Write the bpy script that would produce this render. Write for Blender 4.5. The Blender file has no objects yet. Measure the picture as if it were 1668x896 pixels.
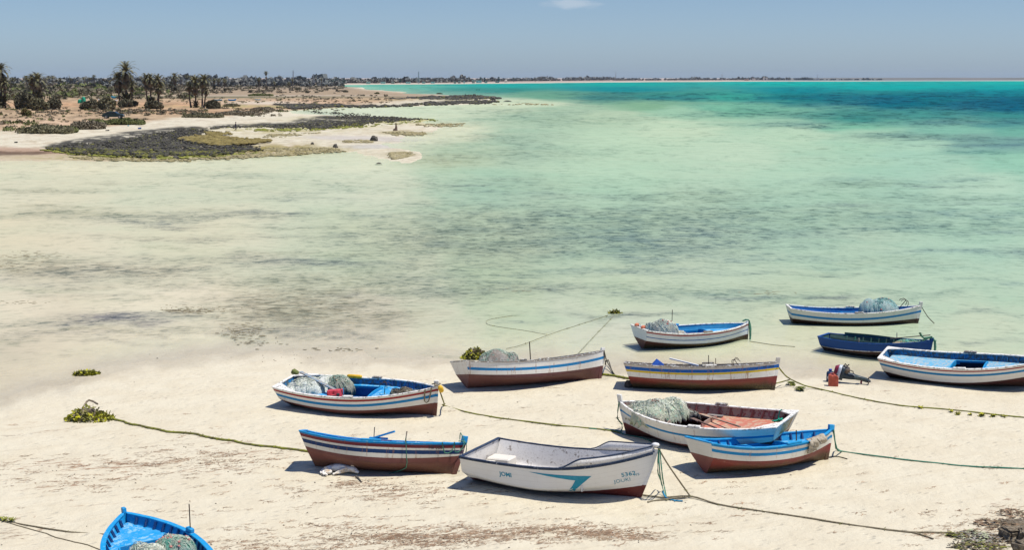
import bpy, bmesh, math, random
import numpy as np
from mathutils import Vector, Matrix, noise as mnoise
R=math.radians
scn=bpy.context.scene
COL=scn.collection
F_PX=2200.; CAMH=10.; CXP,CYP=834.,448.; HORY=126.
PIT=math.atan((CYP-HORY)/F_PX)
cP,sP=math.cos(PIT),math.sin(PIT)
WL=-0.035
SUN=Vector((0.37,-0.10,1.0)).normalized()
# ------------------------------------------------------------ projection used only to lay the map out on the ground
def proj(x,y,z):
    x=np.asarray(x,float);y=np.asarray(y,float);z=np.asarray(z,float)-CAMH
    d=np.maximum(y*cP-z*sP,.05);u=y*sP+z*cP
    return CXP+F_PX*x/d, CYP-F_PX*u/d
def G(px,py,z=0.):
    rx=(px-CXP)/F_PX;ru=(CYP-py)/F_PX
    dy=cP+ru*sP;dz=-sP+ru*cP
    k=(z-CAMH)/dz
    return Vector((rx*k,dy*k,z))
def lin(c):
    c=np.asarray(c,float)/255.
    return np.where(c<=.04045,c/12.92,((c+.055)/1.055)**2.4)
GK=0.74
GG=0.66
def alb(*c):
    v=lin(c)*GK
    return tuple(float(a) for a in v)
def pc(*c):
    v=lin(c); return tuple(float(a) for a in v)
# ------------------------------------------------------------ numpy noise
def _h(i,j,s):
    n=np.sin(i*127.1+j*311.7+s*74.7)*43758.5453
    return n-np.floor(n)
def vnoise(x,y,s=0):
    xi=np.floor(x);yi=np.floor(y);fx=x-xi;fy=y-yi
    fx=fx*fx*(3-2*fx);fy=fy*fy*(3-2*fy)
    a=_h(xi,yi,s);b=_h(xi+1,yi,s);c=_h(xi,yi+1,s);d=_h(xi+1,yi+1,s)
    return (a*(1-fx)+b*fx)*(1-fy)+(c*(1-fx)+d*fx)*fy
def fbm(x,y,s=0,o=4):
    r=0;a=.5;t=0
    for k in range(o):
        r=r+a*vnoise(x*2**k,y*2**k,s+k*13);t+=a;a*=.5
    return r/t
def sstep(a,b,x):
    t=np.clip((x-a)/(b-a),0,1);return t*t*(3-2*t)
def polymask(px,py,poly,soft,ys=3.):
    """1 inside, 0 outside, smooth over soft"""
    P=np.array(poly,float);x=px;y=py*ys
    X=P[:,0];Y=P[:,1]*ys
    dmin=np.full(x.shape,1e9);ins=np.zeros(x.shape,bool)
    n=len(P)
    for i in range(n):
        x0,y0,x1,y1=X[i],Y[i],X[(i+1)%n],Y[(i+1)%n]
        dx,dy=x1-x0,y1-y0
        k=np.clip(((x-x0)*dx+(y-y0)*dy)/(dx*dx+dy*dy+1e-9),0,1)
        dmin=np.minimum(dmin,(x-x0-k*dx)**2+(y-y0-k*dy)**2)
        c=((y0>y)!=(y1>y))
        with np.errstate(divide='ignore',invalid='ignore'):
            xx=x0+(y-y0)*dx/(dy if abs(dy)>1e-9 else 1e-9)
        ins^=(c&(x<xx))
    d=np.sqrt(dmin);d=np.where(ins,d,-d)
    return sstep(-soft,soft,d)
def ell(px,py,cx,cy,rx,ry,p=1.):
    d=((px-cx)/rx)**2+((py-cy)/ry)**2
    return np.exp(-(d**p)*.9)
# ------------------------------------------------------------ objects
def tag(o,label=None,cat=None,group=None,kind=None):
    if label:o['label']=label
    if cat:o['category']=cat
    if group:o['group']=group
    if kind:o['kind']=kind
    return o
def mesh(name,verts,faces,mat=None,parent=None,smooth=False,uv=None,loc=None):
    me=bpy.data.meshes.new(name)
    if isinstance(verts,np.ndarray): verts=verts.tolist()
    me.from_pydata(verts,[],faces);
    if uv is not None:
        for nm,arr in uv.items():
            l=me.uv_layers.new(name=nm)
            idx=np.empty(len(me.loops),np.int32);me.loops.foreach_get('vertex_index',idx)
            l.data.foreach_set('uv',np.asarray(arr,np.float32)[idx].ravel())
    if smooth: me.polygons.foreach_set('use_smooth',[True]*len(me.polygons))
    me.update()
    o=bpy.data.objects.new(name,me);COL.objects.link(o)
    if mat:
        for m in (mat if isinstance(mat,(list,tuple)) else [mat]): me.materials.append(m)
    if parent:o.parent=parent
    if loc is not None:o.location=loc
    return o
def empty(name,label,cat,M=None,group=None,loc=None):
    o=bpy.data.objects.new(name,None);COL.objects.link(o);o.empty_display_size=.3
    if M is not None:o.matrix_world=M
    if loc is not None:o.location=loc
    return tag(o,label,cat,group)
class MB:
    def __init__(s): s.v=[];s.f=[]
    def add(s,v,f):
        n=len(s.v);s.v.extend([tuple(a) for a in v]);s.f.extend([tuple(i+n for i in q) for q in f]);return s
    def box(s,c,d,M=None):
        v=[]
        for x in(-1,1):
            for y in(-1,1):
                for z in(-1,1):
                    p=Vector((c[0]+x*d[0]/2,c[1]+y*d[1]/2,c[2]+z*d[2]/2))
                    v.append(M@p if M else p)
        return s.add(v,[(0,1,3,2),(4,6,7,5),(0,4,5,1),(2,3,7,6),(0,2,6,4),(1,5,7,3)])
    def bar(s,a,b,w,h,up=(0,0,1)):
        a=Vector(a);b=Vector(b);d=(b-a);L=d.length;d.normalize()
        sd=d.cross(Vector(up));sd.normalize();u=sd.cross(d)
        v=[]
        for p in(a,b):
            for i,j in((-1,-1),(1,-1),(1,1),(-1,1)): v.append(p+sd*(i*w/2)+u*(j*h/2))
        return s.add(v,[(0,3,2,1),(4,5,6,7),(0,1,5,4),(1,2,6,5),(2,3,7,6),(3,0,4,7)])
    def tube(s,pts,r,n=6,cap=True):
        pts=[Vector(p) for p in pts];m=len(pts);v=[];f=[]
        rr=r if isinstance(r,(list,tuple)) else [r]*m
        for i,p in enumerate(pts):
            d=(pts[min(i+1,m-1)]-pts[max(i-1,0)])
            if d.length<1e-9:d=Vector((0,0,1))
            d.normalize();a=d.cross(Vector((0,0,1)))
            if a.length<.1:a=d.cross(Vector((1,0,0)))
            a.normalize();b=a.cross(d)
            for k in range(n):
                t=2*math.pi*k/n;v.append(p+(a*math.cos(t)+b*math.sin(t))*rr[i])
        for i in range(m-1):
            for k in range(n):
                f.append((i*n+k,i*n+(k+1)%n,(i+1)*n+(k+1)%n,(i+1)*n+k))
        if cap:
            f.append(tuple(range(n)));f.append(tuple(reversed(range((m-1)*n,m*n))))
        return s.add(v,f)
    def lathe(s,prof,n=16,M=None):
        v=[];f=[];m=len(prof)
        for (r,z) in prof:
            for k in range(n):
                t=2*math.pi*k/n;p=Vector((r*math.cos(t),r*math.sin(t),z));v.append(M@p if M else p)
        for i in range(m-1):
            for k in range(n): f.append((i*n+k,i*n+(k+1)%n,(i+1)*n+(k+1)%n,(i+1)*n+k))
        f.append(tuple(reversed(range(n))));f.append(tuple(range((m-1)*n,m*n)))
        return s.add(v,f)
    def blob(s,c,r,seed=0,amp=.2,sc=2.,sub=2,flat=-9):
        bm=bmesh.new();bmesh.ops.create_icosphere(bm,subdivisions=sub,radius=1)
        v=[]
        for q in bm.verts:
            p=q.co;k=1+amp*mnoise.noise(p*sc+Vector((seed*3.1,seed*1.7,seed)))*2
            v.append((c[0]+p.x*k*r[0],c[1]+p.y*k*r[1],max(c[2]+p.z*k*r[2],flat)))
        f=[tuple(w.index for w in q.verts) for q in bm.faces];bm.free()
        return s.add(v,f)
    def build(s,name,mat=None,parent=None,smooth=False,loc=None):
        return mesh(name,s.v,s.f,mat,parent,smooth,loc=loc)
def bevel(o,w=.01,n=1):
    m=o.modifiers.new('b','BEVEL');m.width=w;m.segments=n;m.limit_method='ANGLE';return o
# ------------------------------------------------------------ materials
class NT:
    def __init__(s,name):
        s.m=bpy.data.materials.new(name);s.m.use_nodes=True;s.t=s.m.node_tree;s.t.nodes.clear()
        s.out=s.n('ShaderNodeOutputMaterial')
    def n(s,ty,**k):
        o=s.t.nodes.new(ty)
        for a,b in k.items(): setattr(o,a,b)
        return o
    def L(s,a,b): s.t.links.new(a,b)
    def setin(s,node,key,val):
        i=node.inputs[key]
        if hasattr(val,'is_output') or isinstance(val,bpy.types.NodeSocket): s.L(val,i)
        else:
            if isinstance(val,(tuple,list)) and len(val)==3 and i.type=='RGBA': val=(*val,1)
            i.default_value=val
    def math(s,op,a,b=0.,c=None,clamp=False):
        o=s.n('ShaderNodeMath',operation=op,use_clamp=clamp);s.setin(o,0,a);s.setin(o,1,b)
        if c is not None:s.setin(o,2,c)
        return o.outputs[0]
    def mix(s,f,a,b,bt='MIX'):
        o=s.n('ShaderNodeMix',data_type='RGBA',blend_type=bt);s.setin(o,0,f);s.setin(o,6,a);s.setin(o,7,b);return o.outputs[2]
    def noise(s,vec=None,scale=5.,detail=4.,rough=.55,dist=0.,col=False):
        o=s.n('ShaderNodeTexNoise');
        if vec is not None:s.L(vec,o.inputs['Vector'])
        s.setin(o,'Scale',scale);s.setin(o,'Detail',detail);s.setin(o,'Roughness',rough);s.setin(o,'Distortion',dist)
        return o.outputs[1 if col else 0]
    def mapr(s,v,a,b,c=0.,d=1.,smooth=True):
        o=s.n('ShaderNodeMapRange',interpolation_type='SMOOTHSTEP' if smooth else 'LINEAR');s.setin(o,0,v)
        for i,x in enumerate((a,b,c,d)): s.setin(o,i+1,x)
        return o.outputs[0]
    def vmul(s,v,k):
        o=s.n('ShaderNodeVectorMath',operation='MULTIPLY');s.L(v,o.inputs[0]);s.setin(o,1,k);return o.outputs[0]
    def obj(s): return s.n('ShaderNodeTexCoord').outputs['Object']
    def geo(s): return s.n('ShaderNodeNewGeometry').outputs['Position']
    def attr(s,name):
        return s.n('ShaderNodeAttribute',attribute_name=name)
    def princ(s,col,rough=.7,spec=.3,bump=None,bs=.3,bd=.02,**k):
        o=s.n('ShaderNodeBsdfPrincipled');s.setin(o,'Base Color',col);s.setin(o,'Roughness',rough);s.setin(o,'Specular IOR Level',spec)
        for a,b in k.items(): s.setin(o,a,b)
        if bump is not None:
            b=s.n('ShaderNodeBump');s.setin(b,'Strength',bs);s.setin(b,'Distance',bd);s.L(bump,b.inputs['Height']);s.L(b.outputs[0],o.inputs['Normal'])
        s.L(o.outputs[0],s.out.inputs[0]);return o
_mc={}
def paint(name,col,rough=.6,var=.25,chip=None,chipamt=0.,scale=6.,grime=(.25,.2,.15),gr=.25,spec=.3):
    """weathered paint"""
    if name in _mc:return _mc[name]
    n=NT(name);oc=n.obj()
    a=n.noise(oc,scale,5,.6);b=n.noise(oc,scale*6,3,.6)
    c=n.mix(n.mapr(a,.35,.75,0,var),col,tuple(min(1,x*1.0+.12) for x in col))
    c=n.mix(n.mapr(b,.5,.8,0,gr),c,grime)
    if chip is not None:
        m=n.mapr(n.noise(oc,scale*1.6,8,.7),.62-chipamt*.3,.66-chipamt*.3,0,1)
        c=n.mix(m,c,chip)
    n.princ(c,rough,spec,bump=b,bs=.25,bd=.01)
    _mc[name]=n.m;return n.m
def simple(name,col,rough=.7,col2=None,scale=8.,spec=.3,metal=0.):
    if name in _mc:return _mc[name]
    n=NT(name);oc=n.obj();a=n.noise(oc,scale,5,.6)
    c2=col2 if col2 else tuple(x*.6 for x in col)
    c=n.mix(n.mapr(a,.35,.7,0,1),col,c2)
    n.princ(c,rough,spec,bump=a,bs=.3,bd=.02,Metallic=metal)
    _mc[name]=n.m;return n.m
# ============================================================ camera, light, sky
cam=bpy.data.cameras.new('camera');co=bpy.data.objects.new('camera',cam);COL.objects.link(co)
cam.sensor_width=36;cam.lens=F_PX/1668*36;cam.clip_end=60000;cam.clip_start=.1
co.location=(0,0,CAMH);co.rotation_euler=(R(90)-PIT,0,0);scn.camera=co
elev=math.asin(SUN.z);
su=bpy.data.lights.new('sun','SUN');so=bpy.data.objects.new('sun',su);COL.objects.link(so)
su.energy=4.1;su.angle=R(.53);su.color=(1,.955,.88)
so.rotation_euler=SUN.to_track_quat('Z','Y').to_euler()
w=bpy.data.worlds.new('World');scn.world=w;w.use_nodes=True;nt=w.node_tree;nt.nodes.clear()
wo=nt.nodes.new('ShaderNodeOutputWorld');bg=nt.nodes.new('ShaderNodeBackground');sk=nt.nodes.new('ShaderNodeTexSky')
sk.sky_type='NISHITA';sk.sun_disc=False;sk.sun_elevation=elev;sk.sun_rotation=math.atan2(SUN.x,SUN.y)
sk.altitude=0;sk.air_density=1.;sk.dust_density=.6;sk.ozone_density=1.5
mx=nt.nodes.new('ShaderNodeMix');mx.data_type='RGBA';mx.blend_type='MULTIPLY';mx.inputs[0].default_value=1
SKYT=(.73,.82,1.12,1)
mx.inputs[7].default_value=SKYT
nt.links.new(sk.outputs[0],mx.inputs[6])
tg=nt.nodes.new('ShaderNodeTexCoord');sz=nt.nodes.new('ShaderNodeSeparateXYZ');nt.links.new(tg.outputs['Generated'],sz.inputs[0])
mg=nt.nodes.new('ShaderNodeMapRange');mg.inputs[1].default_value=0.;mg.inputs[2].default_value=.055;nt.links.new(sz.outputs[2],mg.inputs[0])
mt=nt.nodes.new('ShaderNodeMix');mt.data_type='RGBA';nt.links.new(mg.outputs[0],mt.inputs[0]);mt.inputs[6].default_value=(.655,.868,1.34,1);mt.inputs[7].default_value=(.57,.72,1.03,1);nt.links.new(mt.outputs[2],mx.inputs[7])
# one faint wisp of cloud low above the sea
tc=nt.nodes.new('ShaderNodeTexCoord');sub=nt.nodes.new('ShaderNodeVectorMath');sub.operation='SUBTRACT'
d=Vector(((930-CXP)/F_PX,cP+(CYP-6)/F_PX*sP,-sP+(CYP-6)/F_PX*cP)).normalized()
sub.inputs[1].default_value=d;nt.links.new(tc.outputs['Generated'],sub.inputs[0])
ml=nt.nodes.new('ShaderNodeVectorMath');ml.operation='MULTIPLY';ml.inputs[1].default_value=(1/.02,1/.05,1/.0035)
nt.links.new(sub.outputs[0],ml.inputs[0]);
nz=nt.nodes.new('ShaderNodeTexNoise');nz.inputs['Scale'].default_value=60;nz.inputs['Detail'].default_value=5
sc=nt.nodes.new('ShaderNodeVectorMath');sc.operation='MULTIPLY';sc.inputs[1].default_value=(1,1,3);nt.links.new(tc.outputs['Generated'],sc.inputs[0]);nt.links.new(sc.outputs[0],nz.inputs['Vector'])
ln=nt.nodes.new('ShaderNodeVectorMath');ln.operation='LENGTH';nt.links.new(ml.outputs[0],ln.inputs[0])
ad=nt.nodes.new('ShaderNodeMath');ad.operation='MULTIPLY_ADD';ad.inputs[1].default_value=1.6;nt.links.new(nz.outputs[0],ad.inputs[0]);nt.links.new(ln.outputs['Value'],ad.inputs[2])
mr=nt.nodes.new('ShaderNodeMapRange');mr.interpolation_type='SMOOTHSTEP';mr.inputs[1].default_value=1.1;mr.inputs[2].default_value=2.0;mr.inputs[3].default_value=.28;mr.inputs[4].default_value=0
nt.links.new(ad.outputs[0],mr.inputs[0])
m2=nt.nodes.new('ShaderNodeMix');m2.data_type='RGBA';nt.links.new(mr.outputs[0],m2.inputs[0]);nt.links.new(mx.outputs[2],m2.inputs[6]);m2.inputs[7].default_value=(7.5,7.6,7.8,1)
nt.links.new(m2.outputs[2],bg.inputs[0]);bg.inputs[1].default_value=.0895;nt.links.new(bg.outputs[0],wo.inputs[0])
v=scn.view_settings;v.view_transform='Standard';v.look='None';v.exposure=0.3;v.gamma=1;v.use_curve_mapping=False
scn.cycles.use_denoising=True
try: scn.cycles.denoiser='OPENIMAGEDENOISE'
except Exception: pass
scn.cycles.max_bounces=6;scn.cycles.diffuse_bounces=3;scn.cycles.glossy_bounces=2;scn.cycles.transparent_max_bounces=8;scn.cycles.volume_bounces=0
scn.cycles.caustics_reflective=False;scn.cycles.caustics_refractive=False
scn.cycles.volume_step_rate=5;scn.cycles.volume_max_steps=64
# ============================================================ the lie of the land
SHX=[-2500,-600,0,100,180,300,430,560,700,760,900,980,1100,1270,1430,1668,2600]
SHY=[700,665,645,622,592,577,571,572,584,592,590,597,596,597,606,622,650]
def shore(px): return np.interp(px,SHX,SHY)
L1=[(-2500,285),(0,265),(130,265),(300,262),(400,258),(480,256),(545,250),(575,252),(600,262),(650,266),(690,258),(690,245),(640,236),(680,226),(705,216),(745,206),(700,199),(705,193),(620,189.5),(560,187),(500,184.5),(470,181),(490,177),(560,175.5),(640,173.5),(700,171.5),(770,169),(815,166.5),(820,163),(790,158.5),(720,153.5),(660,152.5),(700,150),(640,147),(600,145),(600,141),(540,139),(480,137),(-2500,137)]
TZ=[(-2500,250),(0,236),(130,238),(200,232),(300,214),(440,206),(560,202),(690,196),(600,190),(500,186),(480,183),(500,178),(640,172),(800,167),(810,160),(720,155),(640,150),(600,146),(540,139),(480,136),(-2500,134)]
L2=[(-2500,138),(480,138),(600,137),(700,136.4),(800,135.4),(1000,133.2),(1200,132),(1668,131),(4000,131),(4000,127.2),(-2500,127.2)]
def logpolar(x,y):
    return np.arctan2(x,y),np.log(np.hypot(x,y)+1e-3)
BOATS_KEEL=[]
def height(x,y,detail=True):
    x=np.asarray(x,float);y=np.asarray(y,float)
    px,py=proj(x,y,0*x)
    py=np.where(y<1,4000,py)
    la,lr=logpolar(x,y)
    wx=(fbm(la*40,lr*12,5)-.5)*50;wy=(fbm(la*40,lr*12,9)-.5)*(py-126)*.06
    s=py+wy-shore(px+wx*.5)
    z=np.where(s>0,WL+.035*sstep(0,30,s),WL-.24*(1-np.exp(np.minimum(s,0)/110.))-.002)
    z=z+np.where(s>0,sstep(0,60,s)*((fbm(x*.5,y*.5,3)-.5)*.09+(fbm(x*2.3,y*2.3,7)-.5)*.035),(fbm(x*.35,y*.35,3)-.5)*.03)
    l1=polymask(px+wx*1.1,py+wy*1.7+(fbm(la*160,lr*50,71)-.5)*4*sstep(150,190,py),L1,30.)
    inn=polymask(px+wx*.3,py+wy*.5,TZ,26.)
    l2=polymask(px,py+wy*.1,L2,2.)
    z=z+l1*(.035-z+.33*inn+(fbm(la*130,lr*45,61)-.5)*.10*(1-inn)+(fbm(x*.06,y*.06,21)-.5)*.4*inn)
    z=z+l2*(1.6-z)
    for (kx,ky,ux,uy,hl,z0,z1) in BOATS_KEEL:
        dx=x-kx;dy=y-ky;a=dx*ux+dy*uy;b=-dx*uy+dy*ux
        aa=np.clip(a,-hl,hl);kz=z0+(z1-z0)*(aa+hl)/(2*hl)
        d2=(b/.32)**2+((a-aa)/.3)**2
        wgt=np.exp(-d2)
        z=z*(1-wgt)+wgt*(kz+.035)
        d3=(b/.9)**2+((a-aa)/.7)**2
        z=z-.02*np.exp(-d3)*(1-wgt)
    return z,px,py,s,l1,l2,la,lr
def hz(x,y): return float(height(np.array([x]),np.array([y]))[0][0])
def onground(px,py,dz=0.):
    p=G(px,py,0.);z=hz(p.x,p.y);p=G(px,py,z);return Vector((p.x,p.y,hz(p.x,p.y)+dz))
import json
FIT=json.loads('''{"B": {"X": -4.5675, "Y": 40.027, "L": 5.2174, "B": 1.9867, "D": 0.7098, "sb": 0.1909, "ss": 0.1092, "rb": 0.1323, "rs": 0.2201, "bs": 0.7417, "yaw": -0.3846, "roll": 0.096, "pitch": 0.029, "hh": 0.2313, "w0": 0.5, "w1": 0.4518, "w2": 0.4786, "Z": -0.04}, "C": {"X": -3.3764, "Y": 33.6683, "L": 4.2171, "B": 1.6381, "D": 0.7532, "sb": 0.0772, "ss": 0.1514, "rb": 0.1938, "rs": 0.4266, "bs": 0.5325, "yaw": -0.0382, "roll": -0.2457, "pitch": -0.0518, "hh": 0.1993, "w0": 0.5936, "w1": 0.5026, "w2": 0.6297, "Z": -0.04}, "D": {"X": 1.3098, "Y": 32.0195, "L": 4.6922, "B": 2.1616, "D": 0.7886, "sb": 0.3953, "ss": 0.0798, "rb": 0.4222, "rs": -0.1106, "bs": 1.001, "yaw": -0.4371, "roll": -0.03, "pitch": 0.0277, "hh": 0.0573, "w0": 0.3, "w1": 0.185, "w2": 0.3, "Z": -0.04}, "E": {"X": 0.7311, "Y": 43.6405, "L": 5.2816, "B": 1.842, "D": 0.7566, "sb": 0.1965, "ss": 0.1298, "rb": 0.1808, "rs": 0.2674, "bs": 0.7703, "yaw": 0.41, "roll": -0.2123, "pitch": -0.0266, "hh": 0.1273, "w0": 0.5403, "w1": 0.4672, "w2": 0.4846, "Z": -0.04}, "F": {"X": 6.1264, "Y": 42.8065, "L": 4.9509, "B": 1.7454, "D": 0.7674, "sb": 0.1686, "ss": 0.0803, "rb": 0.1559, "rs": 0.2924, "bs": 0.6817, "yaw": -0.1192, "roll": -0.1628, "pitch": 0.0124, "hh": 0.1598, "w0": 0.5233, "w1": 0.4811, "w2": 0.5277, "Z": -0.04}, "G": {"X": 5.2705, "Y": 36.3092, "L": 5.0449, "B": 2.2043, "D": 0.7822, "sb": 0.2123, "ss": 0.1178, "rb": 0.196, "rs": 0.41, "bs": 0.7364, "yaw": 2.5687, "roll": 0.0684, "pitch": -0.0552, "hh": 0.2462, "w0": 0.5345, "w1": 0.3567, "w2": 0.4098, "Z": -0.04}, "H": {"X": 6.6286, "Y": 34.0104, "L": 4.1179, "B": 1.8217, "D": 0.6691, "sb": 0.1351, "ss": 0.2003, "rb": 0.171, "rs": 0.2048, "bs": 0.7024, "yaw": 0.4107, "roll": -0.118, "pitch": -0.0225, "hh": 0.149, "w0": 0.5832, "w1": 0.4956, "w2": 0.5815, "Z": -0.04}, "I": {"X": 6.9112, "Y": 50.4836, "L": 4.7474, "B": 1.8136, "D": 0.6299, "sb": 0.1162, "ss": 0.1797, "rb": 0.0254, "rs": 0.1673, "bs": 0.708, "yaw": 0.3827, "roll": -0.0021, "pitch": -0.017, "hh": 0.0976, "w0": 0.5068, "w1": 0.3954, "w2": 0.4457, "Z": -0.12}, "J": {"X": 14.1132, "Y": 54.852, "L": 5.4438, "B": 1.7494, "D": 0.607, "sb": 0.2324, "ss": 0.156, "rb": 0.1578, "rs": 0.1978, "bs": 0.691, "yaw": -0.0292, "roll": -0.0259, "pitch": -0.0023, "hh": 0.1965, "w0": 0.4571, "w1": 0.4078, "w2": 0.391, "Z": -0.15}, "K": {"X": 13.2778, "Y": 48.334, "L": 4.101, "B": 1.6874, "D": 0.5291, "sb": 0.163, "ss": 0.0594, "rb": 0.1314, "rs": 0.0892, "bs": 0.5964, "yaw": -0.6264, "roll": -0.0294, "pitch": 0.0346, "hh": 0.1376, "w0": 0.3652, "w1": 0.4535, "w2": 0.5371, "Z": -0.05}, "L": {"X": 15.0343, "Y": 43.7836, "L": 5.4041, "B": 1.8671, "D": 0.7413, "sb": 0.2461, "ss": 0.1495, "rb": 0.1384, "rs": 0.2501, "bs": 0.7175, "yaw": -0.5149, "roll": 0.1133, "pitch": 0.0447, "hh": 0.1611, "w0": 0.4489, "w1": 0.3834, "w2": 0.5971, "Z": -0.04}, "A": {"X": -7.075, "Y": 25.7994, "L": 4.9955, "B": 1.9556, "D": 0.69, "sb": 0.0843, "ss": 0.2, "rb": 0.12, "rs": 0.35, "bs": 0.6132, "yaw": 2.086, "roll": 0.04, "pitch": 0.0, "hh": 0.12, "w0": 0.5, "w1": 0.45, "w2": 0.5, "Z": -0.04}}''')
for k,q in FIT.items():
    sgn=1 if math.cos(q['yaw'])>0 else -1
    hl=q['L']/2-.25
    if k in 'IJK': continue
    dz=math.sin(q['pitch'])*hl
    BOATS_KEEL.append((q['X'],q['Y'],math.cos(q['yaw']),math.sin(q['yaw']),hl,q['Z']-dz,q['Z']+dz))
# ------------------------------------------------------------ colour maps
WS=[(650,141,(80,175,160)),(800,139,(25,165,160)),(1000,137,(15,165,160)),(1300,135,(0,174,168)),(1650,134,(0,174,168)),(1450,141,(0,168,166)),(1650,143,(0,162,164)),(1650,149,(4,140,152)),(1300,147,(6,140,150)),(1000,145,(15,142,150)),(800,147,(45,140,135)),(900,155,(110,165,142)),(850,170,(202,215,188)),(900,185,(170,195,172)),(1000,158,(70,135,130)),(1100,157,(60,150,140)),(1200,157,(60,165,150)),(1300,158,(20,125,130)),(1500,158,(8,122,135)),(1660,165,(2,98,128)),(1660,176,(8,105,130)),(1480,168,(8,112,130)),(1500,185,(75,155,148)),(1650,187,(60,145,142)),(1650,200,(85,152,150)),(1550,212,(130,185,168)),(1650,215,(112,175,160)),(1560,226,(125,168,160)),(1650,235,(120,165,160)),(1500,242,(170,206,184)),(1400,192,(70,150,140)),(1400,205,(130,190,165)),(1400,222,(168,202,180)),(1200,175,(122,185,160)),(1100,181,(158,198,172)),(1050,172,(130,175,145)),(1000,190,(182,204,178)),(1100,205,(194,214,188)),(1300,222,(184,211,186)),(1400,238,(170,206,182)),(1650,262,(148,198,176)),(1500,252,(165,204,184)),(1200,250,(188,212,188)),(1000,240,(186,212,186)),(850,230,(172,198,176)),(750,250,(182,202,176)),(700,220,(210,216,192)),(800,300,(172,202,178)),(1000,300,(182,212,186)),(1300,300,(176,208,184)),(1600,300,(182,212,190)),(1600,400,(178,209,185)),(1300,400,(182,209,184)),(1000,380,(182,205,178)),(800,380,(190,206,178)),(600,300,(212,217,194)),(300,300,(213,214,190)),(0,300,(219,215,191)),(0,400,(225,216,188)),(300,400,(223,218,190)),(600,400,(206,213,184)),(800,450,(197,209,178)),(1000,470,(198,211,182)),(1300,470,(194,209,181)),(1600,470,(184,208,182)),(1600,540,(204,214,188)),(1300,560,(214,216,190)),(1000,550,(210,213,194)),(700,520,(214,213,189)),(300,500,(236,226,202)),(0,500,(232,221,197)),(0,590,(214,203,181)),(600,570,(224,216,196)),(560,180,(205,215,195)),(700,178,(200,214,190)),(2200,150,(8,140,150)),(2200,300,(120,190,170)),(-600,300,(212,214,190)),(-600,500,(222,216,194))]
# weed beds: centre, radii, strength, colour
WE=[(1560,199,190,4,.8,(55,105,122)),(1520,192,160,3,.7,(50,110,120)),(1330,203,120,4,.7,(60,118,122)),(1580,227,130,3,.7,(70,115,130)),(1625,236,110,3,.7,(65,110,128)),(1500,218,90,2,.5,(80,125,130)),(1480,222,110,4,.7,(70,115,118)),(1400,186,160,3,.7,(60,115,120)),(1500,166,240,13,1.,(4,100,125)),(1480,158,260,8,.9,(8,105,128)),(1620,172,160,12,1.,(4,92,120)),(1100,160,130,4,.8,(45,110,122)),(1200,186,80,4,.7,(70,130,125)),(1230,180,50,3,.5,(80,140,125)),(1040,152,150,3,.7,(40,115,118)),(1340,208,50,2,.7,(70,120,120)),(1600,248,60,3,.7,(60,130,130)),(1350,186,120,5,.6,(50,120,120)),
(960,372,330,40,.62,(115,138,122)),(1090,386,190,16,.8,(72,108,128)),(900,360,180,14,.5,(85,120,115)),(1000,395,260,22,.6,(105,128,118)),(760,385,150,32,.45,(150,148,118)),(1120,352,220,14,.4,(110,140,128)),(1130,345,160,12,.5,(110,135,120)),(1400,352,260,18,.48,(105,140,125)),(1560,375,170,12,.45,(100,135,120)),(1200,312,150,8,.35,(120,150,130)),(760,395,120,22,.5,(125,135,105)),(900,300,180,12,.3,(130,150,130)),
(850,250,160,14,.4,(120,145,130)),(780,225,110,10,.42,(130,150,132)),(900,195,140,9,.4,(120,150,135)),(720,262,60,10,.35,(180,165,110)),(830,182,90,5,.35,(125,150,135)),
(330,352,150,6,.75,(110,122,112)),(240,360,60,4,.75,(80,95,108)),(420,348,70,3,.6,(100,110,120)),(80,350,140,9,.5,(150,150,120)),(60,310,90,5,.35,(150,155,125)),(560,302,170,9,.3,(140,160,135)),(520,425,110,6,.62,(85,100,110)),(380,425,140,7,.5,(120,125,100)),(140,442,110,14,.5,(150,140,120)),(250,440,80,10,.6,(125,120,95)),(60,430,80,12,.6,(140,130,90)),(460,455,190,12,.5,(135,138,105)),(640,440,190,16,.42,(130,140,110)),(700,475,220,14,.42,(135,145,115)),(480,500,110,26,.6,(140,125,95)),(470,535,110,12,.62,(120,110,100)),(570,510,120,16,.5,(150,145,110)),(560,470,150,12,.4,(145,140,100)),(880,472,80,4,.6,(95,110,118)),(1180,483,80,3,.55,(95,112,120)),(1345,484,42,4,.95,(72,84,105)),(1240,484,60,3,.6,(95,112,125)),(1330,497,120,3,.4,(110,125,125)),(1000,512,95,4,.7,(105,115,115)),(1080,511,60,3,.5,(110,120,115)),(830,525,60,3,.35,(130,140,140)),(820,515,20,2,.4,(150,150,90)),(1600,512,40,4,.5,(90,115,120)),(1640,555,30,3,.5,(110,125,130)),(1590,558,22,3,.5,(110,122,130)),(190,520,62,8,.95,(72,70,98)),(140,528,60,4,.6,(110,105,125)),(300,512,40,3,.8,(85,75,70)),(180,545,130,9,.4,(170,155,145)),(1100,470,260,12,.25,(140,155,125)),(1420,425,200,9,.25,(130,150,125)),(740,577,60,7,.6,(130,128,128)),(600,574,60,3,.45,(150,135,115)),(1450,320,160,8,.3,(120,160,140))]
WE+=[(190,520,66,8,.95,(80,78,108)),(185,517,50,5,.9,(70,70,104)),(235,524,45,5,.6,(95,90,110)),(480,500,110,26,.9,(150,128,92)),(470,538,110,10,.95,(110,98,90)),(440,520,60,14,.6,(140,118,88)),(560,520,100,14,.6,(150,140,108)),(520,545,90,5,.7,(110,105,105)),(140,442,110,10,.5,(150,138,118)),(330,352,120,5,.6,(105,115,115)),(520,426,90,4,.6,(90,105,115))]
_r=random.Random(12)
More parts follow.
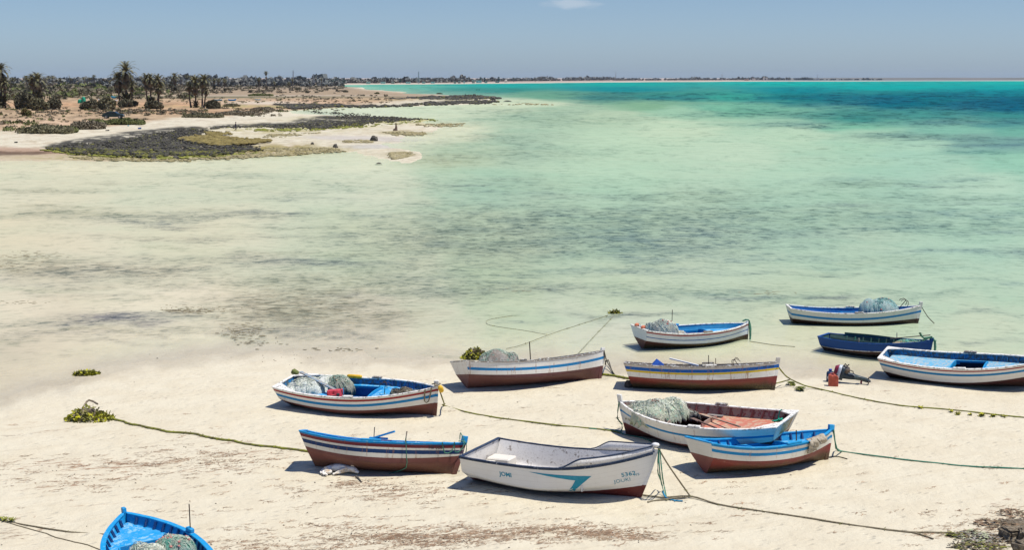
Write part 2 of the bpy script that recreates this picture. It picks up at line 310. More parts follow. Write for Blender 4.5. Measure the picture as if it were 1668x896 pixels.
for _k in range(150):
    _y=_r.uniform(285,565);_x=_r.uniform(-40,1700)
    if _y>500 and _x>620: continue
    _w=_r.uniform(25,140);_f=(_x/1668)
    WE.append((_x,_y,_w,_r.uniform(1.4,5.5)*(.6+_y/700),_r.uniform(.22,.6),(int(150-60*_f+_r.uniform(-15,10)),int(140-10*_f+_r.uniform(-10,8)),int(105+25*_f+_r.uniform(-15,25)))))
GE=[ # stains and colour patches of dry ground: centre, radii, strength, colour
(200,760,260,20,.75,(165,115,80)),(340,738,150,14,.55,(165,120,85)),(90,790,160,14,.6,(160,112,78)),(360,755,120,12,.6,(165,120,85)),(640,800,170,16,.75,(150,105,72)),(660,880,140,14,.95,(110,85,60)),(780,872,150,18,.85,(140,98,66)),(900,865,120,14,.7,(150,110,75)),(1010,870,90,12,.85,(120,85,60)),(560,860,90,12,.6,(160,115,80)),(1640,835,50,22,.8,(160,110,80)),(1560,870,110,20,.5,(140,115,80)),(380,720,120,8,.5,(175,125,95)),(1180,690,160,8,.3,(175,150,120)),(580,790,30,4,.8,(130,90,60)),(60,700,150,20,.35,(180,140,105)),(1500,640,180,8,.25,(190,165,130)),(850,650,120,6,.4,(170,140,100)),(100,600,160,14,.25,(190,160,140)),(430,890,110,10,.7,(150,110,75)),(1130,880,150,10,.35,(170,140,105)),(330,875,60,12,.5,(150,110,80)),(1420,600,160,6,.35,(170,150,125)),(30,870,70,12,.7,(130,90,60)),(1590,675,90,5,.3,(170,140,110)),(350,690,200,16,.3,(185,140,105)),(150,820,180,20,.25,(185,140,105))]
def color_maps(x,y):
    z,px,py,s,l1,l2,la,lr=height(x,y)
    n=len(x)
    num=np.zeros((n,3));den=np.zeros(n)
    qx=px+(fbm(la*30,lr*10,31)-.5)*90;qy=py+(fbm(la*30,lr*10,37)-.5)*(py-126)*.12
    ly=np.log(np.maximum(qy-122,2))*300
    for (a,b,c) in WS:
        d=((qx-a)**2+((ly-math.log(b-122)*300)*1.15)**2)/1e4+.02
        wt=d**-1.9
        num+=wt[:,None]*lin(c);den+=wt
    wc=num/den[:,None]
    op=sstep(4,-80,s)*.9
    op=np.maximum(op,sstep(300,200,py))*.93
    nearland=polymask(qx,qy,L1,80.);op=op*(1-nearland*.85)
    wdc=np.zeros((n,3));wds=np.zeros(n);tot=np.zeros(n);ex=qx*.5+px*.5;ey=qy*.5+py*.5
    for (a,b,rx,ry,st,c) in WE:
        ii=np.nonzero((abs(ey-b)<ry*2.6)&(abs(ex-a)<rx*2.6))[0]
        if len(ii)==0: continue
        m=ell(ex[ii],ey[ii],a,b,rx,ry,1.1)*st
        wdc[ii]+=m[:,None]*lin(c);wds[ii]=1-(1-wds[ii])*(1-m);tot[ii]+=m
    wdc=wdc/np.maximum(tot,1e-4)[:,None]
    # dry ground
    sand=lin((247,236,210));wet=lin((226,214,188))
    g=np.tile(sand,(n,1))
    k=sstep(26,4,s+(fbm(la*60,lr*30,77)-.5)*26);g=g*(1-k[:,None])+wet*k[:,None]
    k=sstep(0,-60,s);g=g*(1-k[:,None])+lin((250,242,212))*k[:,None]
    def lay(m,c):
        nonlocal g
        g=g*(1-m[:,None])+m[:,None]*lin(c)
    lay(l1*.9,(242,232,208))
    n1=fbm(la*110,lr*60,51);n2=fbm(la*260,lr*120,55);n3=fbm(la*60,lr*40,59)
    wx=(n3-.5)*40;wy=(n1-.5)*4
    lay(l1*sstep(.50,.66,n2*.6+n1*.4)*.5,(226,206,176));lay(l1*sstep(.55,.7,n3*.5+n2*.5)*.35,(205,190,168))
    # wet lower flats
    lay(polymask(px+wx,py+wy,[(-900,290),(0,268),(150,268),(330,264),(500,256),(540,246),(480,236),(420,238),(0,245),(-900,262)],14.)*l1*.8,(214,192,162))
    lay(polymask(px+wx,py+wy,[(-900,262),(0,250),(130,252),(90,243),(0,240),(-900,250)],8.)*.7,(190,150,125))
    T=[(-2500,240),(0,217),(60,216),(130,212),(180,208),(225,203),(300,192),(380,190),(440,182),(490,178),(560,172),(640,166),(700,160),(720,155),(640,150),(600,146),(540,139),(480,136),(-2500,134)]
    tm=polymask(px+wx,py+wy*1.2,T,9.)
    lay(tm,(214,186,150))
    lay(tm*ell(px,py,180,172,330,5),(226,180,138));lay(tm*ell(px,py,60,203,140,7),(238,205,172));lay(tm*ell(px,py,300,184,180,4)*.8,(216,172,130))
    lay(tm*ell(px,py,500,166,120,4)*.8,(220,184,150))
    lay(tm*sstep(.5,.62,n1)*.7*sstep(150,165,py),(160,135,105))
    lay(tm*sstep(162,154,py)*.75,(178,158,132))
    lay(tm*ell(px,py,380,159,280,1.6)*.8,(100,108,75));lay(tm*ell(px,py,470,156.6,190,.9)*.9,(215,200,180));lay(tm*ell(px,py,430,169,60,3),(238,222,200))
    lay(tm*sstep(148,142,py)*.5,(130,125,110))
    # reefs
    rock=np.zeros(n)
    for P in REEFS:
        rock=np.maximum(rock,polymask(px+wx*.5,py+wy*.8,P,5.))
    for (a,b,rx,ry,st,c) in [(430,244,110,7,.9,(175,160,80)),(500,249,60,4,.7,(190,175,110)),(330,254,170,3.2,1.,(150,158,45)),(250,257,150,2.2,.8,(165,165,70)),(610,196,110,5,.9,(190,185,80)),(500,207,90,3,.9,(205,200,105)),(660,216.5,40,3.2,.95,(165,150,80)),(650,252,26,5,.95,(160,145,80)),(745,203,60,1.8,.7,(200,185,100)),(560,174.5,260,2,.6,(185,190,110)),(700,164,130,1.5,.6,(150,140,80)),(240,258,160,3,.6,(175,165,90)),(450,222,80,3,.4,(210,205,150)),(600,230,80,3,.5,(200,190,150))]:
        lay(ell(px+wx*.3,py+wy*.6,a,b,rx,ry,1.2)*st*sstep(.32,.5,n2*.5+n1*.5),c)
    lay(polymask(px+wx,py+wy*.5,[(480,222),(560,221),(700,224),(660,231),(560,229),(520,227)],6.)*.8,(222,214,205))
    lay(polymask(px+wx,py+wy*.5,[(550,238),(640,233),(690,236),(660,240),(580,243)],6.)*.8,(218,214,206))
    lay(rock*sstep(.36,.50,n2*.6+n1*.4)*.92,(64,61,50));lay(ell(px+wx*.4,py+wy,358,229.5,60,5.5,1.6)*sstep(.36,.5,n2)*.95,(118,102,48));lay(ell(px+wx*.4,py+wy,358,229.5,62,6,1.6)*sstep(.55,.62,n2)*.8,(185,165,95));lay(polymask(px+wx*.6,py+wy,[(-400,250),(-400,245),(0,246),(60,247),(98,249),(60,252),(0,253)],5.)*.85,(112,88,66));lay(ell(px+wx,py+wy*1.5,470,243,85,6,1.2)*sstep(.38,.55,n2*.6+n1*.4)*.9,(172,158,92));lay(ell(px+wx,py+wy,440,214,110,3.5,1.2)*sstep(.4,.55,n1)*.8,(196,186,120))
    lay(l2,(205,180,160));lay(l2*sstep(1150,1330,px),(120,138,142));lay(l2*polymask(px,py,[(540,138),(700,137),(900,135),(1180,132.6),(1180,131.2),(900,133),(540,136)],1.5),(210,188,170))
    db=np.zeros(n);dbc=np.zeros((n,3));tt=np.full(n,1e-4)
    for (a,b,rx,ry,st,c) in GE:
        m=ell(px,py,a,b,rx,ry,1.)*st;db=np.maximum(db,m);dbc+=m[:,None]*lin(c);tt+=m
    db=np.maximum(db,.16*sstep(20,90,s));dbc+=.05*lin((165,135,105));tt+=.05
    dbc/=tt[:,None]
    wc=np.minimum(wc*(2-op)[:,None],1.35);cw=np.array([1.015,1.0,.905]);return z,g*GG*np.array([1,1,.97]),wc*GG*cw,op,wdc*GG*cw,wds,dbc*GG,db*sstep(0,40,s),rock,la,lr,s,l1,l2
REEFS=[[(70,240),(146,228),(220,217),(270,211.5),(318,207.5),(340,213),(325,218),(300,223),(312,230),(345,236),(414,238),(424,243),(380,248),(320,252),(256,254),(180,251),(110,246)],
[(337,207),(400,204.5),(470,201),(500,194),(530,189.5),(560,187),(620,190),(690,193.5),(640,197),(580,203),(520,207),(470,208),(430,206),(400,206.5),(345,209)],
[(445,171),(500,170),(560,171),(640,171),(680,168),(730,165),(790,164),(815,164.5),(800,166.5),(720,169),(640,172),(560,174),(480,175.5)],
[(640,160),(700,157),(760,155.5),(800,157.5),(812,159.5),(740,160.5),(690,161)],[(490,180.5),(540,182),(600,186),(560,187),(510,184)]]
def build_ground():
    rows=np.concatenate([np.linspace(126.9,128.6,6),np.arange(129,150,.7),np.arange(150,300,1.1),np.arange(300,900,2.2),np.geomspace(902,5000,40)])
    cols=np.concatenate([np.arange(-1400,-40,28),np.arange(-40,1710,3.0),np.arange(1712,3100,28)])
    PX,PY=np.meshgrid(cols,rows);ny,nx=PX.shape
    px=PX.ravel();py=PY.ravel()
    rx=(px-CXP)/F_PX;ru=(CYP-py)/F_PX
    dy=cP+ru*sP;dz=-sP+ru*cP;k=-CAMH/dz
    x=rx*k;y=dy*k
    z,g,wc,op,wdc,wds,dbc,db,rock,la,lr,s,l1,l2=color_maps(x,y)
    i=np.arange(ny*nx).reshape(ny,nx)
    q=np.stack([i[1:,:-1],i[1:,1:],i[:-1,1:],i[:-1,:-1]],-1).reshape(-1,4)
    def mk(name,zz,keep=None):
        f=q if keep is None else q[keep[q].any(1)]
        me=bpy.data.meshes.new(name);V=np.stack([x,y,zz],1).astype(np.float32)
        me.vertices.add(len(V));me.vertices.foreach_set('co',V.ravel())
        me.loops.add(len(f)*4);me.loops.foreach_set('vertex_index',f.ravel().astype(np.int32))
        me.polygons.add(len(f));me.polygons.foreach_set('loop_start',np.arange(0,len(f)*4,4,dtype=np.int32))
        me.polygons.foreach_set('use_smooth',np.ones(len(f),bool))
        me.update(calc_edges=True)
        def ca(nm,rgb,a):
            at=me.attributes.new(nm,'FLOAT_COLOR','POINT');at.data.foreach_set('color',np.concatenate([rgb,a[:,None]],1).astype(np.float32).ravel())
        def va(nm,v3):
            at=me.attributes.new(nm,'FLOAT_VECTOR','POINT');at.data.foreach_set('vector',v3.astype(np.float32).ravel())
        o=bpy.data.objects.new(name,me);COL.objects.link(o)
        return o,ca,va
    lp=np.stack([la*100,lr*100,0*la],1);lq=np.stack([la*F_PX,F_PX*CAMH/np.exp(lr),0*la],1)
    go,ca,va=mk('ground',z)
    ca('gc',g,rock);ca('db',dbc,db);va('lp',lp);ca('zn',np.stack([sstep(0,50,s)*(1-l1),l1,sstep(40,0,s)*(1-l1)],1),l2)
    go.data.materials.append(ground_mat());tag(go,kind='structure')
    wo_,ca,va=mk('sea',np.full(len(x),WL),keep=(z<WL+.02))
    ca('wc',wc,op);ca('wd',wdc,wds);va('lp',lp);va('lq',lq)
    wo_.data.materials.append(water_mat());tag(wo_,kind='structure')
    return go,wo_
def ground_mat():
    n=NT('sand_and_soil');gc=n.attr('gc');db=n.attr('db');zn=n.attr('zn');lp=n.attr('lp').outputs['Vector'];P=n.geo()
    sep=n.n('ShaderNodeSeparateColor');n.L(zn.outputs['Color'],sep.inputs[0]);beach=sep.outputs[0];land=sep.outputs[1];wetz=sep.outputs[2]
    c=gc.outputs['Color']
    # large soft mottling
    a=n.noise(P,.35,5,.6);b=n.noise(P,3.,6,.65);f=n.noise(P,28.,4,.7)
    c=n.mix(n.mapr(a,.3,.75,0,.16),c,n.mix(1.,c,(.80,.72,.62),'MULTIPLY'))
    c=n.mix(n.mapr(b,.5,.8,0,.22),c,n.mix(1.,c,(.74,.66,.58),'MULTIPLY'))
    c=n.mix(n.mapr(f,.56,.78,0,.30),c,n.mix(1.,c,(.62,.55,.48),'MULTIPLY'))
    # wrack streaks, drawn out along the beach
    mp=n.n('ShaderNodeMapping');mp.inputs['Rotation'].default_value=(0,0,R(-24));n.L(P,mp.inputs[0]);v=n.vmul(mp.outputs[0],(.38,1.3,1))
    s1=n.noise(v,2.2,9,.74,.9);s2=n.noise(v,9.,5,.7,.3)
    m=n.math('ADD',s1,n.math('MULTIPLY',n.math('SUBTRACT',s2,.5),.55))
    th=n.mapr(db.outputs['Alpha'],0,1,.64,.46,False)
    m=n.mapr(n.math('SUBTRACT',m,th),0.,.12)
    m=n.math('MULTIPLY',m,n.mapr(db.outputs['Alpha'],0,.4,0,.8))
    c=n.mix(m,c,db.outputs['Color'])
    # footprints and drag marks: tiny pits
    vo=n.n('ShaderNodeTexVoronoi');n.L(n.vmul(mp.outputs[0],(1,1.7,1)),vo.inputs['Vector']);vo.inputs['Scale'].default_value=2.2
    pit=n.mapr(vo.outputs['Distance'],.05,.30)
    # land scrub speckle in log polar space so that it stays fine far away
    sp=n.noise(n.vmul(lp,(.7,1,1)),.9,7,.72);sp2=n.noise(n.vmul(lp,(.6,1,1)),2.6,5,.75)
    lm=n.math('MULTIPLY',land,n.mapr(n.math('ADD',n.math('MULTIPLY',sp,.5),n.math('MULTIPLY',sp2,.5)),  .48,.60,0,.6))
    c=n.mix(lm,c,n.mix(1.,c,(.52,.50,.42),'MULTIPLY'))
    rk=gc.outputs['Alpha'];rn=n.noise(n.vmul(lp,(.6,1,1)),2.2,6,.75)
    c=n.mix(n.math('MULTIPLY',rk,n.mapr(rn,.42,.62)),c,(.035,.033,.028))
    c=n.mix(n.math('MULTIPLY',rk,n.mapr(sp2,.58,.68)),c,(.34,.31,.24))
    # wet ripples near the edge of the water
    wv=n.noise(n.vmul(mp.outputs[0],(1.,4.,1)),3.,3,.5,1.)
    c=n.mix(n.math('MULTIPLY',wetz,n.mapr(wv,.5,.7,0,.25)),c,n.mix(1.,c,(.75,.72,.68),'MULTIPLY'))
    hol=n.noise(mp.outputs[0],.9,3,.5);c=n.mix(n.mapr(hol,.40,.62,0,.20),c,n.mix(1.,c,(.84,.78,.70),'MULTIPLY'))
    trk=n.noise(n.vmul(mp.outputs[0],(.16,1.9,1)),1.7,4,.6,.25);c=n.mix(n.math('MULTIPLY',beach,n.mapr(trk,.56,.64,0,.16)),c,n.mix(1.,c,(.76,.70,.63),'MULTIPLY'))
    h=n.math('ADD',n.math('ADD',n.math('MULTIPLY',b,.7),n.math('MULTIPLY',hol,.9)),n.math('ADD',n.math('MULTIPLY',f,.14),n.math('MULTIPLY',pit,n.math('MULTIPLY',beach,.35))))
    n.princ(c,n.mapr(wetz,0,1,.9,.55),.25,bump=h,bs=.8,bd=.12)
    return n.m
def water_mat():
    n=NT('shallow_sea');wc=n.attr('wc');wd=n.attr('wd');lp=n.attr('lp').outputs['Vector'];P=n.geo()
    lq=n.attr('lq').outputs['Vector']
    a=n.noise(n.vmul(lp,(1,1.,1)),.10,5,.62,.6);b=n.noise(n.vmul(lq,(.16,1.,1)),.075,7,.66,.5);c3=n.noise(n.vmul(lq,(.14,1.,1)),.28,5,.72,.3);d4=n.noise(n.vmul(lq,(.22,1.,1)),.95,3,.75)
    c=wc.outputs['Color']
    c=n.mix(n.mapr(a,.42,.7,0,.35),c,n.mix(1.,c,(.80,.93,.90),'MULTIPLY'))
    c=n.mix(n.mapr(a,.5,.3,0,.25),c,n.mix(1.,c,(1.10,1.05,1.02),'MULTIPLY'))
    wa=wd.outputs['Alpha'];WC=wd.outputs['Color']
    WC=n.mix(n.mapr(b,.44,.56,0,.55),WC,n.mix(1.,WC,(.80,.97,1.22),'MULTIPLY'));WC=n.mix(n.mapr(c3,.46,.56,0,.35),WC,n.mix(1.,WC,(1.3,1.15,.85),'MULTIPLY'))
    # soft body of the weed bed under the water
    f=n.math('ADD',n.math('MULTIPLY',b,.6),n.math('MULTIPLY',c3,.4))
    m=n.math('MULTIPLY',wa,n.mapr(f,.38,.60,.25,1.));m=n.math('MULTIPLY',m,.78,clamp=True)
    c=n.mix(m,c,WC)
    # thin dark blades and streaks on top of it, everywhere a few
    st=n.noise(n.vmul(lq,(.10,1.,1)),.40,6,.78,.35)
    ga=n.math('ADD',n.math('MULTIPLY',wa,.95),n.mapr(b,.45,.60,.12,.42))
    c=n.mix(n.math('MULTIPLY',ga,n.mapr(st,.47,.62,0,1.),clamp=True),c,n.mix(1.,n.mix(.45,c,WC),(.50,.56,.56),'MULTIPLY'))
    c=n.mix(n.mapr(st,.47,.34,0,.30),c,n.mix(1.,c,(1.13,1.10,1.06),'MULTIPLY'))  # lighter streaks between them: wave glints painted into the water colour
    m=n.math('MULTIPLY',wa,n.mapr(st,.45,.62,.2,.9))
    bd=n.n('ShaderNodeBsdfDiffuse');n.L(c,bd.inputs[0])
    tr=n.n('ShaderNodeBsdfTransparent');n.setin(tr,0,n.mix(.04,(1,1,1),n.mix(.5,c,(1,1,.95))))
    ms=n.n('ShaderNodeMixShader')
    opn=n.math('MAXIMUM',wc.outputs['Alpha'],n.math('MULTIPLY',m,.9))
    n.L(opn,ms.inputs[0]);n.L(tr.outputs[0],ms.inputs[1]);n.L(bd.outputs[0],ms.inputs[2])
    gl=n.n('ShaderNodeBsdfGlossy');gl.inputs['Roughness'].default_value=.12
    w1=n.noise(n.vmul(P,(1,1.6,1)),1.1,5,.6);bp=n.n('ShaderNodeBump');bp.inputs['Strength'].default_value=.25;bp.inputs['Distance'].default_value=.03;n.L(w1,bp.inputs['Height']);n.L(bp.outputs[0],gl.inputs['Normal'])
    sq=n.n('ShaderNodeSeparateXYZ');n.L(lq,sq.inputs[0]);sy=sq.outputs[1]
    fr=n.n('ShaderNodeFresnel');fr.inputs[0].default_value=1.33;n.L(bp.outputs[0],fr.inputs['Normal'])
    m2=n.n('ShaderNodeMixShader');n.L(n.math('MULTIPLY',n.math('MINIMUM',fr.outputs[0],.62),n.mapr(sy,50,330,.03,.24)),m2.inputs[0]);n.L(ms.outputs[0],m2.inputs[1]);n.L(gl.outputs[0],m2.inputs[2])
    n.L(m2.outputs[0],n.out.inputs[0]);return n.m
GROUND,SEA=build_ground()
# air
def build_haze(dens=2.2e-5):
    mb=MB();X=11500;mb.box((0,4000,29),(2*X,2*X,66));n=NT('haze_air')
    v=n.n('ShaderNodeVolumePrincipled');v.inputs['Color'].default_value=(.70,.82,1,1);v.inputs['Density'].default_value=dens;v.inputs['Anisotropy'].default_value=.0
    n.L(v.outputs[0],n.out.inputs['Volume']);o=mb.build('haze',n.m);tag(o,'thin blue haze in the air over sea and far shore','haze',kind='stuff');return o
HAZE=build_haze()
# ============================================================ boats
def lerp(a,b,t): return a+(b-a)*t
def gsec(v,t):
    wb=np.clip((t-.45)/.55,0,1)**1.6;ws=np.clip((.45-t)/.45,0,1)**1.6
    gc=.90-wb*.42-ws*.10;vc=.30+wb*.15+ws*.22;p=.55+wb*.45+ws*.35
    return np.where(v<vc,gc*np.power(np.clip(v/vc,1e-9,1),p),gc+(1-gc)*(v-vc)/(1-vc))
WORN=(.30,.27,.23)
def hull_mat(name,base,stripes,bottom,fouling=.0,rust=.3,wear=.2,dirt=.25,chipcol=(.32,.28,.23),streak=.0):
    """stripes: (a0,a1,colour) metres below the sheer; uv 'hp' = (a, v-waterline)*1, uv 'hq' = (x,height)"""
    n=NT(name);u1=n.n('ShaderNodeUVMap',uv_map='hp');u2=n.n('ShaderNodeUVMap',uv_map='hq')
    s1=n.n('ShaderNodeSeparateXYZ');n.L(u1.outputs[0],s1.inputs[0]);s2=n.n('ShaderNodeSeparateXYZ');n.L(u2.outputs[0],s2.inputs[0])
    a=s1.outputs[0];wl=s1.outputs[1];oc=n.obj()
    wob=n.math('MULTIPLY',n.math('SUBTRACT',n.noise(oc,14,4,.6),.5),.012)
    aw=n.math('ADD',a,wob)
    cmb=n.n('ShaderNodeCombineXYZ');n.L(n.math('MULTIPLY',s2.outputs[0],1.),cmb.inputs[0]);n.L(n.math('MULTIPLY',s2.outputs[1],.12),cmb.inputs[2])
    drip=n.noise(cmb.outputs[0],9.,5,.7);fine=n.noise(oc,24,4,.65);big=n.noise(oc,2.6,5,.65)
    c=n.mix(n.mapr(big,.35,.75,0,dirt),base,tuple(x*y for x,y in zip(base,(.72,.66,.56))))
    for (a0,a1,col) in stripes:
        m=n.math('MULTIPLY',n.mapr(aw,a0-.004,a0+.004),n.mapr(aw,a1+.004,a1-.004))
        if wear>0: m=n.math('MULTIPLY',m,n.mapr(n.noise(oc,9,8,.75),.30+.28*wear-.14,.36+.28*wear-.14,0,1))
        c=n.mix(m,c,col)
    # plank seams
    wv=n.math('PINGPONG',n.math('ADD',aw,.03),.065)
    c=n.mix(n.mapr(wv,.004,.0,0,.30),c,n.mix(1.,c,(.45,.4,.35),'MULTIPLY'))
    # rust runs and dirt runs
    dr=n.math('MULTIPLY',n.mapr(drip,.63-.13*rust,.69-.13*rust),n.mapr(fine,.3,.55,.2,1))
    c=n.mix(n.math('MULTIPLY',n.math('MULTIPLY',dr,n.mapr(big,.35,.6,.15,1.)),.7*min(1,rust*2)),c,(.30,.13,.035))
    cmb2=n.n('ShaderNodeCombineXYZ');n.L(s2.outputs[0],cmb2.inputs[0]);n.L(n.math('MULTIPLY',s2.outputs[1],.25),cmb2.inputs[2]);cmb2.inputs[1].default_value=3.3
    d2=n.noise(cmb2.outputs[0],16.,5,.7);c=n.mix(n.mapr(d2,.55,.8,0,.45*dirt*2),c,(.16,.13,.10))
    ch=n.mapr(n.noise(oc,11,9,.78),.64-.13*wear,.67-.13*wear,0,1)
    c=n.mix(n.math('MULTIPLY',ch,min(1,wear*2.2)),c,chipcol)
    # bottom paint
    bc=n.mix(n.mapr(big,.35,.7,0,.55),bottom,tuple(x*.62 for x in bottom))
    bc=n.mix(n.mapr(n.noise(oc,7,8,.75),.60,.68,0,.35),bc,(.36,.25,.2))
    hq=s2.outputs[1]
    if fouling>0:
        fm=n.mapr(n.math('ADD',hq,n.math('MULTIPLY',n.math('SUBTRACT',big,.5),.35)),.36,.12,0,fouling)
        bc=n.mix(fm,bc,n.mix(n.mapr(fine,.4,.65),(.022,.028,.014),(.075,.085,.03)))
    m=n.mapr(n.math('ADD',wl,n.math('MULTIPLY',wob,.8)),.006,-.006)
    c=n.mix(m,c,bc)
    n.princ(c,.55,.3,bump=n.math('ADD',n.math('MULTIPLY',fine,.5),n.mapr(wv,.006,0,0,-1.)),bs=.35,bd=.006)
    return n.m
class Boat:
    def __init__(s,key,label,group='fishing boats beached or moored in the shallows',name='fishing_boat',cat='boat'):
        s.q=q=FIT[key];s.key=key
        sg=1 if math.cos(q['yaw'])>0 else -1
        s.near=-1 if sg>0 else 1
        s.M=Matrix.Translation((q['X'],q['Y'],q['Z']))@Matrix.Rotation(q['yaw'],4,'Z')@Matrix.Rotation(-q['pitch'],4,'Y')@Matrix.Rotation(q['roll']*sg,4,'X')
        s.root=empty(name,label,cat,s.M,group)
        s.Minv=s.M.inverted()
    def S(s,t):
        q=s.q;return q['D']+q['sb']*np.clip((t-.4)/.6,0,1)**2+q['ss']*np.clip((.4-t)/.4,0,1)**2
    def wv(s,t):
        q=s.q;return np.clip(q['w0']*(1-t)*(1-2*t)+q['w1']*4*t*(1-t)+q['w2']*t*(2*t-1),.05,.95)
    def bw(s,t):
        q=s.q;tm=.45
        return q['B']/2*np.where(t<tm,q['bs']+(1-q['bs'])*(1-np.clip((tm-t)/tm,0,1)**2),1-np.clip((t-tm)/(1-tm),0,1)**2.3)
    def H(s,t,v,side,ins=0.,up=0.):
        q=s.q;t=np.asarray(t,float);v=np.asarray(v,float)
        b=s.bw(t);S=s.S(t)
        xs=-q['L']/2+q['rs']*(1-v)+ins;xb=q['L']/2-q['rb']*np.clip(1-v,0,1)**1.2-ins*1.5
        x=xs+(xb-xs)*t
        y=np.maximum(b*gsec(v,t)-ins,0.0)*side
        return np.stack([x,y,S*v+up],-1)
    def p(s,t,v,side,ins=0.,up=0.): return Vector(s.H(t,v,side,ins,up).tolist())
    def W(s,t,v,side,ins=0.,up=0.): return s.M@s.p(t,v,side,ins,up)
    def inner_at(s,t,z,ins=.04):
        """inner half breadth at station t and height z"""
        S=s.S(t);v=np.clip(z/S,.001,1);return np.maximum(s.bw(t)*gsec(v,t)-ins,0)
    def xat(s,t,z,ins=.04):
        q=s.q;v=z/s.S(t);xs=-q['L']/2+q['rs']*(1-v)+ins;xb=q['L']/2-q['rb']*(1-np.clip(v,0,1))**1.2-ins*1.5
        return xs+(xb-xs)*t
    # ---- parts
    def hull(s,mat,inner,trans=None,capm=None,capw=.085,caph=.035,post=None,postw=.07,noinner=False):
        headm=post;post=None
        nt,nv=64,26
        ts=np.linspace(0,1,nt);vs=np.linspace(0,1,nv)**1.5
        V=[];Fc=[];A=[];Bq=[]
        for side in(1,-1):
            T,Vv=np.meshgrid(ts,vs,indexing='ij');P=s.H(T,Vv,side)
            o=len(V);V.extend(P.reshape(-1,3).tolist())
            S=s.S(T);A.extend(np.stack([S*(1-Vv),Vv-s.wv(T)],-1).reshape(-1,2).tolist())
            Bq.extend(np.stack([P[...,0],P[...,2]],-1).reshape(-1,2).tolist())
            for i in range(nt-1):
                for j in range(nv-1):
                    a=o+i*nv+j;f=(a,a+nv,a+nv+1,a+1)
                    Fc.append(f if side<0 else f[::-1])
        o=mesh('hull',V,Fc,mat,s.root,True,{'hp':A,'hq':Bq})
        # transom slab
        n2=14;vt=np.linspace(0,1,n2)**1.3;V=[];A=[];Bq=[];Fc=[]
        for k,ins in((0,0.),(1,.05)):
            for side in(1,-1):
                P=s.H(0*vt,vt,side,ins);P[:,0]=s.H(0*vt,vt,side,0)[:,0]+(-.002 if k==0 else .05)
                V.extend(P.tolist());A.extend(np.stack([s.S(0*vt)*(1-vt),vt-s.wv(0*vt)],-1).tolist());Bq.extend(np.stack([P[:,1],P[:,2]],-1).tolist())
        for k in(0,1):
            b=k*2*n2
            for j in range(n2-1):
                f=(b+j,b+j+1,b+n2+j+1,b+n2+j);Fc.append(f if k else f[::-1])
        Fc.append((n2-1,2*n2-1,4*n2-1,3*n2-1))
        o=mesh('transom',V,Fc,[trans or mat,inner],s.root,False,{'hp':A,'hq':Bq})
        for pp in o.data.polygons:
            if n2-1<=pp.index<2*(n2-1): pp.material_index=1
        if not noinner:
            nv=12;vs=np.linspace(.1,1,nv);ts2=np.linspace(.012,.985,48);mb=MB()
            for side in(1,-1):
                T,Vv=np.meshgrid(ts2,vs,indexing='ij');P=s.H(T,Vv,side,.035)
                f=[]
                for i in range(47):
                    for j in range(nv-1):
                        a=i*nv+j;g=(a,a+nv,a+nv+1,a+1);f.append(g if side>0 else g[::-1])
                mb.add(P.reshape(-1,3),f)
            mb.build('inner_planking',inner,s.root,True)
        # cap rail round both sides, one strip each
        for side in(1,-1):
            s.rail(side,0,.992,capw,caph,capm,up=.003)
        # transom cap
        a=s.p(0,1,1);b=s.p(0,1,-1)
        mb=MB();mb.bar(a+Vector((.03,.02,caph/2+.004)),b+Vector((.03,-.02,caph/2+.004)),.085,caph+.004);bevel(mb.build('transom_cap',capm,s.root),.008)
        # stem post & keel
        q=s.q;pts=[];Sb=float(s.S(1.))
        prof=[]
        for v in np.linspace(-.02,1.,12):
            P=s.H(1.,max(v,0),1);prof.append((P[0],v*Sb))
        top=(q['L']/2+.035,Sb+q['hh']*.95)
        prof[-1]=(q['L']/2+.012,Sb)
        prof.append(top)
        V=[];Fc=[];A=[];Bq=[];w=postw/2;m=len(prof)
        for i,(x,z) in enumerate(prof):
            back=.10 if i<m-2 else .11
            ww=w*(1.25 if i>=m-1 else 1)
            for (dx,dy) in((.03,-ww*.7),(.03,ww*.7),(-back,ww),(-back,-ww)):
                V.append((x+dx,dy,z));A.append((max(Sb-z,0) if i<m-1 else .0,min(z/Sb,1)-float(s.wv(1.))));Bq.append((x,z))
        for i in range(m-1):
            for k in range(4):
                a=i*4+k;b=i*4+(k+1)%4;Fc.append((a,b,b+4,a+4))
        Fc.append((0,3,2,1));e=(m-1)*4;Fc.append((e,e+1,e+2,e+3))
        o=bevel(mesh('stem_post',V,Fc,mat,s.root,False,{'hp':A,'hq':Bq}),.008)
        if headm:
            x0,z0=prof[-2];x1,z1=prof[-1];hb=MB();hb.bar((x0-.03,0,z0+.01),(x1-.035,0,z1+.012),w*2.7,.165,up=(1,0,0));bevel(hb.build('stem_head',headm,s.root),.01)
        mb=MB();k0=s.p(0,0,1);k1=s.p(1,0,1);mb.bar(k0+Vector((.02,0,-.015)),k1+Vector((-.02,0,-.015)),.06,.07)
        o=mb.build('keel',None,s.root);o.data.materials.append(simple('keel_paint',alb(70,38,35)))
    def rail(s,side,t0,t1,w,h,mat,up=0.,name='gunwale',n=40,out=.022):
        ts=np.linspace(t0,t1,n);P=s.H(ts,1+0*ts,side);V=[];Fc=[]
        b=s.bw(ts)
        for i in range(n):
            x,y,z=P[i];yo=y+side*out;yi=side*max(abs(y)-(w-out),.004)
            wob=.002*math.sin(i*1.7)
            for(yy,zz) in((yo,z+up+wob),(yo,z+up+h+wob),(yi,z+up+h+wob),(yi,z+up+wob)): V.append((x,yy,zz))
        for i in range(n-1):
            for k in range(4):
                a=i*4+k;bb=i*4+(k+1)%4;f=(a,bb,bb+4,a+4);Fc.append(f if side<0 else f[::-1])
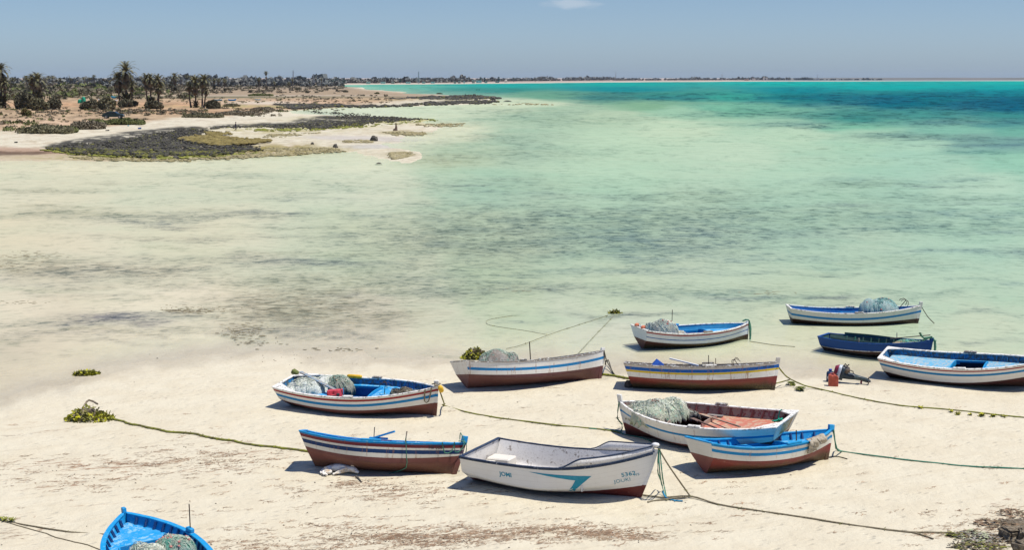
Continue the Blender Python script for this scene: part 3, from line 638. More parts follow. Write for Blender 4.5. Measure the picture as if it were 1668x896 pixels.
        Fc.append((0,1,2,3) if side>0 else (3,2,1,0));e=(n-1)*4;Fc.append((e+3,e+2,e+1,e) if side>0 else (e,e+1,e+2,e+3))
        return bevel(mesh(name,V,Fc,mat,s.root),.006)
    def rubrail(s,side,a,t0,t1,h,mat,name='rub_rail',out=.02,n=40):
        ts=np.linspace(t0,t1,n);V=[];Fc=[]
        for i,t in enumerate(ts):
            S=float(s.S(t));
            for(da,o) in((0,0),(0,out),(h,out),(h,0)):
                P=s.H(t,1-(a+da)/S,side,-o);V.append(P.tolist())
        for i in range(n-1):
            for k in range(4):
                p=i*4+k;bb=i*4+(k+1)%4;f=(p,bb,bb+4,p+4);Fc.append(f if side>0 else f[::-1])
        Fc.append((0,1,2,3));e=(n-1)*4;Fc.append((e+3,e+2,e+1,e))
        return mesh(name,V,Fc,mat,s.root)
    def deck(s,t0,t1,dd,mat,name='deck',camber=.03,hole=None,th=.02):
        """deck dd below the sheer; hole=(ta,tb,frac)"""
        nt=max(6,int(40*(t1-t0)));ts=np.linspace(t0,t1,nt)
        if hole: ts=np.unique(np.concatenate([ts,[hole[0],hole[1]]]));nt=len(ts)
        us=np.array([-1,-.8,-.62,-.3,0,.3,.62,.8,1.]) if not hole else np.array([-1,-.9,-.8,-hole[2],-hole[2]/2,0,hole[2]/2,hole[2],.8,.9,1.])
        us=np.unique(us)
        V=[];Fc=[]
        for t in ts:
            z=float(s.S(t))-dd;b=float(s.inner_at(t,z,.03));x=float(s.xat(t,z,.04))
            for u in us: V.append((x,b*u,z+camber*(1-u*u)))
        nu=len(us)
        for i in range(nt-1):
            tm=(ts[i]+ts[i+1])/2
            for j in range(nu-1):
                um=(us[j]+us[j+1])/2
                if hole and hole[0]<tm<hole[1] and abs(um)<hole[2]: continue
                a=i*nu+j;Fc.append((a,a+nu,a+nu+1,a+1))
        o=mesh(name,V,Fc,mat,s.root)
        m=o.modifiers.new('s','SOLIDIFY');m.thickness=th;m.offset=-1
        return o
    def well(s,ta,tb,fr,dd,mat,inmat,raise_=.05,depth=.42,fmat=None,th=.035,camber=.03,arch=.05):
        def c(t,u,dz=0.):
            z=float(s.S(t))-dd;b=float(s.inner_at(t,z,.03));return Vector((float(s.xat(t,z,.04)),b*u,z+camber*(1-u*u)+dz))
        # curved athwart coamings (arched) and straight fore and aft ones
        for t in(ta,tb):
            mb=MB();us=np.linspace(-fr,fr,11);V=[];Fc=[]
            for u in us:
                p=c(t,u);top=raise_+arch*(1-(u/fr)**2)
                for(dx,dz) in((-th/2,-.1),(-th/2,top),(th/2,top),(th/2,-.1)): V.append((p.x+dx,p.y,p.z+dz))
            for i in range(10):
                for k in range(4): Fc.append((i*4+k,i*4+(k+1)%4,i*4+4+(k+1)%4,i*4+4+k))
            Fc.append((3,2,1,0));Fc.append((40,41,42,43))
            mb.add(V,Fc);bevel(mb.build('coaming',mat,s.root),.006)
        for sd in(1,-1):
            mb=MB();us=np.linspace(ta,tb,9);V=[];Fc=[]
            for t in us:
                p=c(t,sd*fr)
                for(dy,dz) in((-th/2,-.1),(-th/2,raise_),(th/2,raise_),(th/2,-.1)): V.append((p.x,p.y+dy,p.z+dz))
            for i in range(8):
                for k in range(4): Fc.append((i*4+k,i*4+(k+1)%4,i*4+4+(k+1)%4,i*4+4+k))
            Fc.append((3,2,1,0));Fc.append((32,33,34,35))
            mb.add(V,Fc);bevel(mb.build('coaming',mat,s.root),.006)
        # bulkheads and floor
        depth=min(depth,s.q['D']-dd-.24);fr_=fr
        mb=MB()
        for t,dx in((ta,-.0),(tb,.0)):
            a=c(t,-fr*1.0,-.03);b=c(t,fr,-.03)
            mb.box(((a.x+b.x)/2+dx,0,a.z-depth/2-.0),(.02,abs(a.y-b.y),depth))
        for sd in(1,-1):
            a=c(ta,sd*fr,-.03);b=c(tb,sd*fr,-.03);mb.bar((a.x,a.y,a.z-depth/2),(b.x,b.y,b.z-depth/2),.02,depth)
        mb.build('well_side',inmat,s.root)
        a=c(ta,0);b=c(tb,0);wd=max(c(ta,fr).y,c(tb,fr).y)*2
        mb=MB()
        for k in range(5):
            yy=-wd/2+wd*(k+.5)/5;mb.box(((a.x+b.x)/2,yy,min(a.z,b.z)-depth),(b.x-a.x,wd/5-.012,.02))
        mb.build('floorboards',fmat or inmat,s.root)
    def ribs(s,t0,t1,n,dd,mat,h=None,sides=(1,-1)):
        for side in sides:
            for t in np.linspace(t0,t1,n):
                S=float(s.S(t));z0=S-dd-.01;z1=S-.01;V=[]
                a=s.H(t,z0/S,side,.055);b=s.H(t,z1/S,side,.055)
                mb=MB();mb.bar(a,b,.045,.04,up=(1,0,0));mb.build('rib',mat,s.root)
    def quarter(s,side,mat,t1=.16,fr=.45):
        V=[];ts=np.linspace(0,t1,8);zc=.040
        for t in ts:
            P=s.H(t,1,side);V.append((float(P[0])+.02,float(P[1])-side*.01,float(P[2])+zc))
        P0=s.H(0.,1,side);n_=len(V)
        V.append((float(P0[0])+.16,float(P0[1])*(1-fr),float(P0[2])+zc));V.append((float(P0[0])+.02,float(P0[1])*(1-fr*1.25),float(P0[2])+zc))
        k=len(V);V2=[(x,y,z-.03) for x,y,z in V];F_=[tuple(range(k)),tuple(reversed(range(k,2*k)))]+[(i,i+k,(i+1)%k+k,(i+1)%k) for i in range(k)]
        mesh('quarter_board',V+V2,F_,mat,s.root)
    def block(s,t,side,mat,l=.34,h=.05,w=.1,name='oarlock_block'):
        a=s.p(t,1,side);L=s.q['L'];b=s.p(t+.02,1,side);d=(b-a).normalized()
        c=a+Vector((0,-side*.025,.04+h/2));mb=MB();mb.bar(c-d*l/2,c+d*l/2,w,h);o=bevel(mb.build(name,mat,s.root),.015)
        return c
    def pin(s,t,side,hh,mat,lean=0.,r=.014,name='thole_pin'):
        a=s.p(t,1,side)+Vector((0,-side*.02,.03));mb=MB();mb.tube([a,a+Vector((lean*hh,0,hh))],r,7);mb.build(name,mat,s.root)
    def thwart(s,t,z,mat,w=.2,name='thwart'):
        b=float(s.inner_at(t,z,.03));x=float(s.xat(t,z));mb=MB();mb.box((x,0,z),(w,2*b,.03));bevel(mb.build(name,mat,s.root),.006)
    # ---- painting lettering and marks on to the side of the hull
    def px2tv(s,px,py,side=None):
        side=side or s.near
        T,Vv=np.meshgrid(np.linspace(0,1,241),np.linspace(.02,1,120),indexing='ij')
        P=s.H(T,Vv,side);M=np.array(s.M);Wd=P@M[:3,:3].T+M[:3,3]
        a,b=proj(Wd[...,0],Wd[...,1],Wd[...,2]);k=np.argmin((a-px)**2+(b-py)**2);i,j=np.unravel_index(k,T.shape)
        return T[i,j],Vv[i,j]
    def onside(s,xm,h,side,out=.006):
        """xm: metres along, h: local height -> point on side"""
        q=s.q;t=(xm+q['L']/2)/q['L']
        for _ in range(4):
            v=h/float(s.S(t));xs=-q['L']/2+q['rs']*(1-v);xb=q['L']/2-q['rb']*(1-v)**1.2;t=min(max((xm-xs)/(xb-xs),0),1)
        return s.H(t,v,side,-out)
    def decal(s,polys,mat,name,side=None):
        """polys: lists of (x,h) rings in metres on the side"""
        side=side or s.near;mb=MB()
        for ring in polys:
            bm=bmesh.new();vs=[bm.verts.new((a,b,0)) for a,b in ring];f=bm.faces.new(vs)
            bmesh.ops.triangulate(bm,faces=[f]);
            for _ in range(3): 
                es=[e for e in bm.edges if e.calc_length()>.12]
                if not es:break
                bmesh.ops.subdivide_edges(bm,edges=es,cuts=1);bmesh.ops.triangulate(bm,faces=bm.faces[:])
            bm.verts.index_update()
            V=[s.onside(w.co.x,w.co.y,side).tolist() for w in bm.verts];Fc=[tuple(w.index for w in f.verts) for f in bm.faces];bm.free()
            mb.add(V,Fc)
        return mb.build(name,mat,s.root)
    def text(s,txt,px,py,size,mat,side=None,slant=0.,weight=.0,name='lettering'):
        side=side or s.near;t,v=s.px2tv(px,py,side);P=s.H(t,v,side)
        cu=bpy.data.curves.new('tmp','FONT');cu.body=txt;cu.size=size;cu.align_x='LEFT';cu.offset=weight;cu.resolution_u=3
        ob=bpy.data.objects.new('tmp',cu);COL.objects.link(ob);dg=bpy.context.evaluated_depsgraph_get();dg.update()
        me=ob.evaluated_get(dg).to_mesh();dirx=1 if (side<0) else -1
        sl=(s.S(t+.02)-s.S(t-.02))/(.04*s.q['L'])*.8+slant
        V=[];
        for w in me.vertices:
            xm=P[0]+dirx*w.co.x;h=P[2]+w.co.y+(w.co.x*dirx)*sl
            V.append(s.onside(xm,h,side,.005).tolist())
        Fc=[tuple(p.vertices) for p in me.polygons]
        ob.evaluated_get(dg).to_mesh_clear();bpy.data.objects.remove(ob);bpy.data.curves.remove(cu)
        return mesh(name,V,Fc,mat,s.root)
WHITE=(.74,.715,.65);CREAM=(.66,.62,.52);BROWN=alb(134,78,68);OX=alb(146,68,60);DKBLUE=alb(20,50,110)
white_p=paint('white_paint',WHITE,chip=WORN,chipamt=.3,gr=.3)
grey_p=paint('grey_white_paint',(.55,.54,.5),chip=(.2,.17,.14),chipamt=.6,gr=.4)
blue_p=paint('bright_blue_paint',alb(0,160,222),chip=alb(110,195,230),chipamt=.1,gr=.1,var=.3)
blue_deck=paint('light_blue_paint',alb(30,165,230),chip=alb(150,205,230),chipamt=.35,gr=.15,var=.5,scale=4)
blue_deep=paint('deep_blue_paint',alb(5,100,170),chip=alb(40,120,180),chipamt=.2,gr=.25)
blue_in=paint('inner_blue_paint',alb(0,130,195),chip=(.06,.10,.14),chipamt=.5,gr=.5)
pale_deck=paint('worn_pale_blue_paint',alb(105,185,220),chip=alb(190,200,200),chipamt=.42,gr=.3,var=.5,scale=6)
ox_p=paint('oxblood_paint',alb(150,85,80),chip=(.33,.25,.2),chipamt=.6,gr=.5)
ox_deck=paint('faded_red_paint',alb(215,130,105),chip=alb(215,180,150),chipamt=.4,gr=.2,scale=3)
rib_p=paint('dark_blue_paint',alb(12,70,130),gr=.4)
green_p=paint('teal_green_paint',alb(30,120,105),chip=(.05,.09,.08),chipamt=.7,gr=.5)
dark_m=simple('dark_iron',(.03,.027,.025),.6,(.09,.045,.025));wood_m=simple('grey_wood',(.30,.25,.19),.8,(.16,.12,.085))
black_m=simple('black_paint',(.02,.022,.03),.5,(.04,.045,.06))
teal_lt=simple('teal_lettering_paint',alb(30,150,180),.6,alb(60,160,190));ink_m=simple('dark_lettering_paint',(.05,.05,.06),.7)
IMG='fishing boats beached or moored in the shallows'
# --- B : loaded with nets
bB=Boat('B','white boat with red and blue stripes, pale nets in its stern, red can aboard')
mB=hull_mat('hull_paint_red_blue',WHITE,[(.035,.105,alb(165,50,50)),(.19,.28,alb(0,140,205))],BROWN,.3,.15,.15)
bB.hull(mB,blue_in,capm=white_p,post=None)
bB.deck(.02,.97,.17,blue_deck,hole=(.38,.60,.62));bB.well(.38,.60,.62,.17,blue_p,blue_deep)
bB.ribs(.64,.94,6,.17,rib_p)
bB.block(.52,-1,white_p);bB.block(.52,1,grey_p);bB.pin(.50,-1,.42,dark_m,-.35,.01)
for sd in(1,-1): bB.quarter(sd,white_p)
# --- C : with sleeping dog below
bC=Boat('C','boat with maroon and navy stripes and bright blue rail, a white dog beneath')
mC=hull_mat('hull_paint_maroon_navy',CREAM,[(-.1,.03,alb(0,145,205)),(.03,.11,alb(135,50,55)),(.165,.265,alb(14,58,108))],alb(130,78,70),.35,.5,.08)
bC.hull(mC,blue_p,capm=blue_p,post=blue_p,postw=.1,caph=.03)
bC.deck(.02,.97,.15,blue_deck,hole=(.4,.62,.6));bC.well(.4,.62,.6,.15,blue_p,blue_deep)
bC.block(.45,-1,blue_p,.5,.05);bC.block(.45,1,blue_p,.5,.05)
bC.pin(.655,-1,.28,wood_m,.08,.016);bC.pin(.42,1,.32,wood_m,0,.014)
a=bC.p(.42,1,1,0,.05);MB().bar(a+Vector((-.1,0,-.02)),a+Vector((.55,-.15,.22)),.09,.045).build('tiller_bar',blue_p,bC.root)
bC.text('HS 0269',697.5,731.5,.115,ink_m,weight=.002)
# --- D : white skiff
bD=Boat('D','large white skiff with navy rub rail and turquoise arrow mark on its side',name='skiff',cat='skiff')
navy=paint('navy_rail_paint',alb(32,55,85),chip=(.5,.5,.5),chipamt=.0,gr=.2)
mD=hull_mat('hull_paint_white_skiff',(.72,.71,.68),[],alb(115,48,42),.0,.05,.03,.12)
innerD=paint('dirty_white_gelcoat',(.70,.67,.62),chip=(.33,.29,.25),chipamt=.1,gr=.55,scale=4,var=.3)
bD.hull(mD,innerD,trans=mD,capm=navy,capw=.05,caph=.03,postw=.05)
bD.rubrail(-1,.0,.0,.985,.032,navy);bD.rubrail(1,.0,.0,.985,.032,navy)
def skiffbow(b):
    # raised fore coaming : a strip that climbs above the sheer towards the bow on both sides
    for side in(1,-1):
        ts=np.linspace(.56,.985,26);V=[];Fc=[];TOP=[]
        for t in ts:
            r=.19*float(sstep(.56,.68,t))*(1-.25*(t-.68)/.32 if t>.68 else 1);P=b.H(t,1,side,.0,.02)
            y=P[1];V+= [(P[0],y,P[2]),(P[0]+.0,y*1.0+side*.03*(r/.19),P[2]+r),(P[0],y-side*.03*min(1,abs(y)/.05),P[2]+r),(P[0],y-side*.04*min(1,abs(y)/.05),P[2])]
            TOP.append((P[0],y+side*.03*(r/.19)-side*.01,P[2]+r+.01))
        for i in range(25):
            for k in range(4): Fc.append((i*4+k,i*4+(k+1)%4,i*4+4+(k+1)%4,i*4+4+k))
        mesh('bow_coaming',V,Fc,innerD,b.root,True)
        mb=MB();mb.tube(TOP,.019,8);mb.build('coaming_rail',navy,b.root,True)
    mb=MB();p=b.p(1,1,1);mb.blob((p.x-.02,0,p.z+.17),(.1,.07,.055),3,.05);mb.build('bow_cap',paint('skiff_cap_white',(.72,.71,.68)),b.root,True)
skiffbow(bD)
fD=paint('skiff_floor',(.55,.52,.46),chip=(.2,.17,.13),chipamt=.6,gr=.6)
bD.deck(.02,.97,.62,fD,'floor',0.0)
bD.deck(.70,.97,.22,innerD,'fore_deck',.02)
MB().box((float(bD.xat(.70,.4)),0,.42),(.03,float(bD.inner_at(.70,.6))*2,.36)).build('bulkhead',innerD,bD.root)
def bench(b,t0,t1,z0,dz,mat):
    # stern bench with an opening in the middle
    xa=float(b.xat(t0,z0));xb=float(b.xat(t1,z0));w=float(b.inner_at(t0,z0))
    for sd in(1,-1): bevel(MB().box(((xa+xb)/2,sd*w*.66,z0),(xb-xa,w*.62,.26)).build('stern_seat',mat,b.root),.03)
    bevel(MB().box((xa+.14,0,z0-.02),(.28,w*.68,.2)).build('stern_seat',mat,b.root),.02)
bench(bD,.015,.155,.42,.2,paint('seat_gelcoat',(.66,.62,.54),gr=.3))
bevel(MB().box((float(bD.xat(.60,.4)),.25,.30),(.42,.55,.3)).build('engine_box',innerD,bD.root),.05)
def ring_px(b,pts): 
    out=[]
    for (x,y) in pts:
        t,v=b.px2tv(x,y);P=b.H(t,v,b.near);out.append((float(P[0]),float(P[2])))
    return out
bD.decal([[(-.51,.675),(.62,.525),(.995,.645)],[(.62,.5255),(.52,.36),(.40,.225),(.43,.262),(.445,.205),(.475,.24),(.50,.190),(.752,.43),(.994,.6445)]],teal_lt,'arrow_mark')
bD.text('JOMI',814.5,775,.155,teal_lt,slant=-.01,weight=.004);bD.text('5362',1012.5,778,.15,teal_lt,weight=.001);bD.text('IYS',1033,776.5,.085,teal_lt);bD.text('JOUKI',1000.5,788,.13,teal_lt,weight=-.001)
# --- E : blue stripe, leaning away
bE=Boat('E','leaning white boat with one blue stripe and brown bottom, net bundle and upright pole')
mE=hull_mat('hull_paint_blue_stripe',WHITE,[(.175,.265,alb(0,140,205))],alb(112,70,68),.15,.45,.2)
bE.hull(mE,ox_p,trans=hull_mat('transom_paint_rusty',WHITE,[],alb(125,80,78),.1,.7,.2),capm=grey_p,capw=.07)
bE.deck(.02,.97,.17,pale_deck,hole=(.4,.6,.6));bE.well(.4,.6,.6,.17,grey_p,ox_p)
bE.block(.5,-1,grey_p,.36);bE.block(.5,1,grey_p,.36)
# --- F : yellow
bF=Boat('F','worn white fishing boat with blue and yellow stripes and flaking paint')
mF=hull_mat('hull_paint_blue_yellow',WHITE,[(-.1,.07,(.52,.47,.40)),(.07,.175,alb(0,100,185)),(.178,.242,alb(240,205,45))],OX,.85,.6,.35,.3)
bF.hull(mF,grey_p,capm=grey_p,capw=.07,caph=.025)
bF.deck(.02,.97,.16,grey_p,hole=(.4,.62,.6));bF.well(.4,.62,.6,.16,grey_p,blue_deep)
bF.block(.55,-1,white_p,.45,.055);bF.block(.55,1,grey_p,.4)
bF.pin(.545,-1,.36,dark_m,0,.013);bF.pin(.59,-1,.26,dark_m,0,.011)
bF.text('HS 1924',1243.5,600,.10,ink_m,weight=.001)
# --- G : oxblood interior, bow to the left
bG=Boat('G','white boat with faded red deck, oars and big domed net pile aboard')
mG=hull_mat('hull_paint_white_thin_blue',WHITE,[(.20,.265,alb(0,140,200))],OX,.4,.35,.2)
bG.hull(mG,ox_p,trans=hull_mat('transom_paint_ochre',(.68,.62,.52),[],OX,0,.9,.3),capm=white_p,capw=.09)
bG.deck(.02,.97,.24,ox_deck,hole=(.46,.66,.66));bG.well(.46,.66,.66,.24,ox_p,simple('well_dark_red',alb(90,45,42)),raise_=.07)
bG.ribs(.06,.9,13,.24,paint('rib_oxblood',alb(135,75,72),gr=.5));bG.block(.47,-1,grey_p,.36,.06);bG.block(.44,1,white_p,.36,.05)
for t in (.62,.40):
    pass
V=[];Fc=[]
for i in range(7):
    for j in range(7):
        v=.60+.36*i/6;bb=float(bG.bw(0.)*gsec(np.array(v),np.array(0.)));P=bG.H(0.,v,1);V.append((float(P[0])-.008,bb*(-.62+1.0*j/6),float(P[2])))
for i in range(6):
    for j in range(6): k=i*7+j;Fc.append((k,k+7,k+8,k+1))
mesh('ochre_patch',V,Fc,paint('ochre_paint',alb(205,150,70),chip=alb(220,200,170),chipamt=.4,gr=.4),bG.root)
for sd in(1,-1): bG.quarter(sd,white_p,.14)
# --- H : all blue inside
bH=Boat('H','boat with bright blue inside and beige rags on its rail')
mH=hull_mat('hull_paint_two_blue_stripes',(.70,.67,.58),[(-.1,.045,alb(0,145,205)),(.12,.20,alb(0,145,205))],OX,.75,.3,.1)
bH.hull(mH,blue_p,trans=hull_mat('transom_paint_cream',(.70,.68,.60),[],alb(150,85,75),0,.05,.05,.2),capm=blue_p,post=blue_p,capw=.1)
bH.deck(.02,.97,.17,blue_deck,hole=(.36,.62,.64));bH.well(.36,.62,.64,.17,blue_p,blue_p,raise_=.04)
bH.ribs(.04,.34,5,.17,rib_p);bH.ribs(.66,.92,5,.17,rib_p)
bH.block(.56,-1,blue_p,.5,.06);bH.block(.52,1,blue_p,.55,.07);bH.pin(.58,-1,.34,dark_m,0,.016)
for t in(.46,.66): bH.pin(t,-1,.0,dark_m) if False else None
# --- I
bI=Boat('I','pale blue white boat with thin red and blue lines, tangled nets aft, in shallow water')
mI=hull_mat('hull_paint_thin_lines',(.62,.66,.68),[(.02,.07,alb(170,60,60)),(.215,.25,alb(30,105,180))],alb(88,50,48),.7,.15,.3,.3)
bI.hull(mI,paint('cyan_blue_paint',alb(20,140,190),gr=.3),trans=hull_mat('transom_paint_pale_blue',(.58,.66,.70),[],alb(105,68,62),0,.1,.15),capm=white_p)
bI.deck(.02,.97,.17,blue_deck,hole=(.38,.6,.62));bI.well(.38,.6,.62,.17,blue_p,blue_deep)
bI.block(.52,-1,wood_m,.4);bI.block(.42,1,blue_p,.4);bI.pin(.40,1,.62,dark_m,0,.013)
# --- J
bJ=Boat('J','white boat with single blue stripe standing in shallow water, teal net pile forward')
mJ=hull_mat('hull_paint_grey_white',(.62,.61,.56),[(.17,.26,alb(0,130,195))],alb(80,42,40),.5,.2,.25)
bJ.hull(mJ,blue_deep,capm=white_p)
bJ.deck(.02,.97,.18,blue_deck,hole=(.40,.62,.64));bJ.well(.40,.62,.64,.18,blue_p,blue_deep)
bJ.block(.5,-1,grey_p,.36);bJ.block(.5,1,grey_p,.36)
# --- K
bK=Boat('K','dark blue open boat with green inside and white waterline in shallow water')
mK=hull_mat('hull_paint_navy',alb(0,75,150),[],alb(80,38,42),.3,.0,.03,.1)
bK.hull(mK,green_p,capm=paint('navy_cap_paint',alb(0,80,155)),capw=.06)
bK.deck(.02,.97,.38,green_p,'floor',0.)
bK.deck(.70,.97,.10,green_p,'fore_deck',.02)
def wlline(b,mat,h=.022):
    for side in(1,-1):
        ts=np.linspace(0.002,.998,44);V=[];Fc=[]
        for t in ts:
            v=float(b.wv(t));S=float(b.S(t))
            for k in(0,1):V.append(b.H(t,v+k*h/S,side,-.004).tolist())
        for i in range(43): Fc.append((i*2,i*2+1,i*2+3,i*2+2))
        mesh('waterline_stripe',V,Fc,mat,b.root)
wlline(bK,white_p)
# raised washboard round the open part
for side in(1,-1):
    ts=np.linspace(.14,.72,20);V=[];Fc=[]
    for t in ts:
        r=.085*float(sstep(.78,.3,t));P=bK.H(t,1,side,.02,.03);V+=[(P[0],P[1],P[2]),(P[0],P[1],P[2]+r),(P[0],P[1]-side*.03,P[2]+r),(P[0],P[1]-side*.03,P[2])]
    for i in range(19):
        for k in range(4): Fc.append((i*4+k,i*4+(k+1)%4,i*4+4+(k+1)%4,i*4+4+k))
    Fc+=[(0,1,2,3),(76,79,78,77)];mesh('washboard',V,Fc,green_p,bK.root)
bK.thwart(.30,.36,green_p);bK.thwart(.5,.34,green_p)
bK.pin(.42,-1,.16,grey_p,0,.02);bK.pin(.62,1,.2,grey_p,0,.016);bK.ribs(.16,.68,8,.38,green_p)
# --- L
bL=Boat('L','white boat with red and blue stripes and worn sky blue deck at right edge')
mL=hull_mat('hull_paint_red_blue_two',WHITE,[(.03,.075,alb(165,50,55)),(.155,.235,alb(0,135,195))],alb(85,45,44),.3,.05,.1,.2)
bL.hull(mL,blue_in,capm=white_p,capw=.1)
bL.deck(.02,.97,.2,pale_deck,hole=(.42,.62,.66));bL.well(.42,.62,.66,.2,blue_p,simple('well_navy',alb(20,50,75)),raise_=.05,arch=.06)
bL.block(.50,-1,white_p,.4,.04);bL.block(.50,1,grey_p,.42,.06);bL.ribs(.06,.94,14,.2,blue_in)
for sd in(1,-1): bL.quarter(sd,white_p,.12,.4)
# --- A
bA=Boat('A','bright blue fishing boat at the bottom left corner with green and pink net bundle aboard')
mA=hull_mat('hull_paint_all_blue',alb(0,145,210),[],BROWN,.2,.0,.1,.1)
bA.hull(mA,blue_p,capm=blue_p,post=blue_p,capw=.11,postw=.06)
bA.deck(.02,.97,.17,blue_deck,hole=(.42,.70,.66));bA.well(.42,.70,.66,.17,blue_p,blue_p,raise_=.03,arch=.0)
bA.ribs(.42,.94,12,.17,rib_p);bA.block(.62,-1,blue_p,.22,.09);bA.pin(.62,-1,.62,dark_m,-.1,.012)
# ============================================================ nets, ropes and loose things
def rotM(b): return b.M.to_3x3()
def net_mat(name,c1,c2,c3,dark=.22):
    n=NT(name);oc=n.obj()
    a=n.noise(oc,3.2,5,.65,.8);b=n.noise(n.vmul(oc,(1,.6,1.4)),7,5,.7,.5);f=n.noise(oc,38,3,.8)
    c=n.mix(n.mapr(a,.42,.58),c1,c2);c=n.mix(n.mapr(b,.56,.66),c,c3)
    wv=n.n('ShaderNodeTexWave',wave_type='BANDS',bands_direction='DIAGONAL');n.L(oc,wv.inputs['Vector']);wv.inputs['Scale'].default_value=9;wv.inputs['Distortion'].default_value=14;wv.inputs['Detail'].default_value=4;wv.inputs['Detail Scale'].default_value=2.
    c=n.mix(n.mapr(wv.outputs['Fac'],.35,.1,0,dark),c,n.mix(1.,c,(.35,.35,.33),'MULTIPLY'))
    c=n.mix(n.mapr(f,.52,.7,0,.35),c,n.mix(1.,c,(.55,.55,.52),'MULTIPLY'))
    n.princ(c,.9,.1,bump=n.math('ADD',wv.outputs['Fac'],n.math('MULTIPLY',f,.6)),bs=.8,bd=.03);return n.m
def net_pile(name,label,M,rad,cols,seed,lumps=7,strandc=None,floats=0,floatc=None,cat='net',nstr=110,group='nets piled in the boats'):
    rnd=random.Random(seed);root=empty(name,label,cat,M,group)
    # a heap of overlapping folds
    mm=net_mat(name+'_mesh_%d'%seed,*cols)
    L=[((0,0,-.05),(rad[0]*.8,rad[1]*.8,rad[2]*.95))]
    for k in range(lumps):
        a=rnd.uniform(0,6.28);r=rnd.uniform(.25,.75)
        L.append(((math.cos(a)*rad[0]*r,math.sin(a)*rad[1]*r,rad[2]*rnd.uniform(-.1,.25)),(rad[0]*rnd.uniform(.3,.5),rad[1]*rnd.uniform(.3,.5),rad[2]*rnd.uniform(.45,.75))))
    mb=MB()
    def surf(x,y):
        z=-9
        for (c,r) in L:
            q=1-((x-c[0])/r[0])**2-((y-c[1])/r[1])**2
            z=max(z,c[2]+r[2]*math.sqrt(q)) if q>0 else max(z,c[2]-(math.sqrt(1-q)-1)*1.6)
        return z
    N=46;V=[];idx={};Fc=[]
    for i in range(N+1):
        for j in range(N+1):
            x=(i/N*2-1)*rad[0]*1.25;y=(j/N*2-1)*rad[1]*1.25;z=surf(x,y)
            p=Vector((x*2.2/rad[0]*.6,y*2.2/rad[1]*.6,seed))
            z+=.10*mnoise.noise(p*1.6)*rad[2]*2+.05*mnoise.noise(p*5)+.03*mnoise.noise(p*11)
            if z>-.16: idx[i,j]=len(V);V.append((x+.04*mnoise.noise(p*4+Vector((9,0,0))),y+.04*mnoise.noise(p*4+Vector((0,9,0))),z))
    for i in range(N):
        for j in range(N):
            k=[(i,j),(i+1,j),(i+1,j+1),(i,j+1)]
            if all(a in idx for a in k):
                Fc.append(tuple(idx[a] for a in k))
    o=mesh('folds',V,Fc,mm,root,True);m=o.modifiers.new('s','SOLIDIFY');m.thickness=.05;m.offset=-1
    mb=MB()
    for k in range(nstr):
        a=rnd.uniform(0,6.28);r=rnd.uniform(0,.95);x=math.cos(a)*rad[0]*r;y=math.sin(a)*rad[1]*r;d=rnd.uniform(0,6.28);pts=[]
        for q in range(rnd.randint(6,14)):
            z=surf(x,y)
            if z<-.1:break
            pts.append((x,y,z+.02+rnd.uniform(-.01,.035)));d+=rnd.uniform(-.7,.7);x+=math.cos(d)*.07;y+=math.sin(d)*.07
        if len(pts)>2: mb.tube(pts,rnd.uniform(.004,.009),3,False)
    if mb.v:
        o=mb.build('strands',strandc,root);o['kind']='stuff'
    for k in range(floats):
        for _ in range(30):
            a=rnd.uniform(0,6.28);r=rnd.uniform(0,.9);x=math.cos(a)*rad[0]*r;y=math.sin(a)*rad[1]*r;z=surf(x,y)
            if z>0:break
        mb=MB();mb.blob((x,y,z+.03),(.045,.035,.03),k,.03,sub=1);mb.build('float',floatc,root,True)
    return root
pale_green=((.50,.52,.42),(.42,.50,.40),(.16,.42,.33));teal_c=((.34,.54,.52),(.50,.62,.58),(.20,.42,.42))
st_pale=simple('pale_twine',(.70,.70,.58),.9,(.35,.42,.34));st_green=simple('green_twine',(.10,.40,.30),.9,(.25,.5,.4));st_dark=simple('brown_twine',(.22,.18,.13),.9,(.1,.09,.07))
st_mix=simple('mixed_twine',(.50,.50,.40),.9,(.20,.36,.28),scale=5)
fl_red=simple('red_float_plastic',(.50,.10,.08),.6);fl_y=simple('yellow_float_plastic',(.75,.45,.03),.5,(.6,.35,.02))
def inboat(b,x,y,z,rz=0): return b.M@Matrix.Translation((x,y,z))@Matrix.Rotation(rz,4,'Z')
# B nets
def at(b,t,u,dz=0): # local point on deck
    z=float(b.S(t))-.17;w=float(b.inner_at(t,z,.03));return Vector((float(b.xat(t,z)),w*u,z+dz))
p=at(bB,.14,.02);net_pile('pale_net','pale sheer fishing net spread over the stern of the red and blue striped boat',inboat(bB,p.x,p.y,p.z),(.92,.74,.38),((.90,.90,.82),(.80,.85,.78),(.58,.70,.62)),1,6,st_pale)
p=at(bB,.33,.35);net_pile('green_net','darker green tangled net beside the red can in the striped boat',inboat(bB,p.x,p.y,p.z),(.52,.46,.48),((.28,.33,.25),(.45,.45,.36),(.12,.30,.22)),2,5,st_mix,4,simple('cork',(.4,.3,.2)))
p=at(bB,.80,.0);net_pile('coiled_net','olive brown net heaped on the foredeck of the red and blue striped boat',inboat(bB,p.x,p.y,p.z),(.50,.34,.17),((.36,.34,.24),(.50,.48,.38),(.22,.24,.16)),3,6,st_dark)
# E net
p=at(bE,.27,.1);net_pile('bundled_net','grey brown net bundle with green rope in the leaning boat with one blue stripe',inboat(bE,p.x-.1,p.y,p.z+.05),(.80,.55,.62),((.36,.30,.25),(.48,.44,.38),(.14,.34,.28)),4,6,st_mix)
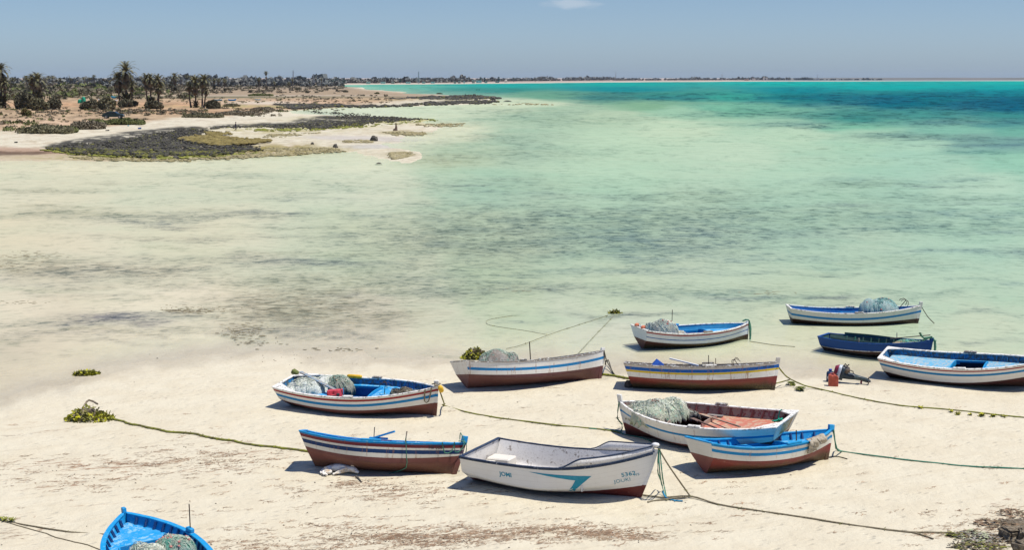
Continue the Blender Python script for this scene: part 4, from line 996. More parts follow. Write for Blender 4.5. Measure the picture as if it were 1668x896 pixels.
# G net
p=at(bG,.76,-.0);net_pile('big_net_pile','big domed pile of pale green net in the bow of the boat with oars',inboat(bG,p.x+.05,p.y,p.z-.02),(.88,.60,.54),((.80,.78,.60),(.62,.68,.50),(.24,.58,.42)),5,8,st_pale,14,simple('brown_cork',(.25,.12,.08)),nstr=160)
p=at(bG,.62,-.45);net_pile('dark_net','dark tangled net tucked against the hatch of the boat with oars',inboat(bG,p.x+.1,p.y,p.z-.0),(.45,.26,.15),((.08,.08,.08),(.2,.18,.16),(.35,.33,.30)),6,4,st_pale,nstr=50)
# I nets
p=at(bI,.2,.05);net_pile('tangled_net','blue grey tangled net with orange ends in the pale boat with thin lines',inboat(bI,p.x+.05,p.y,p.z),(.82,.6,.62),((.22,.30,.33),(.42,.42,.36),(.10,.22,.30)),7,7,st_pale,5,fl_red)
p=at(bI,.34,-.1);net_pile('orange_net','orange brown net end beside the blue grey net in the pale boat',inboat(bI,p.x,p.y,p.z),(.42,.4,.2),((.55,.38,.26),(.6,.52,.42),(.35,.25,.18)),8,4,st_pale,nstr=40)
for u,du in((-.25,0),(.15,.1)):
    a=bI.p(0,1,1);b=bI.p(0,1,-1);c=a.lerp(b,.55+u);
    r=empty('orange_float','small orange net float on the stern board of the pale boat, '+('nearer of two' if u>-.2 else 'farther of two'),'float',bI.M@Matrix.Translation(c+Vector((.06,0,.07))),'orange floats on the pale boat')
    MB().lathe([(.0,-.08),(.06,-.07),(.08,0),(.06,.07),(.0,.08)],12,Matrix.Rotation(R(80),4,'Y')).build('float_body',simple('orange_float_plastic',(.7,.2,.1)),r,True)
    MB().tube([(0,0,.05),(.07,.02,.09),(.13,.0,.05),(.16,-.02,-.02)],.012,5).build('cord',st_pale,r)
# J net
p=at(bJ,.72,.0);net_pile('teal_net_pile','teal net pile with red corks in the bow of the boat standing in water',inboat(bJ,p.x,p.y,p.z),(.85,.6,.72),teal_c,9,6,simple('teal_twine',(.25,.48,.45)),10,fl_red)
# A nets
p=at(bA,.50,-.40);net_pile('pink_cork_net','green net with pink corks bundled in the bright blue boat in the corner',inboat(bA,p.x,p.y,p.z-.02),(.70,.55,.46),((.12,.38,.28),(.42,.50,.40),(.18,.45,.35)),10,7,st_mix,22,simple('pink_cork',(.52,.22,.18)),nstr=150)
p=at(bA,.47,.10);net_pile('cream_net','cream sheer net beside the green net in the bright blue boat',inboat(bA,p.x,p.y,p.z-.02),(.55,.5,.42),((.62,.60,.48),(.45,.55,.42),(.3,.46,.36)),11,6,st_pale)
# C bits
p=at(bC,.72,0);net_pile('small_net','small pale net and rope tangle in the maroon and navy striped boat',inboat(bC,p.x,p.y,p.z+.02),(.42,.3,.16),((.42,.42,.40),(.25,.35,.38),(.1,.3,.35)),12,4,st_pale,nstr=60)
# K bundle
b=bK;z=float(b.S(.78))-.06;x=float(b.xat(.78,z));net_pile('straw_bundle','straw coloured net bundle on the bow of the dark blue boat',inboat(b,x,0,z),(.62,.26,.13),((.62,.50,.30),(.52,.44,.28),(.35,.4,.25)),13,5,st_green,nstr=50)
# D odds: crumpled line in the bow of the skiff
p=bD.p(.78,.5,1);net_pile('line_tangle','small tangle of pale line on the foredeck of the white skiff',inboat(bD,float(bD.xat(.78,.6)),-.05,float(bD.S(.78))-.2),(.25,.16,.06),((.5,.45,.4),(.3,.26,.22),(.4,.2,.15)),14,3,st_dark,nstr=30)
# ---------------------------------------------- canisters, floats, planks
def jerrycan(label,M,col,scale=1.,cat='jerrycan',capc=(.05,.05,.05)):
    root=empty('jerrycan',label,cat,M,None);m=simple('can_'+label[:12],col,.5,tuple(x*.75 for x in col))
    bm=bmesh.new();prof=[(-.13,0),(.13,0),(.14,.015),(.14,.27),(.09,.33),(.02,.335),(.0,.315),(-.04,.315),(-.06,.335),(-.12,.335),(-.14,.31),(-.14,.015)]
    v0=[bm.verts.new((x*scale,-.085*scale,z*scale)) for x,z in prof];v1=[bm.verts.new((x*scale,.085*scale,z*scale)) for x,z in prof]
    bm.faces.new(v0);bm.faces.new(v1[::-1])
    for i in range(len(prof)): bm.faces.new((v0[i],v1[i],v1[(i+1)%len(prof)],v0[(i+1)%len(prof)])[::-1])
    bmesh.ops.recalc_face_normals(bm,faces=bm.faces);me=bpy.data.meshes.new('body');bm.to_mesh(me);bm.free();o=bpy.data.objects.new('body',me);COL.objects.link(o);me.materials.append(m);o.parent=root;bevel(o,.02*scale,3)
    s=scale
    MB().tube([(-.10*s,0,.33*s),(-.08*s,0,.375*s),(.0,0,.38*s),(.03*s,0,.33*s)],.014*s,7).build('handle',m,root,True)
    MB().lathe([(.028*s,.0),(.03*s,.005),(.03*s,.035*s),(.024*s,.04*s)],12,Matrix.Translation((.085*s,0,.325*s))@Matrix.Rotation(R(25),4,'Y')).build('cap',simple('cap_'+label[:10],capc),root,True)
    MB().bar((-.09*s,-.088*s,.06*s),(.09*s,-.088*s,.27*s),.02*s,.01*s).bar((-.09*s,-.088*s,.27*s),(.09*s,-.088*s,.06*s),.02*s,.009*s).build('moulding',m,root)
    return root
p=at(bB,.40,-.50);jerrycan('bright red plastic can lying aboard the red and blue striped boat',bB.M@Matrix.Translation(p+Vector((-.12,.12,.10)))@Matrix.Rotation(R(20),4,'Z')@Matrix.Rotation(R(78),4,'X'),(.62,.06,.08),1.5)
p=onground(1357,629);jerrycan('orange red jerrycan standing on the sand in front of the outboard motor',Matrix.Translation(p)@Matrix.Rotation(R(-8),4,'Z'),(.48,.10,.055),1.12)
def fuelcan(px,py):
    p=onground(px,py);root=empty('fuel_can','dark blue fuel can with pale label behind the orange jerrycan','fuel can',Matrix.Translation(p))
    MB().lathe([(.10,0),(.125,.01),(.125,.30),(.10,.345),(.045,.36),(.045,.39),(.0,.39)],20).build('body',simple('navy_can',(.015,.045,.12)),root,True)
    MB().lathe([(.05,.385),(.055,.39),(.055,.43),(.0,.435)],14).build('cap',simple('blue_cap',(.02,.08,.5)),root,True)
    V=[];Fc=[]
    for i in range(7):
        a=R(-150+i*15)
        for z in(.12,.2):V.append((.127*math.cos(a),.127*math.sin(a),z))
    for i in range(6):Fc.append((2*i,2*i+2,2*i+3,2*i+1))
    mesh('label',V,Fc,simple('pale_label',(.6,.62,.65)),root)
fuelcan(1352,622)
def outboard():
    a=onground(1361,623);b=onground(1401,626);d=(b-a);L=d.length;yaw=math.atan2(d.y,d.x)
    root=empty('outboard_motor','dark outboard motor with maroon and white cowl lying on its side on the sand','outboard motor',Matrix.Translation(a)@Matrix.Rotation(yaw,4,'Z'))
    nav=simple('motor_navy',(.02,.035,.05),.45,(.035,.05,.06));wh=simple('motor_white',(.6,.64,.7),.4);mar=simple('motor_maroon',(.22,.02,.05),.4);ir=simple('motor_iron',(.05,.05,.05),.6,(.12,.08,.05))
    # cowl on the left: three coloured bands, tilted
    T=Matrix.Translation((.10,0,.36))@Matrix.Rotation(R(14),4,'Y')
    def slab(x0,x1,r0,r1,nm,m):
        mb=MB();V=[];N=16
        for x,r in((x0,r0*.97),(x0+.015,r0),(x1-.015,r1),(x1,r1*.97)):
            for k in range(N):
                t=2*math.pi*k/N;c,s=math.cos(t),math.sin(t);e=.6;V.append(T@Vector((x,.19*r*math.copysign(abs(c)**e,c),.25*r*math.copysign(abs(s)**e,s))))
        Fc=[]
        for i in range(3):
            for k in range(N): Fc.append((i*N+k,i*N+(k+1)%N,(i+1)*N+(k+1)%N,(i+1)*N+k))
        Fc.append(tuple(reversed(range(N))));Fc.append(tuple(range(3*N,4*N)))
        mb.add(V,Fc);return mb.build(nm,m,root,True)
    slab(-.16,-.04,.70,.93,'cowl_top',mar);slab(-.04,.06,.93,1,'cowl_band',wh);slab(.06,.17,1,.95,'cowl_base',nav)
    mb=MB();mb.blob((.33,0,.42),(.14,.15,.15),3,.25,3);mb.build('powerhead',ir,root,True)
    mb=MB();mb.tube([(.25,-.05,.55),(.30,-.08,.66),(.37,-.08,.60),(.42,-.05,.64)],.022,6);mb.build('linkage',ir,root,True)
    mb=MB();mb.tube([(.34,-.1,.44),(.48,-.12,.46),(.56,-.12,.43),(.57,-.12,.36)],.018,6);mb.build('clamp_bracket',ir,root,True)
    mb=MB();mb.tube([(.35,-.09,.38),(.45,-.1,.34),(.55,-.1,.33),(.62,-.08,.28)],.014,6);mb.build('tiller_handle',simple('motor_pale',(.4,.42,.44)),root,True)
    # leg
    mb=MB();mb.tube([(.18,0,.30),(.40,0,.25),(.60,0,.23)],[.15,.12,.10],10);mb.build('midsection',nav,root,True)
    mb=MB();mb.tube([(.58,0,.23),(.80,0,.19),(1.0,0,.15)],[.095,.075,.07],10);mb.build('leg',simple('motor_leg',(.05,.07,.075),.5,(.10,.12,.12)),root,True)
    MB().bar((.78,-.14,.235),(.80,.14,.225),.10,.02).build('cavitation_plate',nav,root)
    # gearcase across the end
    mb=MB();mb.tube([(.86,0,.16),(1.05,0,.13),(1.13,0,.10)],[.06,.075,.02],10);mb.build('gearcase',nav,root,True)
    MB().add([(.80,-.012,.15),(.86,-.012,.15),(.85,-.012,.0),(.79,-.012,.02),(.80,.012,.15),(.86,.012,.15),(.85,.012,.0),(.79,.012,.02)],[(0,1,2,3),(7,6,5,4),(0,4,5,1),(1,5,6,2),(2,6,7,3),(3,7,4,0)]).build('skeg',mar,root)
    mb=MB()
    for k in range(3):
        a=R(90+120*k);mb.blob((1.06,.09*math.cos(a),.12+.09*math.sin(a)),(.02,.06,.06),k,.05,sub=1)
    mb.build('propeller',ir,root,True)
outboard()
def yellow_float(label,M,L=.40,r=.075,group=None):
    o=MB().lathe([(0,-L/2),(r*.7,-L/2+.01),(r,-L/2+.05),(r,L/2-.05),(r*.7,L/2-.01),(0,L/2)],12).build('float',fl_y,None,True);o.matrix_world=M;tag(o,label,'float',group);return o
p=bB.p(.37,1,1,.05,.06);yellow_float('yellow cylinder float lying on the far rail of the net laden boat',bB.M@Matrix.Translation(p)@Matrix.Rotation(R(90),4,'Y'),.52,.06)
p=bB.p(1,1,1);yellow_float('small yellow float hanging at the bow post of the net laden boat',bB.M@Matrix.Translation(p+Vector((.14,-.05,-.02)))@Matrix.Rotation(R(30),4,'X'),.24,.075)
p=bB.p(0,1,1);o=MB().box((0,0,0),(.22,.16,.16)).build('crate',simple('olive_plastic',(.14,.16,.04)));o.matrix_world=bB.M@Matrix.Translation(p+Vector((.02,-.15,.08)))@Matrix.Rotation(R(30),4,'Y');bevel(o,.03);tag(o,'small olive crate on the stern corner of the net laden boat','crate')
def plank(name,label,cat,a,b,w,h,mat): 
    mb=MB();c=(Vector(a)+Vector(b))/2;mb.bar(Vector(a)-c,Vector(b)-c,w,h);o=mb.build(name,mat,None,loc=c);bevel(o,.008);return tag(o,label,cat)
a=bB.M@(at(bB,.06,.45)+Vector((0,0,.40)));b=bB.M@(at(bB,.40,-.45)+Vector((0,0,.18)))
plank('plank','grey blue plank laid across the nets in the striped boat','plank',a,b,.12,.04,paint('plank_blue_grey',alb(130,160,180),chip=(.3,.28,.25),chipamt=.5))
# oars in G
def oar(label,a,b,mat,grp):
    a=Vector(a);b=Vector(b);c=(a+b)/2;root=empty('oar',label,'oar',Matrix.Translation(c),grp);a-=c;b-=c;d=(b-a).normalized()
    MB().tube([a,a.lerp(b,.72)],.024,7).build('shaft',mat,root,True)
    MB().bar(a.lerp(b,.70),b,.12,.025).build('blade',mat,root)
oarm=simple('oar_wood',(.45,.33,.24),.8,(.3,.2,.14))
g=lambda t,u,z: bG.M@(Vector((float(bG.xat(t,.5)),float(bG.inner_at(t,.55))*u,float(bG.S(t))-.24+z)))
oar('pink brown oar lying across the hatch of the red decked boat, nearer of two',g(.20,.55,.18),g(.55,-.62,.10),oarm,'oars in the red decked boat')
oar('thin dark oar lying across the hatch of the red decked boat, farther of two',g(.30,1.0,.26),g(.56,-.1,.12),simple('oar_dark',(.22,.14,.11),.8),'oars in the red decked boat')
a=g(.58,-.75,.06);b=g(.52,-.55,.05);plank('board','short grey board lying by the near rail of the red decked boat','board',g(.43,-.78,.05),g(.53,-.78,.05),.16,.03,simple('board_grey',(.28,.26,.24),.8))
W=bG.M@(Vector((float(bG.xat(.05,.5)),float(bG.inner_at(.05,.55))*.55*-1,float(bG.S(.05))-.22)));rope_gs=simple('green_rope_bright',(.02,.42,.28),.8)
mb=MB();r_=random.Random(4);P_=[Vector((r_.uniform(-.16,.16),r_.uniform(-.1,.1),.03+r_.uniform(0,.12))) for _ in range(22)]+[Vector((.05,.0,.35)),Vector((.15,.0,.40))];mb.tube([a.lerp(b,t) for a,b in zip(P_,P_[1:]) for t in(0,.33,.66)],.016,5);o=mb.build('rope',rope_gs,None,True,loc=W);tag(o,'bright green tangled rope on the stern of the red decked boat','rope')
# oar in F, blue bit and anchors
f=lambda b,t,u,z: b.M@(Vector((float(b.xat(t,.5)),float(b.inner_at(t,.55))*u,float(b.S(t))-.15+z)))
a=f(bF,.28,.85,.36);b2=f(bF,.48,.3,.16);plank('striped_pole','white and blue striped pole lying in the yellow striped boat','pole',a,b2,.05,.05,paint('pole_blue',alb(90,120,175),chip=(.7,.7,.7),chipamt=1.2,scale=14))
c=f(bF,.2,.3,.16);o=MB().add([(-.16,-.1,0),(.16,-.1,0),(.16,.1,0),(-.16,.1,0),(-.04,0,.2)],[(3,2,1,0),(0,1,4),(1,2,4),(2,3,4),(3,0,4)]).build('tarpaulin',simple('tarp_blue',alb(20,90,190)),None,loc=c);o.scale=(1.2,1.2,1.);tag(o,'small crumpled bright blue tarpaulin poking above the rail of the yellow striped boat','tarpaulin')
def anchor(label,M,s=1.):
    root=empty('grapnel_anchor',label,'anchor',M,'grapnel anchors aboard the boats')
    MB().tube([(0,0,0),(0,0,.55*s)],.016*s,6).build('shank',dark_m,root)
    for k in range(4):
        a=R(45+90*k);c,q=math.cos(a),math.sin(a);MB().tube([(0,0,.52*s),(.13*s*c,.13*s*q,.53*s),(.22*s*c,.22*s*q,.42*s),(.23*s*c,.23*s*q,.36*s)],.014*s,5).build('fluke',dark_m,root)
    mb=MB();mb.tube([(.05*s*math.cos(R(t)),0,-.05*s+.05*s*math.sin(R(t))) for t in range(0,361,45)],.009*s,5);mb.build('ring',dark_m,root)
p=bF.p(.80,1,1,.2,-.15);anchor('rusty grapnel anchor showing above the bow rail of the yellow striped boat',bF.M@Matrix.Translation(p+Vector((0,-.1,0)))@Matrix.Rotation(R(-35),4,'Y')@Matrix.Rotation(R(20),4,'X'),.75)
p=at(bJ,.84,0);anchor('dark grapnel anchor leaning behind the teal net pile',bJ.M@Matrix.Translation(p+Vector((0,.1,.1)))@Matrix.Rotation(R(38),4,'Y'),1.)
p=at(bB,.67,-.1);anchor('thin dark grapnel anchor on the blue foredeck behind the hatch of the net laden boat',bB.M@Matrix.Translation(p+Vector((0,0,.02)))@Matrix.Rotation(R(12),4,'Y'),.75)
# E pole, L/C small things
p=bE.p(.50,1,1);bE.pin(.56,1,.62,dark_m,0,.018,'pole')
# H rags
def rags():
    root=empty('rags','three beige rags hung over the near bow rail of the bright blue inside boat','cloth',bH.M);m=simple('rag_beige',(.42,.36,.27),.95,(.28,.24,.18));rnd=random.Random(5)
    for k,(t,ln) in enumerate(((.735,.26),(.785,.13),(.83,.16),(.70,.30))):
        V=[];Fc=[];nu,nv=9,9
        for i in range(nu):
            tt=t-.025+.05*i/(nu-1)
            S=float(bH.S(tt));P=bH.p(tt,1,-1)
            for j in range(nv):
                q=j/(nv-1)*(ln+.10);w=.018*math.sin(i*1.9+k)+.012*math.sin(j*1.3+i)
                if q<.10: V.append((P.x,P.y+.10-q*1.2,P.z+.05+abs(w)*.5))
                else:
                    R_=bH.H(tt,1-(q-.1)/S,-1,-.035-abs(w)*1.6);V.append((R_[0]+w*1.5,R_[1],R_[2]))
        for i in range(nu-1):
            for j in range(nv-1): a=i*nv+j;Fc.append((a,a+nv,a+nv+1,a+1))
        o=mesh('rag',V,Fc,m,root,True);s=o.modifiers.new('s','SOLIDIFY');s.thickness=.012
rags()
# ---------------------------------------------- ropes
algae=NT('algae_rope');oc=algae.obj();aa=algae.noise(oc,5,4,.7);algae.princ(algae.mix(algae.mapr(aa,.4,.6),(.16,.145,.06),(.24,.25,.05)),.9,.1,bump=algae.noise(oc,60,3),bs=.6,bd=.02);algae=algae.m
rope_t=simple('tan_rope',(.24,.20,.13),.9,(.13,.11,.07),scale=20);rope_g=simple('green_rope',(.08,.24,.16),.85,(.05,.14,.09),scale=20);rope_b=simple('blue_rope',(.05,.30,.50),.8,scale=20);rope_d=simple('dark_rope',(.09,.08,.06),.9,(.05,.045,.03),scale=20)
rope_u=simple('sunken_rope',(.22,.22,.16),.9,(.3,.3,.2),scale=4)
weed_y=NT('yellow_green_weed');oc=weed_y.obj();aa=weed_y.noise(oc,5,4,.7);weed_y.princ(weed_y.mix(weed_y.mapr(aa,.42,.6),(.14,.13,.035),(.46,.44,.03)),.85,.2,bump=weed_y.noise(oc,30,3),bs=.5,bd=.03);weed_y=weed_y.m
weed_b=simple('dry_brown_weed',(.20,.15,.09),.95,(.10,.075,.045),scale=20)
def smooth(pts,n=8,jit=0.,seed=0,ground=False,r=.02):
    pts=[Vector(p) for p in pts];out=[];rnd=random.Random(seed)
    P=[pts[0]*2-pts[1]]+pts+[pts[-1]*2-pts[-2]]
    for i in range(1,len(P)-2):
        a,b,c,d=P[i-1:i+3];L=(c-b).length;m=max(2,int(L/.18)) if n is None else n
        for k in range(m):
            t=k/m;out.append(.5*((2*b)+(c-a)*t+(2*a-5*b+4*c-d)*t*t+(3*b-a-3*c+d)*t**3))
    out.append(pts[-1])
    if jit:
        ph=[rnd.uniform(0,6) for _ in range(4)];s=0
        for i in range(1,len(out)-1):
            s+=(out[i]-out[i-1]).length;w=jit*(math.sin(s*1.7+ph[0])+.6*math.sin(s*4.1+ph[1])+.35*math.sin(s*9+ph[2]))
            out[i]=out[i]+Vector((w*.3,w,0))
    return out
def tufts(mb,pts,n,s,rnd,drop=.0):
    for _ in range(n):
        p=pts[rnd.randrange(len(pts))]
        for k in range(rnd.randint(3,7)):
            a=rnd.uniform(0,6.28);d=Vector((math.cos(a),math.sin(a),rnd.uniform(-.2,.7)-drop)).normalized()*s*rnd.uniform(.5,1.3);w=Vector((-d.y,d.x,0)).normalized()*s*.28
            b=p+Vector((rnd.uniform(-.03,.03),rnd.uniform(-.03,.03),0));mb.add([b-w,b+w,b+d+w*.4,b+d-w*.6],[(0,1,2,3)])
def rope(label,parts,r,mat,jit=.03,seed=0,weed=0,weedm=None,weeds=.07,name='rope',cat='rope',drop=0.,group=None):
    """parts: list of polylines, each list of Vector or ('g',px,py)"""
    mb=MB();wm=MB();rnd=random.Random(seed);base=None
    for pl in parts:
        P=[]
        for q in pl:
            P.append(onground(q[1],q[2],r*.8) if isinstance(q,tuple) and q[0]=='g' else Vector(q))
        allg=all(isinstance(q,tuple) and q[0]=='g' for q in pl)
        S=smooth(P,None,jit if allg else jit*.3,seed)
        if allg:
            zz=height(np.array([s.x for s in S]),np.array([s.y for s in S]))[0]
            S=[Vector((s.x,s.y,z+r*.8)) for s,z in zip(S,zz)]
        if base is None: base=S[0].copy()
        mb.tube([s-base for s in S],[r*(1+.25*mnoise.noise(s*7)) for s in S],6)
        if weed: tufts(wm,[s-base for s in S],int(weed*len(S)),weeds,rnd,drop)
    root=empty(name,label,cat,Matrix.Translation(base),group)
    mb.build('strand',mat,root,True)
    if weed: wm.build('weed_tufts',weedm or weed_y,root)['kind']='stuff'
    return root
g_=lambda x,y:('g',x,y)
rope('long algae covered rope from the weedy anchor stone to the maroon striped boat',[[g_(172,683),g_(215,692),g_(300,707),g_(390,722),g_(470,733),g_(505,738),g_(560,748)]],.032,algae,.05,1,1.6,weed_y,.06)
W=bB.W(1,.85,1);rope('weedy mooring rope from the bow of the net laden boat across the sand',[[W+Vector((.05,0,.1)),bB.W(1,.45,1)+Vector((.22,0,0)),g_(723,662),g_(760,672),g_(800,680),g_(850,687),g_(920,695),g_(985,701),g_(1010,706)]],.022,algae,.05,2,.7,algae,.05)
W=bE.W(1,1,1);rope('pair of dark ropes hanging from the bow of the leaning blue striped boat',[[W+Vector((.02,-.03,.03)),W+Vector((.12,-.05,-.35)),onground(991,596)+Vector((0,0,.2)),g_(999,610),g_(1008,616),g_(1022,617)],[W+Vector((.02,-.03,.02)),W+Vector((.07,-.08,-.45)),onground(988,600)+Vector((0,0,.25)),g_(1003,613),g_(1016,614)]],.018,rope_d,.02,3,0)
rope('green weed covered rope lying between two brown bottomed boats',[[g_(981,612),g_(1000,614),g_(1018,617),g_(1032,619)]],.04,algae,.03,4,3,weed_y,.07)
W=bF.W(1,.85,1);K=G(1288,618,.25)
rope('mooring rope with hanging weed from the yellow striped boat to the right edge',[[W,W.lerp(K,.5)+Vector((0,0,-.05)),K,G(1310,628,.12),g_(1340,636),g_(1400,650),g_(1470,662),g_(1540,668),g_(1600,674),g_(1668,681),g_(1800,692)],[bF.W(.99,.25,-1),G(1275,622,.12),K]],.022,algae,.03,5,.25,algae,.06)
wm=MB();rnd=random.Random(3)
for (x,y,z) in((1289,622,.12),(1304,630,.16),(1303,632,.08)): tufts(wm,[G(x,y,z)-K],9,.16,rnd,.7)
o=wm.build('seaweed',simple('olive_weed',(.13,.15,.03),.9,(.2,.21,.05)),None,loc=K);tag(o,'olive seaweed bunches hanging from the rope off the yellow striped boat','seaweed',kind='stuff')
wm=MB();S=[onground(x,y,.03) for x,y in((1560,676),(1580,677),(1600,678),(1618,679),(1635,680),(1500,666),(1550,672))];tufts(wm,[s-S[0] for s in S],40,.10,rnd);o=wm.build('seaweed',weed_y,None,loc=S[0]);tag(o,'yellow green weed strewn along the rope near the right edge','seaweed',kind='stuff')
W=bH.W(1,1.05,1);rope('green rope from the bow of the blue inside boat out across the right sand',[[W+Vector((.05,0,.02)),W+Vector((.12,-.05,-.5)),G(1362,728,.12),g_(1368,736),g_(1400,741),g_(1450,747),g_(1510,754),g_(1580,761),g_(1668,765),g_(1800,772)],[W+Vector((.05,.05,0)),W+Vector((.16,.0,-.55)),g_(1371,737)]],.020,rope_g,.04,6,.3,algae,.05)
rope('thin dark rope end lying on sand beside the blue inside boat',[[g_(1350,746),g_(1366,746),g_(1380,749)]],.014,rope_d,.03,7)
W=bG.W(.995,1.0,-1);rope('green rope hanging from the bow of the red decked boat to the sand',[[W+Vector((-.05,-.03,.02)),W+Vector((-.1,-.1,-.45)),onground(1013,702)+Vector((0,0,.15)),g_(1012,704),g_(1002,702)],[g_(960,699),g_(985,702),g_(1010,705),g_(1040,712),g_(1060,720)]],.02,rope_g,.03,8,.7,algae,.05)
W=bD.W(1,1,1)+Vector((.05,-.02,.08));J=onground(1124,812,.05)
rope('tan mooring rope from the skiff bow down to a knot across the lower right sand',[[W,W.lerp(J,.35)+Vector((0,0,-.03)),J],[onground(1045,810,.04),g_(1080,812),J,g_(1170,823),g_(1230,833),g_(1300,843),g_(1370,854),g_(1440,864),g_(1490,870),g_(1520,880)],[g_(1440,864),g_(1480,868),g_(1530,869),g_(1590,872)],[g_(1055,818),g_(1075,816),J]],.021,rope_t,.03,9,.45,algae,.05)
rope('green and blue rope loops hanging from the skiff bow and ending frayed',[[W,W+Vector((.03,-.1,-.55)),G(1078,790,.25),g_(1084,812)],[W+Vector((.03,0,0)),W+Vector((.09,-.08,-.6)),G(1081,788,.22),g_(1086,813)],[W+Vector((.0,0,-.05)),W+Vector((-.02,-.12,-.5)),G(1075,780,.3),G(1079,792,.2)]],.016,rope_g,.02,10)
rope('bright blue rope end lying below the skiff bow',[[G(1079,800,.16),g_(1085,813),g_(1100,817),g_(1112,818)]],.022,rope_b,.02,11,.4,rope_b,.07)
rope('brown rope from the left edge to the bright blue boat, upper of two',[[g_(-60,845),g_(0,849),g_(50,858),g_(110,868),g_(170,872),bA.W(.93,.6,1)]],.018,rope_t,.03,12,.2,algae,.04,group='two ropes at the lower left')
rope('thin brown rope from the left edge passing under the bright blue boat, lower of two',[[g_(-60,843),g_(0,850),g_(50,862),g_(100,879),g_(150,893),g_(200,905)]],.012,rope_t,.03,13,group='two ropes at the lower left')
S=[onground(x,y,.04) for x,y in((-10,846),(0,848),(8,850),(20,851))];wm=MB();tufts(wm,[s-S[0] for s in S],26,.09,rnd);o=wm.build('seaweed',algae,None,loc=S[0]);tag(o,'knot of green weed on the rope at the left edge','seaweed')
# green line hanging on C and on its bow
W=bC.W(.655,1,-1,-.03,.05);rope('thin green line hanging over the side of the maroon striped boat to the sand',[[W+Vector((0,-.02,.1)),bC.W(.655,.6,-1,-.05),bC.W(.65,.2,-1,-.06),g_(640,771),g_(634,773)]],.013,rope_g,.0,14)
W=bC.W(1,1,1);rope('green rope looped round the bow post of the maroon striped boat',[[W+Vector((-.15,-.1,.1)),W+Vector((.05,-.08,.05)),W+Vector((.02,-.05,-.3)),W+Vector((-.05,-.08,-.45))],[bC.W(.93,1,-1,-.04,.05),bC.W(.94,.75,-1,-.05),bC.W(.97,.8,-1,-.05),W+Vector((0,-.09,.05)),W+Vector((-.1,-.02,.3)),W+Vector((-.12,.03,.1))],[bC.W(.86,1,-1,-.04,.05),bC.W(.88,.72,-1,-.05),bC.W(.92,.78,-1,-.05),bC.W(.93,1,-1,-.04,.05)]],.013,rope_g,.0,15)
W=bI.W(1,1,1);rope('dark green rope hanging from the bow of the pale boat into the water',[[W+Vector((.03,0,.12)),W+Vector((.07,-.04,-.3)),W+Vector((.1,-.05,-.75))],[W+Vector((-.2,.1,.08)),W+Vector((0,.02,.14)),W+Vector((.1,-.02,-.2)),W+Vector((.08,-.05,-.7))]],.035,rope_g,.0,16,.5,rope_g,.06)
rope('dark rope running under the water from the pale boat to the right',[[G(1221,556,-.02),G(1260,562,-.02),G(1295,565,-.02)]],.014,rope_u,.0,17)
W=bJ.W(1,1,1);E=G(1522,527,-.02);rope('dark mooring rope dropping from the bow of the single striped boat into water',[[W,W.lerp(E,.5)+Vector((0,0,-.08)),E]],.018,rope_d,.0,18,.4,algae,.05)
W=bK.W(1,1,1);rope('thick green rope bundle hanging from the bow of the dark blue boat',[[W+Vector((-.35,0,.02)),W+Vector((-.05,0,.15)),W+Vector((.08,-.03,.0)),W+Vector((.1,-.05,-.45))],[W+Vector((-.1,.03,.14)),W+Vector((.1,-.02,.02)),W+Vector((.12,-.06,-.42))],[W+Vector((-.45,-.02,.3)),W+Vector((-.3,0,.12)),W+Vector((0,0,.16))]],.036,rope_g,.0,19,.6,rope_g,.07)
z=float(bK.S(.7));plank('oar_shaft','dark pole lying along the bow of the dark blue boat','pole',bK.W(.66,1,1,.4,.05),bK.W(.98,1,1,.0,.22),.035,.035,wood_m)
# lines in the shallows running to the weedy stone
rope('faint dark line under water from the weedy rock toward the blue striped boat',[[G(1000,514,-.02),G(985,530,-.02),G(960,556,-.02),G(938,580,-.02)]],.013,rope_u,.06,20,.15,algae,.06)
rope('faint dark line under water from the weedy rock to the left',[[G(990,514,-.02),G(940,530,-.02),G(895,545,-.02),G(850,562,-.02),G(825,568,-.02)]],.012,rope_u,.08,21,.2,algae,.06)
rope('yellow rope curve under the shallow water left of the weedy rock',[[G(835,514,-.02),G(800,520,-.02),G(792,524,-.02),G(800,530,-.02),G(850,538,-.02),G(890,545,-.02)]],.009,rope_u,.05,22,.25,weed_y,.04)
W=bB.W(1,1,1);rope('knotted pale rope round the bow post of the net laden boat',[[W+Vector((-.05,-.12,.08)),W+Vector((.1,-.03,.12)),W+Vector((-.02,.1,.1)),W+Vector((-.15,0,.1)),W+Vector((-.05,-.1,.14))],[bB.W(.97,1,-1,-.03,.05),bB.W(.95,.6,-1,-.05),bB.W(.93,.62,-1,-.05),bB.W(.94,1,-1,-.03,.05)]],.02,rope_t,0,23)
